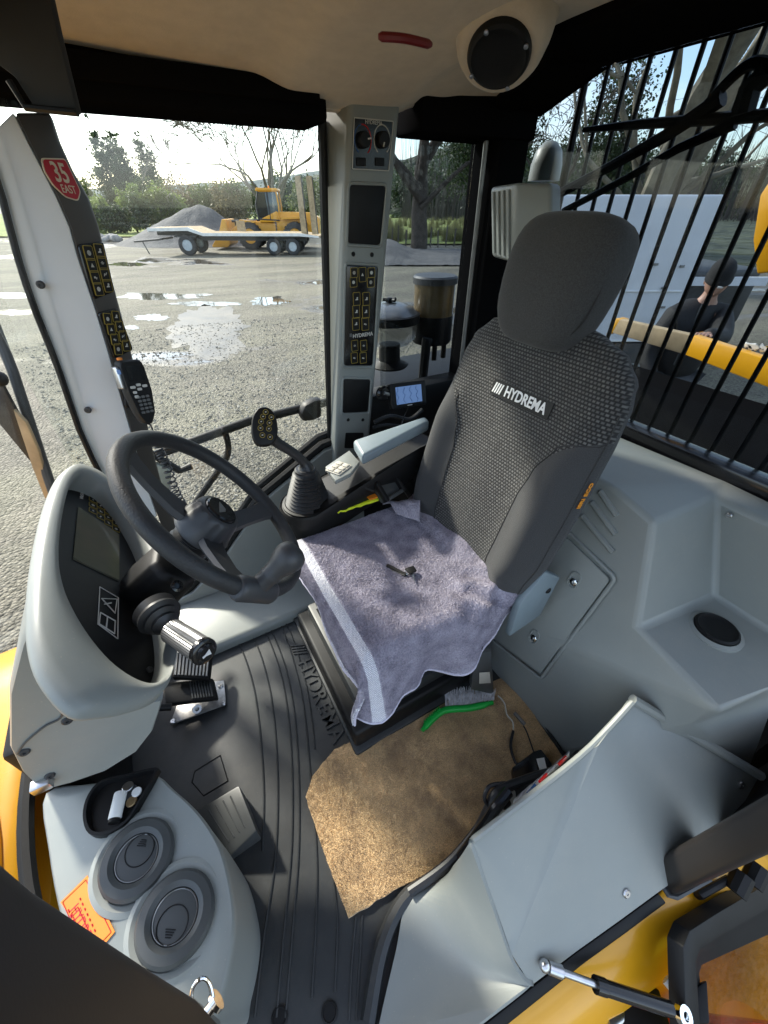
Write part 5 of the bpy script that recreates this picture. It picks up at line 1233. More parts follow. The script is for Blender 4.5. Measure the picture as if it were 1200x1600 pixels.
for dx, m_ in ((.25, 'blueback'), (.45, 'red'), (.8, 'red')):
    MB().tube([bagf(dx, .5)+V(0, 0, .003), bagf(dx+.14, .62)+V(0, 0, .003)], .0035, 6).build('bag_print', m_, bgq)

# =================================================================== joystick console
jc = thing('joystick_console', 'black armrest console with boot joystick, keypad and blue grey arm pad', 'armrest', (.45, .93, .5))
JY = .93
cup = V(.268, JY, .545)
def capsule(c0, r0, c1, r1, z, k=14):
    out = []
    for i in range(k+1): a = math.pi/2+math.pi*i/k; out.append(V(c0[0]+r0*math.cos(a), c0[1]+r0*math.sin(a), z))
    for i in range(k+1): a = -math.pi/2+math.pi*i/k; out.append(V(c1[0]+r1*math.cos(a), c1[1]+r1*math.sin(a), z+.115))
    return out
rings = []
for k, dz in ((.6, -.10), (.88, -.085), (1.0, -.03), (1.0, .006), (.96, .014), (.90, .010)):
    rings.append([V(.268+(q.x-.268)*(1 if q.x > .3 else k), JY+(q.y-JY)*k, q.z+dz) for q in capsule((.262, JY), .080, (.62, JY), .062, .545)])
MB().loft(rings).build('console_body', 'black', jc, smooth=45)
pr = [(.066, 0)]
for k in range(10): pr += [(.066-k*.0032, .004+k*.0105), (.0585-k*.0032, .0095+k*.0105)]
pr += [(.030, .112), (.026, .116), (.0, .116)]
ja = V(.045, .0, .995).normalized()
MB().lathe(pr, cup+V(.0, 0, .012), ja, 40).build('joystick_boot', 'boot', jc, smooth=22)
MB().lathe([(.075, .0), (.075, .008), (.068, .010), (.066, .006)], cup+V(0, 0, .008), V(0, 0, 1), 40).build('boot_ring', 'black', jc)
jt = cup+ja*.125
hd_c = PX(411, 668, 'y', .93)
st_pts = cat([jt+V(0, 0, -.012), jt+V(0, 0, .015), jt.lerp(hd_c, .35)+V(.008, 0, .004), jt.lerp(hd_c, .75)+V(0, 0, -.006), hd_c+V(.012, 0, -.012)], 6)
MB().tube(st_pts, [.034-.021*min(1, i/7) if i < 8 else .013+.004*max(0, (i-14)/10) for i in range(len(st_pts))], 14).build('joystick_stem', 'boot', jc, smooth=60)
FJ = Fr(hd_c, RGT, V(0, -.55, .83)); vdir = (CAM-hd_c).normalized()
fn = (vdir*.8+V(.1, -.2, .35)).normalized(); exj = V(0, 0, 1).cross(fn).normalized(); FJ = Fr(hd_c, exj, fn.cross(exj))
hpx = [(393, 676), (395, 650), (406, 637), (421, 638), (431, 652), (434, 676), (428, 692), (414, 697), (400, 694)]
ho = [(q.x, q.y) for q in cat([V(*FJ.uv(x, y, .0), 0) for x, y in hpx], 4, True)]
hc = (sum(a for a, b in ho)/len(ho), sum(b for a, b in ho)/len(ho)); scl = lambda k: [(hc[0]+(a-hc[0])*k, hc[1]+(b-hc[1])*k) for a, b in ho]
hdm = MB().loft([[FJ.p(u, v, w) for u, v in scl(k)] for k, w in ((.55, -.035), (.9, -.026), (1, -.012), (1, .0), (.95, .006), (.9, .007))]).build('joystick_head', 'black', jc, smooth=45)
for x, y in ((415, 644), (411, 651), (424, 652), (408, 659), (421, 661), (407, 669), (420, 670), (410, 680), (422, 683)):
    u, v = FJ.uv(x, y, .008); c = FJ.p(u, v, .007)
    b = MB(); b.m(0).lathe([(.0052, 0), (.0052, .003), (0, .003)], c, FJ.n, 16); b.m(1).lathe([(.0066, 0), (.0066, .0025), (.0055, .0025), (.0055, 0)], c, FJ.n, 16); b.m(2).box(c+FJ.n*.0032, (.004, .002, .002)); b.build('thumb_button', ['black', 'yellowline', 'paleglyph'], hdm)
# keypad and arm pad
kq = [PX(x, y, 'z', .655) for x, y in ((508, 730), (546, 704), (562, 722), (548, 740), (524, 752))]
MB().prism([q-V(0, 0, .012) for q in kq], V(0, 0, .014)).build('keypad_surround', 'grey', jc, bevel=.003)
FKp = Fr(PX(529, 731, 'z', .660), PX(545, 716, 'z', .66)-PX(515, 738, 'z', .66), PX(522, 722, 'z', .66)-PX(536, 742, 'z', .66))
if FKp.n.z < 0: FKp = Fr(FKp.o, FKp.ex, -FKp.ey)
plate(FKp, rrect(.062, .050, .004), -.004, .001, 'keypad', 'cream', jc, bevel=.001)
for i in range(2):
    for j in range(3): plate(FKp, [(-.019+.019*j+a, -.011+.022*i+b) for a, b in rrect(.016, .018, .002)], .001, .004, 'keypad_key', 'cream', jc, bevel=.001)
pt = [PX(x, y, 'z', z) for x, y, z in ((551, 687, .705), (566, 712, .700), (672, 657, .745), (664, 649, .75))]
rings = [[q+V(0, 0, dz) for q in pt] for dz in (-.035, .0)]
MB().loft(rings).build('arm_pad', 'armgrey', jc, bevel=.010, bseg=4)
MB().tube([V(.60, .93, .55), V(.66, .88, .42), V(.62, .84, .38)], .03, 10).build('armrest_bracket', 'black', jc)
ph = thing('phone_holder', 'black plastic phone clamp wedged between armrest and seat', 'phone holder', V(.5, .87, .5))
hf = Fr(PX(608, 762, 'z', .575), PX(640, 742, 'z', .575)-PX(585, 775, 'z', .575), PX(600, 745, 'z', .60)-PX(612, 780, 'z', .55))
if hf.n.dot(CAM-hf.o) < 0: hf = Fr(hf.o, -hf.ex, hf.ey)
plate(hf, rrect(.085, .062, .008), -.02, .0, 'clamp_back', 'greydark', ph, bevel=.003)
for sg in (-1, 1): plate(hf, [(a+sg*.038, b) for a, b in rrect(.014, .066, .004)], -.004, .016, 'clamp_jaw', 'black', ph, bevel=.003)
plate(hf, [(a, b-.028) for a, b in rrect(.07, .012, .004)], -.004, .014, 'clamp_foot', 'greydark', ph, bevel=.003)
MB().tube([hf.p(-.05, .02, -.01), hf.p(-.075, .045, -.01)], .011, 10).build('clamp_arm', 'black', ph)
hv_ = thing('hi_vis_vest', 'folded yellow and orange high visibility cloth beside the seat', 'vest', V(.38, .87, .5))
def vst(u, v): 
    q = PX(528+64*u, 802-20*u-(26-4*u)*v, 'z', .545+.01*v); return q+V(0, 0, .006*nz((u*4, v*3, 0), 2))
MB().grid(16, 6, vst).build('vest_cloth', 'hivis', hv_, solid=.004)
MB().prism([PX(x, y, 'z', .56) for x, y in ((570, 775), (583, 770), (590, 778), (578, 782))], V(0, 0, .005)).build('vest_trim', 'orange', hv_)

# =================================================================== radio handset, satnav, ribbed box
rh = thing('radio_handset', 'black radio handset with keypad clipped to the front pillar', 'radio handset', V(-.06, 1.15, .85))
hz = [PX(x, y, 'y', 1.12) for x, y in ((205, 572), (238, 640))]
hx = Fr(PX(218, 612, 'y', 1.10), (V(1, -.25, 0)), V(.1, .05, 1))
axh = (PX(214, 578, 'y', 1.115)-PX(236, 650, 'y', 1.09)).normalized(); fnh = (CAM-hx.o).normalized(); fnh = (fnh+V(.5, 0, 0)).normalized(); exh = axh.cross(fnh).normalized()
hx = Fr(PX(219, 612, 'y', 1.10), exh, axh)
if hx.n.dot(CAM-hx.o) < 0: hx = Fr(hx.o, -hx.ex, hx.ey)
hb = [(-.027, .062), (-.022, .072), (.022, .072), (.028, .060), (.030, .0), (.022, -.055), (.008, -.078), (-.008, -.078), (-.018, -.055), (-.026, .0)]
body = MB().loft([[hx.p(u*k, v*k, w) for u, v in rpoly(hb, .006)] for k, w in ((.9, -.036), (1, -.028), (1, -.004), (.95, .0))]).build('handset_body', 'black', rh, smooth=40)
plate(hx, [(a+.002, b+.042) for a, b in rrect(.036, .034, .003)], 0, .0015, 'handset_display', 'blackgloss', rh)
for a, b, w_, h_ in ((-.014, .012, .011, .006), (.0, .016, .010, .006), (.014, .012, .011, .006), (0, .006, .010, .006), (-.013, .000, .008, .006), (-.012, -.010, .008, .007)):
    plate(hx, [(x+a, y+b) for x, y in rrect(w_, h_, .002)], 0, .003, 'handset_key', 'paleglyph', rh)
for i in range(5):
    for j in range(3): plate(hx, [(x-.002+j*.0105-.006, y-.012-i*.009) for x, y in rrect(.008, .0055, .002)], 0, .003, 'handset_key', 'ledgrey', rh)
MB().lathe([(.006, 0), (.006, .005), (0, .006)], hx.p(-.016, .073, -.015), hx.ey, 14).build('emergency_button', 'orange', rh)
plate(hx, [(a-.030, b+.035) for a, b in rrect(.010, .05, .004)], -.030, -.008, 'talk_key', 'metal', rh, bevel=.002)
plate(hx, [(a-.030, b+.048) for a, b in rrect(.008, .010, .002)], -.008, -.006, 'talk_lamp', 'screenblue', rh)
# spiral cord
cpts = []; ctl = cat([hx.p(0, -.078, -.01), PX(237, 668, 'y', 1.09), PX(247, 700, 'y', 1.08), PX(258, 722, 'y', 1.07), PX(273, 765, 'y', 1.07), PX(289, 800, 'y', 1.08), V(-.08, 1.12, .40)], 30)
nturn = 26
for i, q in enumerate(ctl):
    t = i/(len(ctl)-1); rad = .011 if t > .28 else 0.0
    a = 2*math.pi*nturn*3.0*max(0, t-.28)
    cpts.append((q, rad, t))
fine = []
for k in range(900):
    t = k/899; f_ = t*(len(ctl)-1); i = min(int(f_), len(ctl)-2); q = ctl[i].lerp(ctl[i+1], f_-i); tg = (ctl[i+1]-ctl[i]).normalized(); e1_ = tg.orthogonal().normalized(); e2_ = tg.cross(e1_)
    rad = .0105*max(0, min(1, (t-.30)/.04)); a = 2*math.pi*34*t
    fine.append(q+(e1_*math.cos(a)+e2_*math.sin(a))*rad)
MB().tube(fine, .0022, 5).build('spiral_cord', 'steeldark', rh)

gp = thing('navigation_display', 'small black navigation display with blue screen below the rear side window', 'display', V(.75, 1.12, .72))
c4 = [PX(x, y, 'y', 1.12) for x, y in ((611, 603), (660, 595), (667, 629), (616, 637))]
FGp = Fr(c4[3], c4[2]-c4[3], c4[0]-c4[3])
FGp = Fr(sum(c4, V(0, 0, 0))/4, (c4[2]-c4[3]), V(.1, .35, 1))
gw = (c4[2]-c4[3]).length; gh = (c4[0]-c4[3]).length
plate(FGp, rrect(gw*1.05, gh*1.05, .006), -.02, .0, 'case', 'black', gp, bevel=.003)
plate(FGp, rrect(gw*.76, gh*.72, .001), .0, .0012, 'screen', 'screenblue', gp)
for k in range(4):
    MB().tube([FGp.p(gw*(-.34+.19*k+.03*math.sin(i*1.3+k)), gh*(.32-.64*i/10), .0016) for i in range(11)], .0008, 5).build('map_line', 'blueback', gp)
plate(FGp, [(a, b-gh*.44) for a, b in rrect(.02, .003, .001)], .0, .001, 'maker_mark', 'paleglyph', gp)
MB().lathe([(.024, 0), (.026, .012), (.02, .02), (0, .022)], PX(597, 614, 'y', 1.15), (0, -1, .1), 24).build('suction_mount', 'blackgloss', gp)
MB().tube([PX(600, 614, 'y', 1.13), FGp.p(-gw*.3, 0, -.02)], .007, 8).build('mount_arm', 'ledgrey', gp)
MB().tube(cat([FGp.p(0, -gh*.5, -.01), PX(632, 650, 'y', 1.13), PX(625, 670, 'y', 1.1)], 5), .002, 6).build('power_lead', 'cord', gp)
# clutter of hoses behind the armrest
for i, (pp_, r_) in enumerate(((((585, 660), (610, 650), (640, 655), (660, 640)), .008), (((583, 668), (605, 664), (640, 668)), .006))):
    o = MB().tube(cat([PX(x, y, 'y', 1.15) for x, y in pp_], 5), r_, 8).build('black_hose', 'cord'); setp(o, ('upper', 'lower')[i]+' black hose behind the arm pad under the navigation display', 'hose')

rb = thing('ribbed_mirror_housing', 'grey ribbed plastic housing at the rear window corner beside the headrest', 'housing', V(.98, 1.0, 1.2))
q4 = [PX(766, 292, 'x', 1.0), PX(806, 284, 'x', .96), PX(862, 286, 'x', .98), PX(862, 408, 'x', .98), PX(806, 414, 'x', .96), PX(768, 402, 'x', 1.0)]
mb = MB()
c_a = [q4[0], q4[1], q4[2], q4[2]+V(.07, .03, 0), q4[0]+V(.06, .02, 0)]; c_b = [q4[5], q4[4], q4[3], q4[3]+V(.07, .03, 0), q4[5]+V(.06, .02, 0)]
mb.loft([c_b, c_a]); mb.build('housing_shell', 'grey', rb, bevel=.012, bseg=4)
for k in range(4):
    t = .15+.2*k; a = q4[0].lerp(q4[1], t); b = q4[5].lerp(q4[4], t)
    MB().tube([a.lerp(b, .08)+V(-.003, -.003, 0), a.lerp(b, .92)+V(-.003, -.003, 0)], .0038, 8).build('housing_rib', 'grey', rb)
MB().lathe([(.05, 0), (.049, .04), (.04, .075), (.02, .095), (0, .10)], PX(849, 283, 'x', 1.30), (0, 0, 1), 24).build('beacon_dome', 'grey', rb)
# =================================================================== outside: machine parts around the cab
# guard grille behind the rear window
gg = thing('rear_guard_grille', 'black guard of thin upright bars outside the rear window', 'guard', (1.3, .6, .7))
ys = [1.139, 1.07, 1.007, .95, .887, .823, .766, .702, .645, .585, .525, .465, .405, .345, .285, .225, .165, .105]
for i, y in enumerate(ys):
    MB().tube([V(1.30, y, .60), V(1.30, y, 1.60)], .0062 if i else .011, 8).build('guard_bar', 'blackpaint', gg)
for z in (.60, 1.60): MB().bb(1.285, 1.315, .05, 1.2, z-.015, z+.015).build('guard_rail', 'blackpaint', gg)
wi = thing('rear_wiper', 'black rear wiper with twin arms across the rear window', 'wiper', V(1.23, .7, 1.35))
xw = 1.225
def xp(x, y, X=xw): return PX(x, y, 'x', X)
MB().tube([xp(912, 203), xp(1000, 194), xp(1100, 187), xp(1230, 178)], [.006, .010, .011, .011], 8).build('wiper_blade', 'black', wi)
MB().tube([xp(862, 309), xp(950, 262), xp(1040, 212), xp(1130, 152)], [.013, .012, .014, .017], 8).build('wiper_arm', 'blackpaint', wi)
MB().tube([xp(880, 330), xp(980, 278), xp(1060, 232), xp(1150, 192)], [.009, .009, .010, .012], 8).build('wiper_link', 'blackpaint', wi)
MB().tube(cat([xp(1090, 180), xp(1145, 120), xp(1180, 98), xp(1215, 108)], 5), .011, 8).build('wiper_spring', 'black', wi)
MB().tube([xp(1160, 180), xp(1172, 140), xp(1200, 112)], .022, 8).build('wiper_motor', 'black', wi)
# guard rail outside the side window
gr = thing('outside_grab_rail', 'black tubular grab rail outside the side window with bent brace', 'rail', V(.2, 1.5, .5))
def yp(x, y, Y=1.5): return PX(x, y, 'y', Y)
MB().tube([yp(150, 742), yp(240, 712), yp(390, 658), yp(520, 626)], .017, 12).build('rail_tube', 'blackpaint', gr)
MB().tube(cat([yp(352, 676), yp(357, 700), yp(350, 722), yp(320, 765), yp(285, 815), yp(250, 870)], 5), .012, 10).build('brace_tube', 'blackpaint', gr)
MB().tube([yp(235, 708), yp(280, 735), yp(300, 728)], .014, 10).build('rail_end', 'blackpaint', gr)
MB().prism([yp(x, y, 1.45) for x, y in ((470, 648), (477, 634), (492, 626), (504, 624), (504, 652), (490, 658), (474, 660))], V(0, .05, 0)).build('rubber_sleeve', 'black', gr, bevel=.012)
MB().prism([yp(x, y, 1.47) for x, y in ((243, 725), (268, 735), (266, 790), (255, 812), (243, 800))], V(0, .03, 0)).build('rail_bracket', 'grey', gr, bevel=.006)
# air intake pre-cleaner bowl and canister on the side deck
pc = thing('air_pre_cleaner', 'round clear bowl air pre-cleaner with black band outside the rear side window', 'air filter', V(.95, 1.6, .6))
c = V(.945, 1.62, .66)
MB().lathe([(.08, 0), (.09, .01), (.05, .03), (.047, .10)], c, (0, 0, 1), 32).build('neck', 'black', pc)
MB().lathe([(.05, .09), (.09, .105), (.118, .13), (.122, .19)], c, (0, 0, 1), 40).build('bowl', 'bowl', pc)
MB().lathe([(.12, .19), (.130, .192), (.132, .225), (.122, .228)], c, (0, 0, 1), 40).build('band', 'blackpaint', pc)
MB().lathe([(.122, .226), (.10, .25), (.05, .265), (0, .268)], c, (0, 0, 1), 40).build('lid', 'ledgrey', pc)
for k in range(5):
    a = k*1.257; MB().tube([c+V(0, 0, .275), c+V(.03*math.cos(a), .03*math.sin(a), .278)], .007, 6).build('knob_arm', 'black', pc)
MB().lathe([(.012, .266), (.012, .285), (0, .287)], c, (0, 0, 1), 12).build('knob', 'black', pc)
cnr = thing('filter_canister', 'upright canister with smoky glass top and black lid outside the rear side window', 'canister', V(1.16, 1.6, .6))
c = V(1.175, 1.62, .74)
MB().lathe([(.085, 0), (.092, .01), (.092, .12)], c, (0, 0, 1), 36).build('canister_body', 'black', cnr)
MB().lathe([(.090, .12), (.090, .245)], c, (0, 0, 1), 36).build('canister_window', 'amberplastic', cnr)
MB().lathe([(.098, .245), (.098, .268), (.09, .275), (0, .277)], c, (0, 0, 1), 36).build('canister_lid', 'steeldark', cnr)
MB().prism([V(1.235, 1.5, .70), V(1.30, 1.5, .70), V(1.31, 1.5, 1.0), V(1.28, 1.5, 1.05), V(1.25, 1.5, 1.0)], V(0, .03, 0)).build('mount_plate', 'black', cnr, bevel=.01)
for z in (.78, .98): MB().lathe([(.012, 0), (.012, .008), (.006, .008), (.006, 0)], V(1.275, 1.498, z), (0, -1, 0), 14).build('bolt', 'metal', cnr)
for a in (V(1.14, 1.54, .74), V(1.2, 1.55, .74)): MB().tube([a, a-V(0, 0, .06)], .012, 8).build('foot', 'black', cnr)
MB().tube([V(1.10, 1.55, .78), V(1.09, 1.55, .60)], .022, 8).build('stay', 'black', cnr)
sdk = thing('side_deck', 'dark painted machine deck under the air cleaner', 'machine deck', V(1.1, 1.7, .6))
MB().bb(.80, 2.2, 1.42, 2.02, .48, .56).build('deck_plate', 'blackpaint', sdk, bevel=.01)
MB().bb(.84, 2.2, 1.5, 2.0, -.6, .478).build('deck_side', 'blackpaint', sdk, bevel=.01)
# engine deck and yellow dump body behind the cab
db = thing('dump_body', 'yellow dump body lip behind the rear guard with plywood liner', 'dump body', V(2.3, .9, .6))
MB().bb(1.42, 2.24, -.2, 1.40, -.6, .58).build('engine_cover', 'trimblack', db, bevel=.02)
ya = [PX(x, y, 'x', 2.3) for x, y in ((967, 499), (1081, 524), (1200, 562), (1300, 600))]; yb = [PX(x, y, 'x', 2.3) for x, y in ((955, 520), (1065, 553), (1200, 606), (1300, 650))]
MB().prism([ya[1], ya[2], ya[3], yb[3], yb[2], yb[1]], V(.06, 0, 0)).build('body_lip', 'yellow', db, bevel=.008)
MB().prism([ya[0], ya[1]+V(.0, .0, 0), yb[1], yb[0]], V(.05, 0, 0)).build('liner_board', 'timber', db, bevel=.006)
MB().prism([ya[0]+V(0, .03, .0), ya[0]+V(0, -.012, 0), yb[0]+V(0, -.012, 0), yb[0]+V(0, .03, -.02)], V(.08, 0, 0)).build('body_corner', 'yellow', db, bevel=.006)
MB().bb(2.37, 2.40, .2, 1.45, -.5, .15).build('body_wall', 'yellow', db)
MB().bb(2.40, 3.0, -.2, 1.6, -.22, -.16).build('body_floor', 'steeldark', db)
MB().grid(14, 4, lambda u, v: PX(1160+60*u, 545+12*u-10*v, 'x', 2.34)+V(.02, 0, .02*nz((u*5, v*4, 0), 2))).build('tarp_fold', 'oldwhite', db, solid=.004)
ym = thing('yellow_boom', 'yellow steel boom edge at the far right of the rear window', 'boom', V(1.9, .75, 1.2))
bq = [PX(x, y, 'x', 1.8) for x, y in ((1187, 305), (1215, 262), (1260, 262), (1260, 420), (1182, 428), (1176, 375))]
MB().prism(bq, V(.10, .0, 0)).build('boom_plate', 'yellow', ym, bevel=.006)
# yellow bonnet ahead of the windscreen
bo = thing('engine_bonnet', 'yellow engine bonnet sunlit in front of the windscreen', 'bonnet', V(-1, .6, 0))
def bon(u, v):
    x = -.50-1.3*u; y = .02+1.22*v
    z = .27 - .10*u - .34*max(0, abs(v-.45)-.32)**1.5*4
    return V(x, y, z)
MB().grid(20, 24, bon).build('bonnet_skin', 'yellow', bo, solid=.01)
MB().tube(cat([bon(.04, .15)+V(0, 0, .008), bon(.03, .35)+V(0, 0, .010), bon(.08, .55)+V(0, 0, .010), bon(.2, .62)+V(0, 0, .01)], 5), .012, 8).build('bonnet_crease', 'yellow', bo)
MB().bb(-1.85, -.52, .1, 1.12, -.7, .12).build('bonnet_side', 'yellow', bo, bevel=.03)
# mirror struts outside the windscreen
ms = thing('mirror_strut', 'grey and brown mirror bracket struts outside the windscreen', 'mirror bracket', FAR(40, 700, 1.1))
MB().tube([FAR(-20, 480, 1.25), FAR(20, 580, 1.2), FAR(84, 772, 1.1)], .014, 10).build('strut', 'steeldark', ms)
MB().prism([FAR(x, y, 1.12) for x, y in ((-20, 590), (2, 600), (58, 705), (50, 725), (-20, 640))], FWH*.012).build('strut_plate', 'brownblack', ms, bevel=.003)
MB().prism([FAR(x, y, 1.11) for x, y in ((20, 640), (40, 660), (60, 705), (78, 775), (70, 780), (50, 730))], FWH*.012).build('strut_plate', 'timber', ms, bevel=.003)
MB().sph(FAR(-2, 592, 1.13), .022).build('strut_joint', 'black', ms)

# yellow body side below the door, open door, strut, extinguisher
bs_ = thing('body_side', 'yellow machine body side below the black door sill', 'body panel', V(.6, -.2, -.1))
e0 = [PX(x, y, 'z', z-.055) for x, y, z in sy]
e1_ = [q+V(.02, -.10, -.10) for q in e0]; e2_ = [q+V(.02, -.30, -.60) for q in e0]
mb = MB()
e0 = e0[1:]+[V(.95, -.13, .02)]; e1_ = e1_[1:]+[V(.97, -.27, -.07)]; e2_ = e2_[1:]+[V(.97, -.45, -.6)]
e0[0] = V(-.2, -.05, 0); e1_[0] = V(-.2, -.13, -.12); e2_[0] = V(-.2, -.3, -.6)
for lo, hi in ((e0, e1_), (e1_, e2_)):
    for i in range(len(lo)-1): mb.add([lo[i], lo[i+1], hi[i+1], hi[i]], [(0, 1, 2, 3)])
mb.build('side_skin', 'yellow', bs_, smooth=50, solid=.008)
MB().prism([PX(x, y, 'z', -.02) for x, y in ((1078, 1395), (1130, 1368), (1142, 1380), (1090, 1410))], V(0, 0, .03)).build('hinge_block', 'black', bs_, bevel=.008)
for x, y in ((1155, 1385), (1180, 1372)): MB().tube([PX(x, y, 'z', .0)+V(-.02, 0, 0), PX(x, y, 'z', 0)+V(.02, .01, .02)], .022, 10).build('hinge_barrel', 'black', bs_)
dr = thing('open_door', 'open black framed cab door with yellow reflection coloured into its pane at the lower right corner', 'door', V(.7, -.4, 0))
D = lambda x, y: Fr(PX(1090, 1450, 'z', .06), V(.9, .3, .12), V(-.35, .42, .85)).px(x, y)
FDo = Fr(PX(1090, 1450, 'z', .06), V(.9, .3, .12), V(-.30, .62, .75))
if FDo.n.dot(CAM-FDo.o) < 0: FDo = Fr(FDo.o, -FDo.ex, FDo.ey)
of = [(1076, 1680), (1068, 1480), (1078, 1455), (1120, 1428), (1260, 1345), (1300, 1500), (1300, 1680)]; inf = [(1122, 1680), (1106, 1530), (1110, 1517), (1135, 1505), (1240, 1455), (1280, 1520), (1280, 1680)]
ov = [FDo.uv(x, y) for x, y in of]; iv = [FDo.uv(x, y) for x, y in inf]
MB().loft([[FDo.p(u, v, -.03) for u, v in ov], [FDo.p(u, v, 0) for u, v in ov], [FDo.p(u, v, .004) for u, v in mixl(ov, iv, .4)], [FDo.p(u, v, -.012) for u, v in mixl(ov, iv, .75)], [FDo.p(u, v, -.014) for u, v in iv], [FDo.p(u, v, -.03) for u, v in iv]], False, False).build('door_frame', 'black', dr, bevel=.003)
glassmat('amber', (.75, .62, .12), 1.0)  # clear pane; its yellow reflection is put into the glass colour
MB().prism([FDo.p(u, v, -.026) for u, v in iv], FDo.n*.004).build('door_pane', 'amber', dr, smooth=0)
MB().prism([PX(x, y, 'z', -.03) for x, y in ((1062, 1570), (1078, 1545), (1098, 1532), (1102, 1600), (1068, 1600))], V(0, 0, .02)).build('strut_bracket', 'blackpaint', dr, bevel=.004)
MB().prism([FDo.p(u, v, -.15) for u, v in [(a*1.5, b*1.5) for a, b in mixl(ov, iv, .0)]], FDo.n*-.05).build('fender_plate', 'yellow', bs_, bevel=.01)
gs = thing('gas_strut', 'black and chrome gas strut between door sill and open door', 'gas strut', PX(950, 1540, 'z', .05))
ga, gb_, gc, gd = PX(851, 1509, 'z', .10), PX(930, 1538, 'z', .075), PX(1048, 1577, 'z', .03), PX(1068, 1587, 'z', .02)
MB().tube([ga, gb_], .006, 12).build('piston_rod', 'metal', gs)
MB().tube([gb_, gb_.lerp(gc, .13), gb_.lerp(gc, .14), gc], [.0135, .0135, .0122, .0122], 16).build('cylinder', 'blackgloss', gs, smooth=30)
MB().sph(ga, .0105).build('ball_end', 'metal', gs)
MB().lathe([(.010, -.012), (.0105, .014), (.008, .016)], ga+(gb_-ga).normalized()*.02, (gb_-ga), 14).build('end_sleeve', 'metal', gs)
MB().lathe([(.016, -.006), (.016, .006), (.007, .006), (.007, -.006)], gd, (.2, -.4, .8), 18).build('eye_end', 'chrome', gs)
fe = thing('fire_extinguisher', 'red fire extinguisher lying under the gas strut', 'fire extinguisher', PX(1000, 1595, 'z', -.2))
fa0 = PX(965, 1625, 'z', -.16); fa1 = PX(1085, 1640, 'z', -.2)
MB().lathe([(.02, 0), (.05, .02), (.055, .05), (.055, .4), (.04, .43)], fa0, (fa1-fa0), 28).build('bottle', 'red', fe)
MB().lathe([(.0555, .06), (.0555, .10)], fa0, (fa1-fa0), 28).build('white_band', 'white', fe)
MB().tube([fa0, fa0-(fa1-fa0).normalized()*.05], .016, 12).build('valve', 'metal', fe)
MB().tube([PX(945, 1600, 'z', -.12), PX(975, 1575, 'z', -.14)], .020, 14).build('clamp_band', 'metal', fe)
bx_ = thing('step_box', 'dark tool recess below the gas strut', 'recess', PX(920, 1590, 'z', -.2))
MB().prism([PX(x, y, 'z', -.115) for x, y in ((850, 1600), (930, 1560), (1000, 1540), (1030, 1545), (1060, 1640), (820, 1660))], V(0, 0, -.03)).build('recess_floor', 'black', bx_, bevel=.004)
MB().tube([PX(1040, 1530, 'z', -.05), PX(1062, 1556, 'z', -.05)], .010, 12).build('lever', 'oldwhite', bx_)

# =================================================================== the yard
def LOC(d, x): return Vector((FWH.x*d+RGT.x*x, FWH.y*d+RGT.y*x, 0))     # metres ahead and to the right of the camera
def GP(x, y, z=ZG): return PX(x, y, 'z', z)
def ring_ground():
    mb = MB(); rs = [0, 2, 4, 7, 10, 14, 19, 25, 32, 40, 50, 65, 90, 140, 250, 500, 1200]; na = 96
    vs_ = []
    for r_ in rs:
        for j in range(na):
            a = 2*math.pi*j/na; x, y = r_*math.cos(a), r_*math.sin(a)
            vs_.append(V(x, y, ZG + (.05*nz((x, y, 0), .22)+.03*nz((x, y, 1), .6))*max(0, min(1, (r_-28)/15))))
    return mb.add(vs_, [(i*na+j, i*na+(j+1) % na, (i+1)*na+(j+1) % na, (i+1)*na+j) for i in range(len(rs)-1) for j in range(na)])
o = ring_ground().build('ground', 'gravel', smooth=60, fixn=False); setp(o, kind='structure', label='grey gravel yard with wet patches and puddles')
# puddles lying in the yard
mat('water', (.07, .063, .05), .04, spec=.6)
mat('mud', (.095, .085, .068), .48, col2=(.20, .182, .15), vs_=1.6, detail=9, bump=.3, bs=9, bdist=.02, rvar=.2)
for i, (cx, cy, rx, ry) in enumerate(((330, 515, 62, 38), (250, 463, 70, 5), (200, 413, 26, 3), (235, 497, 24, 5), (320, 475, 46, 4), (20, 462, 60, 5), (420, 470, 30, 6), (205, 512, 12, 3))):
    pts = []
    for j in range(160):
        a = 2*math.pi*j/160; k = 1+.5*nz((math.cos(a)*1.3+i*5, math.sin(a)*1.3, i), 1.)+.35*nz((math.cos(a)*4+i*5, math.sin(a)*4, i), 1.)+.10*nz((math.cos(a)*11+i*5, math.sin(a)*11, i), 1.)+.04*nz((math.cos(a)*26+i*5, math.sin(a)*26, i), 1.)
        pts.append(GP(cx+rx*k*math.cos(a), cy+ry*k*math.sin(a))+V(0, 0, .004))
    o = MB().prism(pts, V(0, 0, -.02)).build('puddle', 'mud' if i in (0, ) else 'water', smooth=0)
    setp(o, ['broad pale mud patch with a water film outside the side window', 'long thin puddle across the middle of the yard', 'small bright puddle near the trailer drawbar', 'short puddle left of the mud patch', 'narrow puddle above the mud patch', 'puddle at the far left behind the front pillar', 'puddle beside the middle pillar', 'tiny puddle by the dark button panel'][i], kind='structure')
rnd = random.Random(77); mb = MB(); vs_ = []; fs = []; 
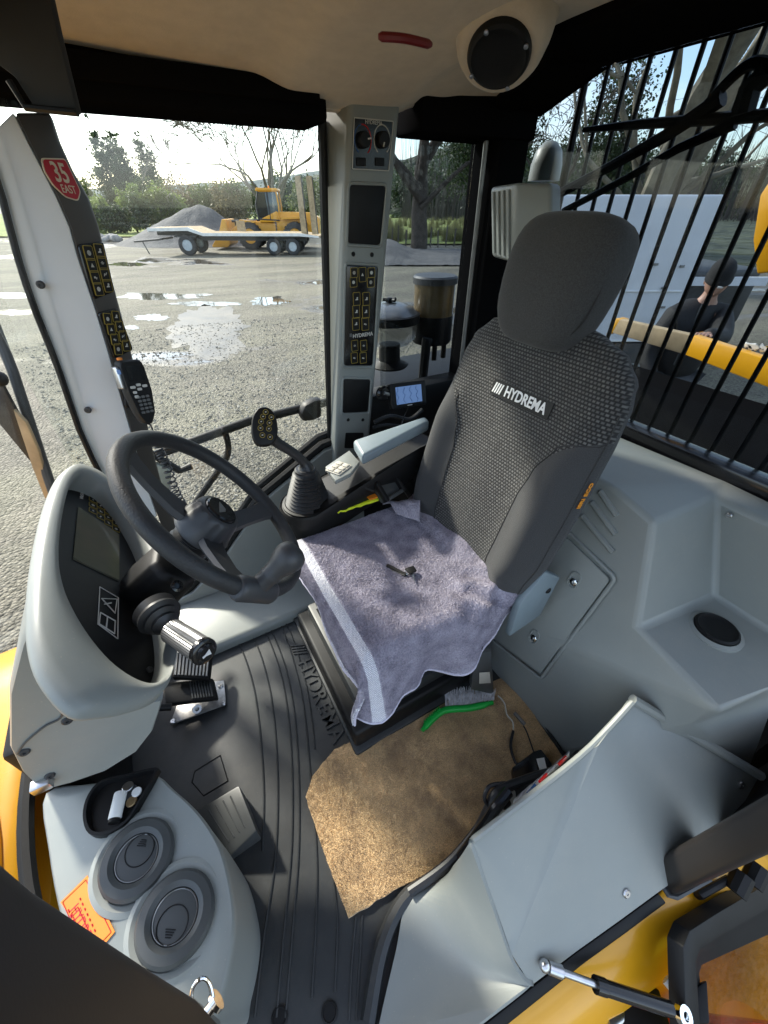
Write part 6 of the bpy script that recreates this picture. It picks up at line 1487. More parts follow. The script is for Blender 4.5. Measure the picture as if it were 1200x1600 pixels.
for i in range(30000):
    r_ = 1.75+9.5*rnd.random()**1.7; a = R(rnd.uniform(-42, 32)); d = LOC(r_*math.cos(a), r_*math.sin(a)) if True else None
    c = d+V(0, 0, ZG+.003); s_ = .006+.013*rnd.random()**2.2*(1+r_*.12); b_ = len(vs_)
    e_ = [V(s_*rnd.uniform(.6, 1.3), 0, 0), V(0, s_*rnd.uniform(.6, 1.3), 0), V(0, 0, s_*rnd.uniform(.4, .8))]; an = rnd.uniform(0, 6.28); rm_ = Matrix.Rotation(an, 3, 'Z')
    tl2 = V(rnd.gauss(0, .3), rnd.gauss(0, .3), 0)*s_
    vs_ += [c+rm_ @ e_[0], c+rm_ @ e_[1], c-rm_ @ e_[0], c-rm_ @ e_[1], c+e_[2]+tl2, c-e_[2]]
    fs += [(b_, b_+1, b_+4), (b_+1, b_+2, b_+4), (b_+2, b_+3, b_+4), (b_+3, b_, b_+4)]
mb.add(vs_, fs); mat('pebble', (.075, .07, .058), .75, col2=(.30, .28, .23), vs_=26, detail=1)
o = mb.build('loose_gravel', 'pebble', smooth=0, fixn=False); setp(o, 'loose stones scattered on the yard beside the cab', 'gravel', kind='stuff')
# paddock grass beyond the fence on the right, verge on the left
def sheet(name, pts, m_, lab, z=.06):
    bm = bmesh.new(); bm.faces.new([bm.verts.new(q) for q in pts])
    me = bpy.data.meshes.new(name); bm.to_mesh(me); bm.free(); o = link(name, me, m_); setp(o, lab, kind='structure'); return o
def strip(name, d0, d1, x0, x1, m_, lab, amp=.15, z=.06, k=30):
    o = MB().grid(k, k, lambda u, v: LOC(d0+(d1-d0)*u**1.6, (x0+(x1-x0)*v)*(1+.8*u))+V(0, 0, ZG+z+amp*nz((u*20, v*30, 0), 1))).build(name, m_, smooth=60); setp(o, lab, kind='structure'); return o
strip('paddock', 35, 220, 1, 16, 'grass', 'green paddock beyond the post fence', .12, .1)
strip('leaf_litter', 20, 112, 11, 75, 'hillbush', 'dark leaf litter under the trees behind the truck', .2, .08)
strip('verge', 44, 260, -90, -2, 'grass', 'grass verge beyond the gravel pile', .15, .1)

# --- foliage and bare-branch builders
def leaves(mb, blobs, n, size, squash=.6, up=.3, seed=1):
    rnd = random.Random(seed)
    tot = sum(b[1][0]*b[1][1]*b[1][2] for b in blobs)
    for c, r_ in blobs:
        k = int(n*(r_[0]*r_[1]*r_[2])/tot)+6
        ncl = max(5, k//26)
        for q in range(ncl):
            th_, ph_ = rnd.uniform(0, 6.283), math.acos(rnd.uniform(-1, 1)); rr_ = rnd.random()**.38
            d = V(math.sin(ph_)*math.cos(th_), math.sin(ph_)*math.sin(th_), math.cos(ph_))
            cc = V(c[0]+d.x*r_[0]*rr_, c[1]+d.y*r_[1]*rr_, c[2]+d.z*r_[2]*rr_); cs = min(r_)*.30
            for t in range(max(3, k//ncl)):
                p = cc+V(rnd.gauss(0, cs), rnd.gauss(0, cs), rnd.gauss(0, cs*.8))
                s_ = size*rnd.uniform(.5, 1.3); nrm = V(rnd.gauss(0, 1), rnd.gauss(0, 1), rnd.gauss(0, 1)+up).normalized(); a = nrm.orthogonal().normalized(); b = nrm.cross(a)
                an = rnd.uniform(0, 6.28); a, b = a*math.cos(an)+b*math.sin(an), b*math.cos(an)-a*math.sin(an)
                mb.add([p-a*s_, p-b*s_*squash, p+a*s_, p+b*s_*squash], [(0, 1, 2, 3)])
    return mb
def bush(name, label, catg, px, d, w_, h, mt, n=900, size=.25, group=None, shape='round', seed=1, base=0., trunk='bark'):
    """px = photo column of the foot, d = metres ahead"""
    x = (px-600)/FPX*(d*math.cos(PITCH)+ (2.25)*math.sin(PITCH))
    p = LOC(d, x)+V(0, 0, ZG+base); rnd = random.Random(seed); t = thing(name, label, catg, p, group)
    blobs = []
    if shape == 'tall':
        for k in range(9):
            f_ = k/8; r_ = w_/2*(1-.75*f_)*rnd.uniform(.8, 1.15); blobs.append((p+V(rnd.gauss(0, w_*.08), rnd.gauss(0, w_*.08), h*(.14+.82*f_)), (r_, r_, h*.11)))
    elif shape == 'round':
        for k in range(7):
            blobs.append((p+V(rnd.uniform(-.33, .33)*w_, rnd.uniform(-.33, .33)*w_, h*rnd.uniform(.3, .78)), (w_*.30*rnd.uniform(.7, 1.2), w_*.3, h*.26*rnd.uniform(.7, 1.2))))
    else:
        for k in range(9):
            blobs.append((p+V(rnd.uniform(-.42, .42)*w_, rnd.uniform(-.3, .3)*w_*.5, h*rnd.uniform(.2, .85)), (w_*.2*rnd.uniform(.7, 1.2), w_*.2, h*.2)))
    leaves(MB(), blobs, n, size, seed=seed).build('crown', mt, t, smooth=0, fixn=False)
    tr = MB().tube([p-V(0, 0, .3), p+V(rnd.gauss(0, .1), 0, h*.35), p+V(rnd.gauss(0, .2), 0, h*.75)], [.05*h**.6, .035*h**.6, .012*h**.6], 7)
    for b in blobs[:6]: tr.tube([p+V(0, 0, h*.3), p.lerp(b[0], .6)+V(0, 0, h*.12), Vector(b[0])], [.02*h**.6, .014*h**.6, .006*h**.6], 5)
    tr.build('trunk', trunk, t); return t
def bare_tree(name, label, p, h, r0, mt, tw_m, seed=3, depth=6, spread=.55, limbs=None, droop=0.0, group=None, twn=.008, ratio=.74):
    rnd = random.Random(seed); t = thing(name, label, 'tree', p, group); wood = MB(); tw_ = MB(); cnt = [0]
    def grow(q, d, ln_, r_, k):
        pts = [q]; rs = [r_]; dd = d.copy()
        nseg = 4 if k > 2 else 3
        for i in range(nseg):
            dd = (dd+V(rnd.gauss(0, .13), rnd.gauss(0, .13), rnd.gauss(0, .08)+(.05 if k > 2 else -droop))).normalized()
            pts.append(pts[-1]+dd*(ln_/nseg)); rs.append(r_*(1-.32*(i+1)/nseg))
        (wood if k > 2 else tw_).tube(pts, rs, 8 if k >= depth-1 else (6 if k > 3 else 4), caps=False)
        if k <= 0: return
        nb = 2 if k > depth-2 else rnd.choice((2, 3, 3))
        for j in range(nb):
            ax0 = dd.orthogonal().normalized(); ax0.rotate(Matrix.Rotation(rnd.uniform(0, 6.283), 3, dd))
            nd = (dd*math.cos(spread*rnd.uniform(.5, 1.3))+ax0*math.sin(spread*rnd.uniform(.6, 1.3))).normalized()
            st = pts[-1] if j < 2 else pts[rnd.randint(1, nseg-1)]
            grow(st, nd, ln_*ratio*rnd.uniform(.8, 1.15), max(twn, rs[-1]*(.78 if j == 0 else .62)), k-1)
    if limbs is None: grow(Vector(p)-V(0, 0, .3), V(rnd.gauss(0, .04), rnd.gauss(0, .04), 1).normalized(), h*.30, r0, depth)
    else:
        for (o_, d_, ln_, r_, k) in limbs: grow(Vector(p)+Vector(o_), Vector(d_).normalized(), ln_, r_, k)
    wood.build('trunk', mt, t, smooth=60, fixn=False); tw_.build('crown', tw_m, t, smooth=60, fixn=False); return t
def at_px(px, d, z=None):
    depth = d*math.cos(PITCH)-((0 if z is None else z)-CAM.z)*math.sin(PITCH) if z is not None else d*math.cos(PITCH)+2.25*math.sin(PITCH)
    return LOC(d, (px-600)/FPX*depth)+V(0, 0, ZG)

# left background: conifers and poplars, shrubs, hedge
for i, (px, d, w_, h, mt, sh, lb) in enumerate((
    (196, 70, 4.2, 11.0, 'leaf_blue', 'tall', 'tall feathery evergreen left of the other poplars beyond the yard'),
    (211, 72, 5.0, 10.2, 'leaf_blue', 'tall', 'dense tapering evergreen second from left on the skyline'),
    (222, 69, 4.6, 8.6, 'leaf_dark', 'tall', 'darker evergreen leaning against the tall pair on the skyline'),
    (256, 74, 4.2, 9.8, 'leaf_blue', 'tall', 'single narrow evergreen standing right of the group'),
    (262, 68, 5.5, 5.5, 'leaf_mid', 'round', 'rounded olive tree at the foot of the narrow evergreen'),
    (150, 60, 4.0, 5.0, 'leaf_mid', 'round', 'green bush behind the red route shield'),
    (166, 50, 2.6, 2.9, 'leaf_light', 'round', 'bright green shrub nearest the front pillar'),
    (185, 49, 2.0, 2.4, 'leaf_dark', 'round', 'dark flax like shrub between two bright shrubs'),
    (216, 52, 2.4, 3.9, 'leaf_light', 'round', 'upright lime green shrub left of the gravel pile'),
    (233, 50, 2.4, 3.0, 'leaf_blue', 'round', 'blue green shrub beside the lime shrub'),
    (250, 54, 3.6, 3.8, 'leaf_mid', 'round', 'olive shrub rising behind the pile’s left flank'.replace('’', ' ').replace('pile s', 'pile')),
    (276, 56, 3.8, 4.2, 'leaf_light', 'round', 'yellow green shrub above the crest of the gravel pile'),
    (305, 62, 5.0, 5.2, 'leaf_brown', 'round', 'russet shrub above the pile with bare twigs'),
    (335, 60, 4.6, 4.8, 'leaf_mid', 'round', 'olive tree right above the gravel pile crest'),
    (362, 58, 4.2, 4.6, 'leaf_brown', 'round', 'brown winter shrub left of the wheel loader'),
    (385, 60, 4.6, 4.6, 'leaf_mid', 'round', 'green shrub directly behind the loader bucket'),
    (462, 60, 5.0, 5.4, 'leaf_dark', 'round', 'dark green bush behind the loader engine'),
    (489, 56, 4.5, 5.0, 'leaf_mid', 'round', 'bush behind the trailer ramps'),
    (131, 66, 7.0, 4.6, 'leaf_brown', 'wide', 'brown leafless hedge behind the front pillar'),
    (275, 90, 14.0, 5.5, 'leaf_brown', 'wide', 'long brown hedge far behind the gravel pile'),
    (400, 95, 20.0, 6.0, 'leaf_dark', 'wide', 'long dark shelter belt far behind the wheel loader'))):
    bush('garden_shrub' if h < 6 else 'evergreen_tree', lb, 'shrub' if h < 6 else 'tree', px, d, w_, h, mt, 9000 if sh == 'tall' else 4200, .075+.0014*d, 'trees and shrubs beyond the yard', sh, 20+i)
bare_tree('bare_tree', 'large leafless pale tree spreading behind the yellow wheel loader', at_px(436, 46), 15, .42, 'barkpale', 'barkpale', 11, 7, .50, twn=.026, ratio=.80,
          limbs=[((0, 0, -.3), (0, 0, 1), 2.0, .42, 0)]+[((0, 0, 1.3+.1*k), tuple(RGT*a+FWH*b+V(0, 0, 1)), 3.3*sc_k, .15, 7) for k, (a, b, sc_k) in enumerate(((-.95, .1, 1.1), (-.55, -.3, 1.15), (-.2, .3, 1.2), (.12, -.2, 1.2), (.45, .3, 1.1), (.85, -.1, 1.0), (-1.4, .3, 1.0), (-.75, .5, 1.0), (.28, .6, 1.1), (-1.1, -.5, .95), (.65, -.5, 1.05)))])
bare_tree('bare_tree', 'small leafless tree by the hedge at the front pillar', at_px(141, 64), 7, .14, 'twig', 'twig', 5, 5, .5, twn=.02)
# far hills
def hill(name, d, x0, x1, prof, m_, lab, thick=60, amp=2., k=60):
    def fn(u, v):
        x = x0+(x1-x0)*u; h = tabl(prof, u)
        hh = h*math.sin(min(1, v*1.4)*math.pi/2)*(1 if v < .72 else 1)
        return LOC(d+thick*v, x*(1+thick*v/d*.6))+V(0, 0, ZG+hh+amp*nz((u*12, v*5, 0), 1.)*min(1, v*3)+amp*.5*nz((u*40, v*16, 0), 1.)*min(1, v*3))
    o = MB().grid(k*2, 24, fn).build(name, m_, smooth=60); setp(o, lab, kind='structure'); return o
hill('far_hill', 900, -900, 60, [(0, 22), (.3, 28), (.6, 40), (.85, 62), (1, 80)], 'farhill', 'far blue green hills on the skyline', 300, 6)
hill('near_hill', 170, -62, 30, [(0, 2), (.2, 5), (.45, 12), (.7, 16), (1, 22)], 'hillbush', 'wooded rise behind the wheel loader', 50, 1.6)
hill('wooded_hill', 120, 2, 330, [(0, 8), (.03, 10), (.08, 14), (.14, 13), (.3, 11), (.5, 10), (.75, 10), (1, 9)], 'hillbush', 'dark wooded hillside behind the paddock', 60, 2.2, 120)
# the wood on that hillside reads as one mass
mb = MB(); rnd = random.Random(4)
blobs = []
for i in range(210):
    u = rnd.random()**1.3; x = 4+250*u; d = 118+rnd.random()*36; v_ = (d-120)/60
    h = tabl([(0, 8), (.03, 10), (.08, 14), (.14, 13), (.3, 11), (.5, 10), (.75, 10), (1, 9)], (x-2)/328)*math.sin(min(1, max(0, v_)*1.4)*math.pi/2)
    blobs.append((LOC(d, x*(1+max(0, v_)*.3))+V(0, 0, ZG+h+1.5), (3.2*rnd.uniform(.6, 1.4), 3.2, 3.2*rnd.uniform(.6, 1.5))))
leaves(mb, blobs, 90000, .36, seed=9)
o = mb.build('hillside_wood', 'leaf_dark', smooth=0, fixn=False); setp(o, 'dark mass of trees covering the hillside behind the paddock', 'wood', kind='stuff')
mb = MB(); rnd = random.Random(14)
for i in range(1500):
    x = 4+150*rnd.random()**1.2; d = 92+rnd.random()*26; p = LOC(d, x)+V(0, 0, ZG)
    hh = rnd.uniform(6, 15); lean = V(rnd.gauss(0, .8), rnd.gauss(0, .8), 0)
    mb.tube([p, p+lean*.4+V(0, 0, hh*.5), p+lean+V(0, 0, hh)], [.10, .06, .02], 3, caps=False)
o = mb.build('bare_thicket', 'twig', smooth=60, fixn=False); setp(o, 'grey thicket of bare stems along the paddock edge', 'thicket', kind='stuff')

# right: big old trees, fence, rushes
bare_tree('old_tree', 'massive dark trunked leafless tree between the middle pillar and rear post', at_px(654, 31), 16, .60, 'bark', 'twig', 21, 6, .60, droop=.10, twn=.016, group='old yard trees',
          limbs=[((0, 0, -.3), (.03, 0, 1), 4.6, .58, 6), ((0, 0, 2.2), tuple(RGT*1.0+V(0, 0, .5)), 3.4, .16, 6), ((0, 0, 2.9), tuple(-RGT*.9-FWH*.5+V(0, 0, .8)), 3.2, .15, 6), ((0, 0, 2.6), (-.8, .1, .75), 3.6, .26, 5), ((0, 0, 4.2), (.7, -.3, .8), 4.2, .32, 6), ((0, 0, 3.8), (-.5, -.5, 1), 4.0, .28, 6), ((0, 0, 4.6), (.2, -.8, .5), 3.2, .22, 6)])
bare_tree('old_tree', 'twin trunked leafless tree seen through the rear guard bars', at_px(968, 17), 18, .55, 'barkpale', 'twig', 33, 6, .6, droop=.10, twn=.010, group='old yard trees',
          limbs=[((0, 0, -.3), tuple(RGT*.06+V(0, 0, 1)), 7.0, .46, 4), ((.1, -.1, .6), tuple(RGT*.42+V(0, 0, 1)), 8.0, .40, 4)]+[((0, 0, 1.6+.35*k), tuple(RGT*a+FWH*b+V(0, 0, c)), 3.0, .11, 6) for k, (a, b, c) in enumerate(((-.9, -.3, .9), (1.0, -.4, .5), (-.6, .5, 1.0), (1.2, .2, .35), (-1.0, .1, .4), (.8, -.6, .9), (.3, -.9, .6), (-.4, -.8, .8), (1.3, -.2, .7)))])
bare_tree('old_tree', 'leafless tree at the far right edge of the rear window', at_px(1230, 20), 9, .26, 'bark', 'twig', 41, 7, .6, droop=.08, twn=.009, group='old yard trees', ratio=.80)
bare_tree('old_tree', 'slender leafless tree at the left edge of the rear window', at_px(850, 24), 8, .20, 'bark', 'twig', 45, 7, .6, droop=.06, twn=.011, group='old yard trees')
bush('pine_tree', 'dark pine crown behind the twin trunked tree', 'tree', 925, 30, 4.5, 9.0, 'leaf_dark', 9000, .10, None, 'round', 61)
bush('pine_tree', 'dark evergreen at the right end of the paddock beside the rear post', 'tree', 742, 46, 7.5, 11.0, 'leaf_dark', 14000, .13, None, 'round', 62)
pstm = MB().tube([V(0, 0, -.2), V(0, 0, .6), V(.01, 0, 1.12)], [.055, .05, .045], 7).mesh('fence_post'); pstm.materials.append(M['post'])
fpx = [612, 622, 634, 646, 672, 684, 696, 709, 722, 735, 748, 759, 771]
for i, px in enumerate(fpx):
    o = bpy.data.objects.new('fence_post', pstm); COL.objects.link(o); o.location = at_px(px, 33.5+.4*math.sin(i)); o.scale = (1, 1, 1+.12*math.sin(i*2.3)); o.rotation_euler = (.05*math.sin(i*3), .05*math.cos(i*2), i)
    setp(o, 'weathered wooden fence post in the row along the paddock edge', 'fence post', 'paddock fence posts')
ps = [at_px(px, 33.5) for px in (600, 800)]
for k, z in enumerate((.45, .75, 1.0)):
    o = MB().tube([ps[0]+V(0, 0, z), ps[1]+V(0, 0, z)], .006, 4).build('fence_wire', 'steeldark'); setp(o, ('lowest', 'middle', 'top')[k]+' wire of the paddock fence', 'wire')
rm = []
for s_ in range(3):
    rnd = random.Random(s_); mb = MB()
    for j in range(90):
        a = rnd.uniform(0, 6.28); r_ = rnd.random()*.28; h = rnd.uniform(.5, 1.05); p = V(r_*math.cos(a), r_*math.sin(a), 0); q = p*1.7+V(rnd.gauss(0, .06), rnd.gauss(0, .06), h); sd_ = V(-math.sin(a), math.cos(a), 0)*.016
        mb.add([p-sd_, p+sd_, q], [(0, 1, 2)])
    me = mb.mesh('rush', 0, False); me.materials.append(M['rush']); rm.append(me)
rnd = random.Random(5)
for i in range(120):
    d = 37+rnd.random()**1.5*45; px = rnd.uniform(604, 790); o = bpy.data.objects.new('rush_clump', rm[i % 3]); COL.objects.link(o)
    o.location = at_px(px, d)+V(0, 0, .12); k = rnd.uniform(.8, 1.5); o.scale = (k, k, k*rnd.uniform(.8, 1.1)); o.rotation_euler = (0, 0, rnd.uniform(0, 6))
    setp(o, 'clump of brown green rushes in the paddock', 'rushes', 'rush clumps in the paddock')
# dirt bank under the big tree
o = MB().grid(30, 16, lambda u, v: at_px(590+130*u, 22+9*v)+V(0, 0, .06+(.65*math.exp(-((u-.1)/.25)**2)+.12)*math.sin(v*math.pi)+.05*nz((u*14, v*9, 0), 1))).build('dirt_bank', 'pile', smooth=60); setp(o, 'low dark earth bank below the big tree', kind='structure')

# --- gravel heap, trailer, loader
gp0 = at_px(316, 36)
def heap(u, v):
    a = 2*math.pi*u; k = 1+.12*nz((math.cos(a)*1.5, math.sin(a)*1.5, 2), 1.)
    rx, ry = 5.3*k*(1.35 if math.cos(a) < 0 else .75), 3.6*k
    prof = (1-v)**1.05
    q = gp0+RGT*(rx*v*math.cos(a)+.5)+FWH*(ry*v*math.sin(a))
    return q+V(0, 0, 2.45*(.62*(1-v)**.95+.38*(.5+.5*math.cos(math.pi*v))) + .16*nz(q, .8, 3)*min(1, v*4)*(1-v)+.07*nz(q, 2.6, 3)*(1-v) - .05)
o = MB().grid(80, 30, heap).build('gravel_heap', 'pile', smooth=60); setp(o, 'tall heap of dark grey gravel behind the flat trailer', 'gravel heap')
rnd = random.Random(8)
for i in range(26):
    p = at_px(rnd.uniform(158, 186), 40+rnd.uniform(-1.5, 2)); o = MB(); r_ = rnd.uniform(.22, .45)
    o.sph((0, 0, 0), (r_, r_*rnd.uniform(.7, 1), r_*rnd.uniform(.55, .8)), 9, 6); o.v = [tuple(Vector(q)*(1+.25*nz(q, 3, i))) for q in o.v]
    o = o.build('boulder', 'stone', smooth=40); o.location = p+V(0, 0, r_*.4); setp(o, 'pale boulder in the rock row left of the heap', 'boulder', 'boulders left of the heap')
sh_ = thing('white_shed', 'low white roofed shed far behind the front pillar', 'shed', at_px(143, 75))
q = at_px(143, 75); rz = Matrix.Rotation(-YAW, 3, 'Z')
MB().box(q+V(0, 0, 1.2), (7, 4, 2.4), rz).build('wall', 'oldwhite', sh_); MB().prism([q+rz @ V(a, b, c_) for a, b, c_ in ((-3.7, -2.3, 2.4), (-3.7, 2.3, 2.4), (-3.7, 0, 3.4))], rz @ V(7.4, 0, 0)).build('roof', 'oldwhite', sh_)

def wheel(parent, c, axis, r_, w_, rimm, name='wheel', lug=False):
    axis = Vector(axis).normalized()
    t = MB().lathe([(r_*.55, -w_*.45), (r_*.86, -w_*.5), (r_*.97, -w_*.42), (r_, -w_*.2), (r_, w_*.2), (r_*.97, w_*.42), (r_*.86, w_*.5), (r_*.55, w_*.45)], c, axis, 36, caps=False).build(name, 'tyre', parent, smooth=40)
    MB().lathe([(r_*.56, w_*.40), (r_*.52, w_*.44), (r_*.47, w_*.30), (r_*.30, w_*.18), (r_*.24, w_*.34), (0, w_*.36)], c, axis, 24).build('rim', rimm, t)
    for k in range(8):
        a = k*math.pi/4; e = axis.orthogonal().normalized(); f_ = axis.cross(e); p = Vector(c)+axis*w_*.22+(e*math.cos(a)+f_*math.sin(a))*r_*.36
        MB().cyl(p, p+axis*.03, .022, n=6).build('wheel_nut', 'metal', t)
    if lug:
        mb = MB()
        for k in range(22):
            a = 2*math.pi*k/22; e = axis.orthogonal().normalized(); f_ = axis.cross(e); d = e*math.cos(a)+f_*math.sin(a); tg = axis.cross(d)
            for sg in (-1, 1):
                p = Vector(c)+d*r_*1.0+axis*sg*w_*.22; mb.add([p+axis*sg*w_*.27+tg*.06, p+axis*sg*w_*.27-tg*.06, p-axis*sg*w_*.2-tg*.02, p-axis*sg*w_*.2+tg*.10, p+axis*sg*w_*.27+tg*.06-d*.06, p+axis*sg*w_*.27-tg*.06-d*.06], [(0, 1, 2, 3), (0, 4, 5, 1)])
                mb.add([p+axis*sg*w_*.27+tg*.05+d*.035, p+axis*sg*w_*.27-tg*.05+d*.035, p-axis*sg*w_*.2-tg*.02+d*.035, p-axis*sg*w_*.2+tg*.09+d*.035], [(0, 1, 2, 3)])
        mb.build('tread', 'tyre', t, smooth=0)
    return t
class LF:   # local frame of a vehicle: a along, b across (away), c up
    def __init__(s, o, yaw): s.o = Vector(o); s.r = Matrix.Rotation(-YAW+yaw, 3, 'Z')
    def p(s, a, b, c): return s.o + s.r @ V(a, b, c)
    def d(s, a, b, c): return s.r @ V(a, b, c)
    def bx(s, a0, a1, b0, b1, c0, c1): return MB().box(s.p((a0+a1)/2, (b0+b1)/2, (c0+c1)/2), (a1-a0, b1-b0, c1-c0), s.r)
tl_ = LF(at_px(285, 27.2), R(1.5))
tr_t = thing('flat_trailer', 'white edged flat deck trailer with drawbar and three axles in the yard', 'trailer', tl_.o)
prof = [(-1.45, 1.30), (.75, 1.34), (1.5, 1.08), (7.0, 1.06), (8.0, .92), (8.0, .84), (6.9, .92), (1.5, .94), (.7, 1.18), (-1.45, 1.16)]
MB().prism([tl_.p(a, -.1, c) for a, c in prof], tl_.d(0, 2.3, 0)).build('deck', 'timber', tr_t)
MB().prism([tl_.p(a, -.16, c) for a, c in prof], tl_.d(0, .055, 0)).build('side_rail', 'oldwhite', tr_t)
tl_.bx(-1.5, -1.45, -.16, 2.2, 1.12, 1.32).build('front_rail', 'oldwhite', tr_t)
for b in (.5, 1.6): MB().prism([tl_.p(a, b, c) for a, c in ((-1.3, 1.15), (.7, 1.15), (1.5, .93), (7.2, .9), (7.2, .66), (1.3, .70), (.5, .92), (-1.3, .95))], tl_.d(0, .12, 0)).build('chassis_beam', 'steeldark', tr_t)
MB().tube([tl_.p(-3.0, 1.05, .62), tl_.p(-1.0, .3, .78)], .05, 8).build('drawbar', 'steeldark', tr_t); MB().tube([tl_.p(-3.0, 1.05, .62), tl_.p(-1.0, 1.8, .78)], .05, 8).build('drawbar', 'steeldark', tr_t)
MB().tube([tl_.p(-2.4, .75, .66), tl_.p(-2.2, .75, .02)], .03, 6).build('jack_leg', 'steeldark', tr_t)
for a, r_ in ((.45, .50), (5.35, .42), (6.45, .42)):
    for b, ax_s in ((-.02, -1), (1.95, 1)): wheel(tr_t, tl_.p(a, b+.1, r_), tl_.d(0, ax_s, 0), r_, .30, 'rim')
tl_.bx(-.2, 1.05, .0, 2.0, .88, .94).build('mudguard', 'steeldark', tr_t); tl_.bx(4.7, 7.1, .1, 2.0, .84, .88).build('mudguard', 'steeldark', tr_t)
for a in (7.02, 7.62):
    MB().prism([tl_.p(a, .1, 1.0), tl_.p(a+.30, .1, 1.0), tl_.p(a+.24, .1, 3.55), tl_.p(a-.06, .1, 3.55)], tl_.d(0, .10, 0)).build('loading_ramp', 'timber', tr_t)
    MB().tube([tl_.p(a+.33, .2, 1.0), tl_.p(a+.26, .2, 3.5)], .03, 6).build('ramp_edge', 'steeldark', tr_t)
tl_.bx(3.0, 3.5, 1.6, 1.66, 1.1, 1.6).build('ply_offcut', 'timber', tr_t)
wlf = LF(at_px(428, 31.5), R(4))
wl_ = thing('wheel_loader', 'yellow articulated wheel loader with glazed cab parked behind the trailer', 'wheel loader', wlf.o)
for a in (-1.35, 1.55):
    for b, s_ in ((-.15, -1), (1.75, 1)): wheel(wl_, wlf.p(a, b, .74), wlf.d(0, s_, 0), .74, .5, 'loaderyellow', lug=True)
MB().prism([wlf.p(a, .15, c) for a, c in ((.35, .7), (3.1, .8), (3.15, 1.7), (2.6, 1.95), (.4, 2.0))], wlf.d(0, 1.3, 0)).build('engine_hood', 'loaderyellow', wl_, bevel=.06)
MB().prism([wlf.p(a, .25, c) for a, c in ((-2.0, .6), (.3, .6), (.3, 1.4), (-1.0, 1.5), (-1.9, 1.1))], wlf.d(0, 1.1, 0)).build('front_frame', 'loaderyellow', wl_, bevel=.05)
MB().prism([wlf.p(a, .12, c) for a, c in ((-.65, 1.45), (.55, 1.45), (.55, 2.0), (.45, 2.02), (-.65, 1.6))], wlf.d(0, 1.3, 0)).build('cab_base', 'loaderyellow', wl_, bevel=.03)
cabp = [(-.72, 1.62), (.62, 1.55), (.66, 2.3), (.60, 3.02), (-.52, 3.02), (-.75, 2.35)]
MB().prism([wlf.p(a, .16, c) for a, c in cabp], wlf.d(0, 1.22, 0)).build('cab_glass', 'duskglass', wl_, bevel=.03)
for (a, c), (a2, c2) in zip(cabp, cabp[1:]+cabp[:1]):
    for b in (.14, 1.40): MB().tube([wlf.p(a, b, c), wlf.p(a2, b, c2)], .045, 6).build('cab_post', 'steeldark' if a < .5 else 'loaderyellow', wl_)
MB().tube([wlf.p(.05, .14, 1.6), wlf.p(.02, .14, 3.0)], .04, 6).build('cab_post', 'steeldark', wl_)
MB().prism([wlf.p(a, .05, c) for a, c in ((-.66, 3.03), (.72, 3.03), (.68, 3.16), (-.60, 3.18))], wlf.d(0, 1.44, 0)).build('cab_roof', 'loaderyellow', wl_, bevel=.03)
MB().prism([wlf.p(a, .155, c) for a, c in ((-.70, 1.7), (-.06, 1.68), (-.10, 2.95), (-.5, 2.95), (-.73, 2.35))], wlf.d(0, -.012, 0)).build('side_glass', 'bowl', wl_)
for b in (.35, 1.2): MB().prism([wlf.p(a, b, c) for a, c in ((-.9, 1.55), (-2.5, 1.15), (-3.0, .65), (-2.8, .55), (-2.3, .9), (-.9, 1.2))], wlf.d(0, .12, 0)).build('lift_arm', 'loaderyellow', wl_, bevel=.02)
MB().tube([wlf.p(-.7, .8, 1.55), wlf.p(-2.6, .8, 1.5)], .07, 8).build('tilt_ram', 'steeldark', wl_)
MB().prism([wlf.p(a, -.3, c) for a, c in ((-2.75, .3), (-2.75, 1.6), (-2.95, 1.62), (-3.3, .9), (-3.9, .22), (-3.85, .15), (-2.95, .15))], wlf.d(0, 2.5, 0)).build('bucket', 'loaderyellow', wl_, bevel=.02)
for b in (-.28, 1.9): MB().prism([wlf.p(a, b, c) for a, c in ((-.95, 1.42), (-1.8, 1.5), (-2.1, 1.2), (-2.2, 1.22), (-1.85, 1.6), (-.9, 1.52))], wlf.d(0, .35, 0)).build('fender', 'loaderyellow', wl_)
MB().prism([wlf.p(a, -.2, c) for a, c in ((.75, 1.6), (2.2, 1.65), (2.5, 1.3), (2.58, 1.34), (2.25, 1.75), (.75, 1.7))], wlf.d(0, .35, 0)).build('fender', 'loaderyellow', wl_)
MB().tube([wlf.p(.35, -.05, .55), wlf.p(.35, -.05, 1.5)], .03, 6).build('ladder_rail', 'steeldark', wl_); MB().lathe([(.05, 0), (.05, .1), (0, .14)], wlf.p(.1, .7, 3.17), (0, 0, 1), 10).build('beacon', 'orange', wl_)
MB().tube([wlf.p(2.2, .9, 1.9), wlf.p(2.2, .9, 2.55)], .06, 10).build('exhaust', 'steeldark', wl_)

# --- white canopy truck behind the machine and the person
ct = thing('canopy_truck', 'white box canopy truck parked behind the machine', 'truck', FAR(1010, 450, 6.2))
DC = 6.2
fpo = [FAR(x, y, DC) for x, y in ((862, 304), (1128, 299), (1146, 306), (1100, 505), (855, 470))]
fp2 = [FAR(862, 304, DC), FAR(1128, 299, DC), FAR(1140, 303, DC)]
zt_ = fp2[0].z; zb = -.35
A_ = V(fp2[0].x, fp2[0].y, 0)-RGT*.6; B_ = V(fp2[1].x, fp2[1].y, 0); Cn = B_+RGT*.10+FWH*.10; Dn = Cn+RGT*.55+FWH*2.2; E_ = A_+FWH*2.4
MB().loft([[q+V(0, 0, z) for q in (A_, B_, B_+RGT*.07+FWH*.03, Cn, Dn, E_)] for z in (zb, zt_-.05, zt_)]).build('canopy_shell', 'canopywhite', ct, bevel=.02, bseg=3)
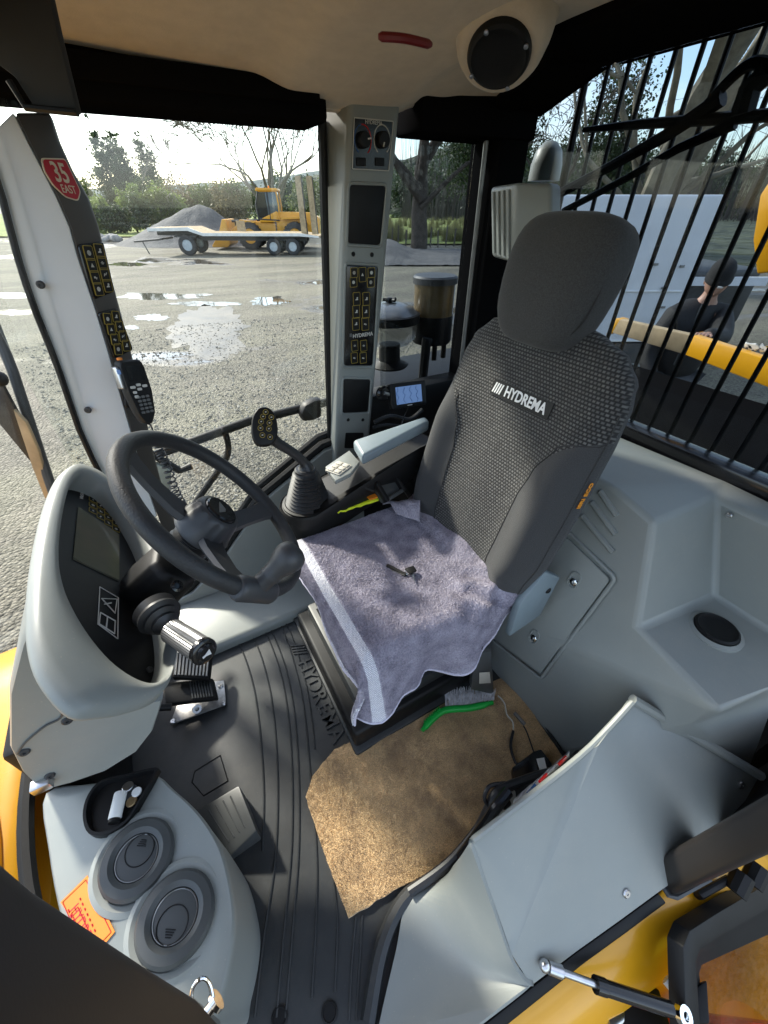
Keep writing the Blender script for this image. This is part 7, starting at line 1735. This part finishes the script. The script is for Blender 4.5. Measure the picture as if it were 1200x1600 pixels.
for z in (.32, -.33): MB().tube([A_+V(0, 0, z)-FWH*.008, B_+V(0, 0, z)-FWH*.008], .012, 6).build('panel_seam', 'oldwhite', ct)
for x, y in ((1025, 413), (1066, 416), (1037, 450), (1036, 480)):
    q = FAR(x, y, DC-.015); MB().box(q, (.06, .02, .03), rz).build('latch', 'ledgrey', ct, bevel=.004)
MB().box(A_.lerp(B_, .5)+FWH*.9+V(0, 0, -.50), (3.2, 1.9, .28), rz).build('tray', 'steeldark', ct)
q = Dn.lerp(Cn, .3)-RGT*.0
MB().loft([[q+RGT*a+FWH*b+V(0, 0, z) for a, b in ((.05, -.6), (1.7, -.2), (1.7, 1.4), (.05, 1.2))] for z in (-.40, .36, .44)]).build('truck_cab', 'steeldark', ct, bevel=.05)
MB().box(q+RGT*.8-FWH*.55+V(0, 0, .30), (1.5, .06, .12), rz).build('body_strip', 'canopywhite', ct)
for a in (-1.6, .9): wheel(ct, A_.lerp(B_, .6)+RGT*a+FWH*.2+V(0, 0, ZG+.38), -FWH, .38, .25, 'rim')

# person behind the dump body, looking down, hand on the lip
pe = thing('person', 'person in black jacket and black beanie looking down behind the yellow dump body', 'person', V(0, 0, 0))
hd0 = FAR(1121, 440, 3.55)             # centre of the head
HDR = .118
ST = .52
right = RGT; fwd = -FWH; 
def skin(name, verts, edges, rad, mt, parent, sub=2):
    me = bpy.data.meshes.new(name); me.from_pydata([tuple(q) for q in verts], edges, []); o = link(name, me, mt, parent)
    md = o.modifiers.new('skin', 'SKIN'); md.use_smooth_shade = True
    for i, r_ in enumerate(rad): me.skin_vertices[0].data[i].radius = (r_, r_) if not isinstance(r_, tuple) else r_
    me.skin_vertices[0].data[0].use_root = True
    md2 = o.modifiers.new('sub', 'SUBSURF'); md2.levels = sub; md2.render_levels = sub; return o
nb = hd0+V(0, 0, -.20)-fwd*.04                    # base of neck
pel = nb+V(0, 0, -.56)-fwd*.02
shl, shr = nb+right*-.20+V(0, 0, -.06), nb+right*.20+V(0, 0, -.06)
hand_r = FAR(1100, 523, 2.95); hand_l = shl+V(0, 0, -.52)+fwd*.18+right*-.06
elb_r = shr.lerp(hand_r, .5)+V(0, 0, -.10)+right*.10; elb_l = shl+V(0, 0, -.30)-fwd*.02+right*-.10
kn_r, kn_l = pel+right*.10+V(0, 0, -.46)+fwd*.03, pel+right*-.10+V(0, 0, -.46)+fwd*.03
an_r, an_l = kn_r+V(0, 0, -.44)-fwd*.04, kn_l+V(0, 0, -.44)-fwd*.04
pe.location = (0, 0, 0)
skin('body', [pel, pel.lerp(nb, .5), nb, nb.lerp(hd0, .5), hd0+V(0, 0, -.03), shr, elb_r, hand_r.lerp(elb_r, .12), shl, elb_l, hand_l, pel+right*.1, kn_r, an_r, pel-right*.1, kn_l, an_l, an_r+fwd*.14+V(0, 0, -.05), an_l+fwd*.14+V(0, 0, -.05)],
     [(0, 1), (1, 2), (2, 3), (3, 4), (2, 5), (5, 6), (6, 7), (2, 8), (8, 9), (9, 10), (0, 11), (11, 12), (12, 13), (0, 14), (14, 15), (15, 16), (13, 17), (16, 18)],
     [.11, .12, .06, .048, .06, .05, .04, .026, .05, .04, .026, .08, .055, .04, .08, .055, .04, .035, .035], 'skin', pe)
skin('jacket', [pel+V(0, 0, -.05), pel.lerp(nb, .5), nb+V(0, 0, -.05), shr, elb_r, hand_r.lerp(elb_r, .2), shl, elb_l, hand_l.lerp(elb_l, .1), nb+V(0, 0, .085)],
     [(0, 1), (1, 2), (2, 3), (3, 4), (4, 5), (2, 6), (6, 7), (7, 8), (2, 9)], [(.21, .16), (.23, .17), (.19, .13), .10, .080, .055, .10, .080, .055, (.085, .085)], 'jacket', pe)
skin('trousers', [pel, pel+right*.1+V(0, 0, -.05), kn_r, an_r, pel-right*.1+V(0, 0, -.05), kn_l, an_l], [(0, 1), (1, 2), (2, 3), (0, 4), (4, 5), (5, 6)], [.15, .12, .08, .06, .12, .08, .06], 'steeldark', pe)
# head: tilted down and to the left of the picture
HM = Matrix.Rotation(math.atan2(fwd.y, fwd.x)-R(28), 4, 'Z') @ Matrix.Rotation(R(32), 4, 'Y')     # local +X is the face direction
mb = MB(); kk_ = 26; nn_ = 32; vs_ = []
for i in range(kk_+1):
    ph_ = math.pi*i/kk_
    for j in range(nn_):
        a = 2*math.pi*j/nn_; x, y, z = math.sin(ph_)*math.cos(a), math.sin(ph_)*math.sin(a), math.cos(ph_)
        X, Y, Z = x*.100, y*.078, z*.122
        if z < -.1: Y *= 1-.28*(-z-.1); X *= 1-.10*(-z-.1)
        fr__ = max(0, x)
        X += .026*math.exp(-(Y/.014)**2-((Z+.012)/.026)**2)*fr__          # nose
        X -= .010*(math.exp(-((abs(Y)-.032)/.014)**2-((Z-.022)/.012)**2))*fr__   # eye sockets
        X += .008*math.exp(-(Y/.03)**2-((Z+.058)/.010)**2)*fr__ - .006*math.exp(-(Y/.028)**2-((Z+.046)/.005)**2)*fr__
        X += .012*math.exp(-(Y/.03)**2-((Z+.098)/.02)**2)*fr__
        vs_.append(V(X, Y, Z))
mb.add(vs_, [(i*nn_+j, (i+1)*nn_+j, (i+1)*nn_+(j+1) % nn_, i*nn_+(j+1) % nn_) for i in range(kk_) for j in range(nn_)])
T4 = Matrix.Translation(hd0) @ HM
mb.v = [tuple(T4 @ Vector(q)) for q in mb.v]; mb.build('head', 'skin', pe, smooth=80)
for sg in (-1, 1):
    mb = MB().sph((0, 0, 0), (.016, .007, .030), 10, 8); mb.v = [tuple(T4 @ (Vector(q)+V(-.005, .079*sg, -.005))) for q in mb.v]; mb.build('ear', 'skin', pe)
    mb = MB().sph((0, 0, 0), .010, 10, 8); mb.v = [tuple(T4 @ (Vector(q)+V(.083, .031*sg, .021))) for q in mb.v]; mb.build('eye', 'white', pe)
mb = MB(); prof_ = [(.0, .150), (.04, .147), (.075, .125), (.095, .09), (.100, .05), (.102, .035), (.107, .032), (.107, .0), (.100, .0)]
mb.lathe(prof_, (0, 0, 0), (0, 0, 1), 32); mb.v = [tuple(T4 @ (Matrix.Rotation(R(-12), 3, 'Y') @ V(q[0]*1.06-.004, q[1]*.86, q[2]+.012))) for q in mb.v]; bnm = mb.build('beanie', 'beanie', pe, smooth=60)
mb = MB().box((0, 0, 0), (.004, .028, .014)); mb.v = [tuple(T4 @ (Vector(q)+V(.112, .012, .042))) for q in mb.v]; mb.build('beanie_label', 'whitetext', bnm)
# right hand: palm and five fingers resting on the lip
hv2 = (hand_r-elb_r).normalized(); hs = hv2.cross(V(0, 0, 1)).normalized(); hu = hs.cross(hv2)
pv = [hand_r-hv2*.05, hand_r]; pe_ = [(0, 1)]; prd = [.026, (.042, .016)]
skin('palm', [hand_r-hv2*.05, hand_r-hv2*.01, hand_r+hv2*.035], [(0, 1), (1, 2)], [.024, (.036, .018), (.036, .014)], 'skin', pe, 2)
for k, (o_, ln_) in enumerate(((-.030, .062), (-.010, .072), (.010, .068), (.030, .054))):
    b0_ = hand_r+hv2*.035+hs*o_
    skin('finger', [b0_-hv2*.02, b0_+hv2*ln_*.4, b0_+hv2*ln_*.75-hu*.012, b0_+hv2*ln_-hu*.030], [(0, 1), (1, 2), (2, 3)], [.010, .0095, .009, .008], 'skin', pe, 1)
sg = -1
skin('thumb', [hand_r-hs*.025, hand_r-hs*.050+hv2*.03, hand_r-hs*.055+hv2*.06-hu*.012], [(0, 1), (1, 2)], [.013, .011, .009], 'skin', pe, 1)
# logo on the chest
lgc = nb.lerp(pel, .36)+right*.10; dvec = (CAM-lgc).normalized(); hit = lgc+dvec*.185
FLg = Fr(hit, V(0, 0, 1).cross(dvec), V(0, 0, 1))
MB().prism([FLg.p(.045*math.cos(i/16*6.283), .022*math.sin(i/16*6.283), -.02) for i in range(16)], FLg.n*.022).build('chest_badge', 'orangetag', pe)
MB().prism([FLg.p(.030*math.cos(i/16*6.283), -.006+.010*math.sin(i/16*6.283), .002) for i in range(16)], FLg.n*.001).build('chest_badge_green', 'green', pe)
MB().tube([nb+dvec*.125+V(0, 0, .03)-right*.01, nb.lerp(pel, .8)+dvec*.195-right*.01], .004, 6).build('zip', 'steeldark', pe)
# step platform he stands on
fz_ = an_r.z-.09
spt = thing('step_platform', 'dark steel step platform behind the dump body', 'platform', pel)
MB().box(V(pel.x, pel.y, (fz_-.03)), (1.2, .7, .06), rz).build('tread_plate', 'steeldark', spt, bevel=.006)
for a in (-.5, .5):
    for b in (-.28, .28):
        q = V(pel.x, pel.y, 0)+RGT*a+FWH*b
        MB().tube([V(q.x, q.y, ZG-.05), V(q.x, q.y, fz_-.03)], .025, 8).build('leg', 'steeldark', spt)
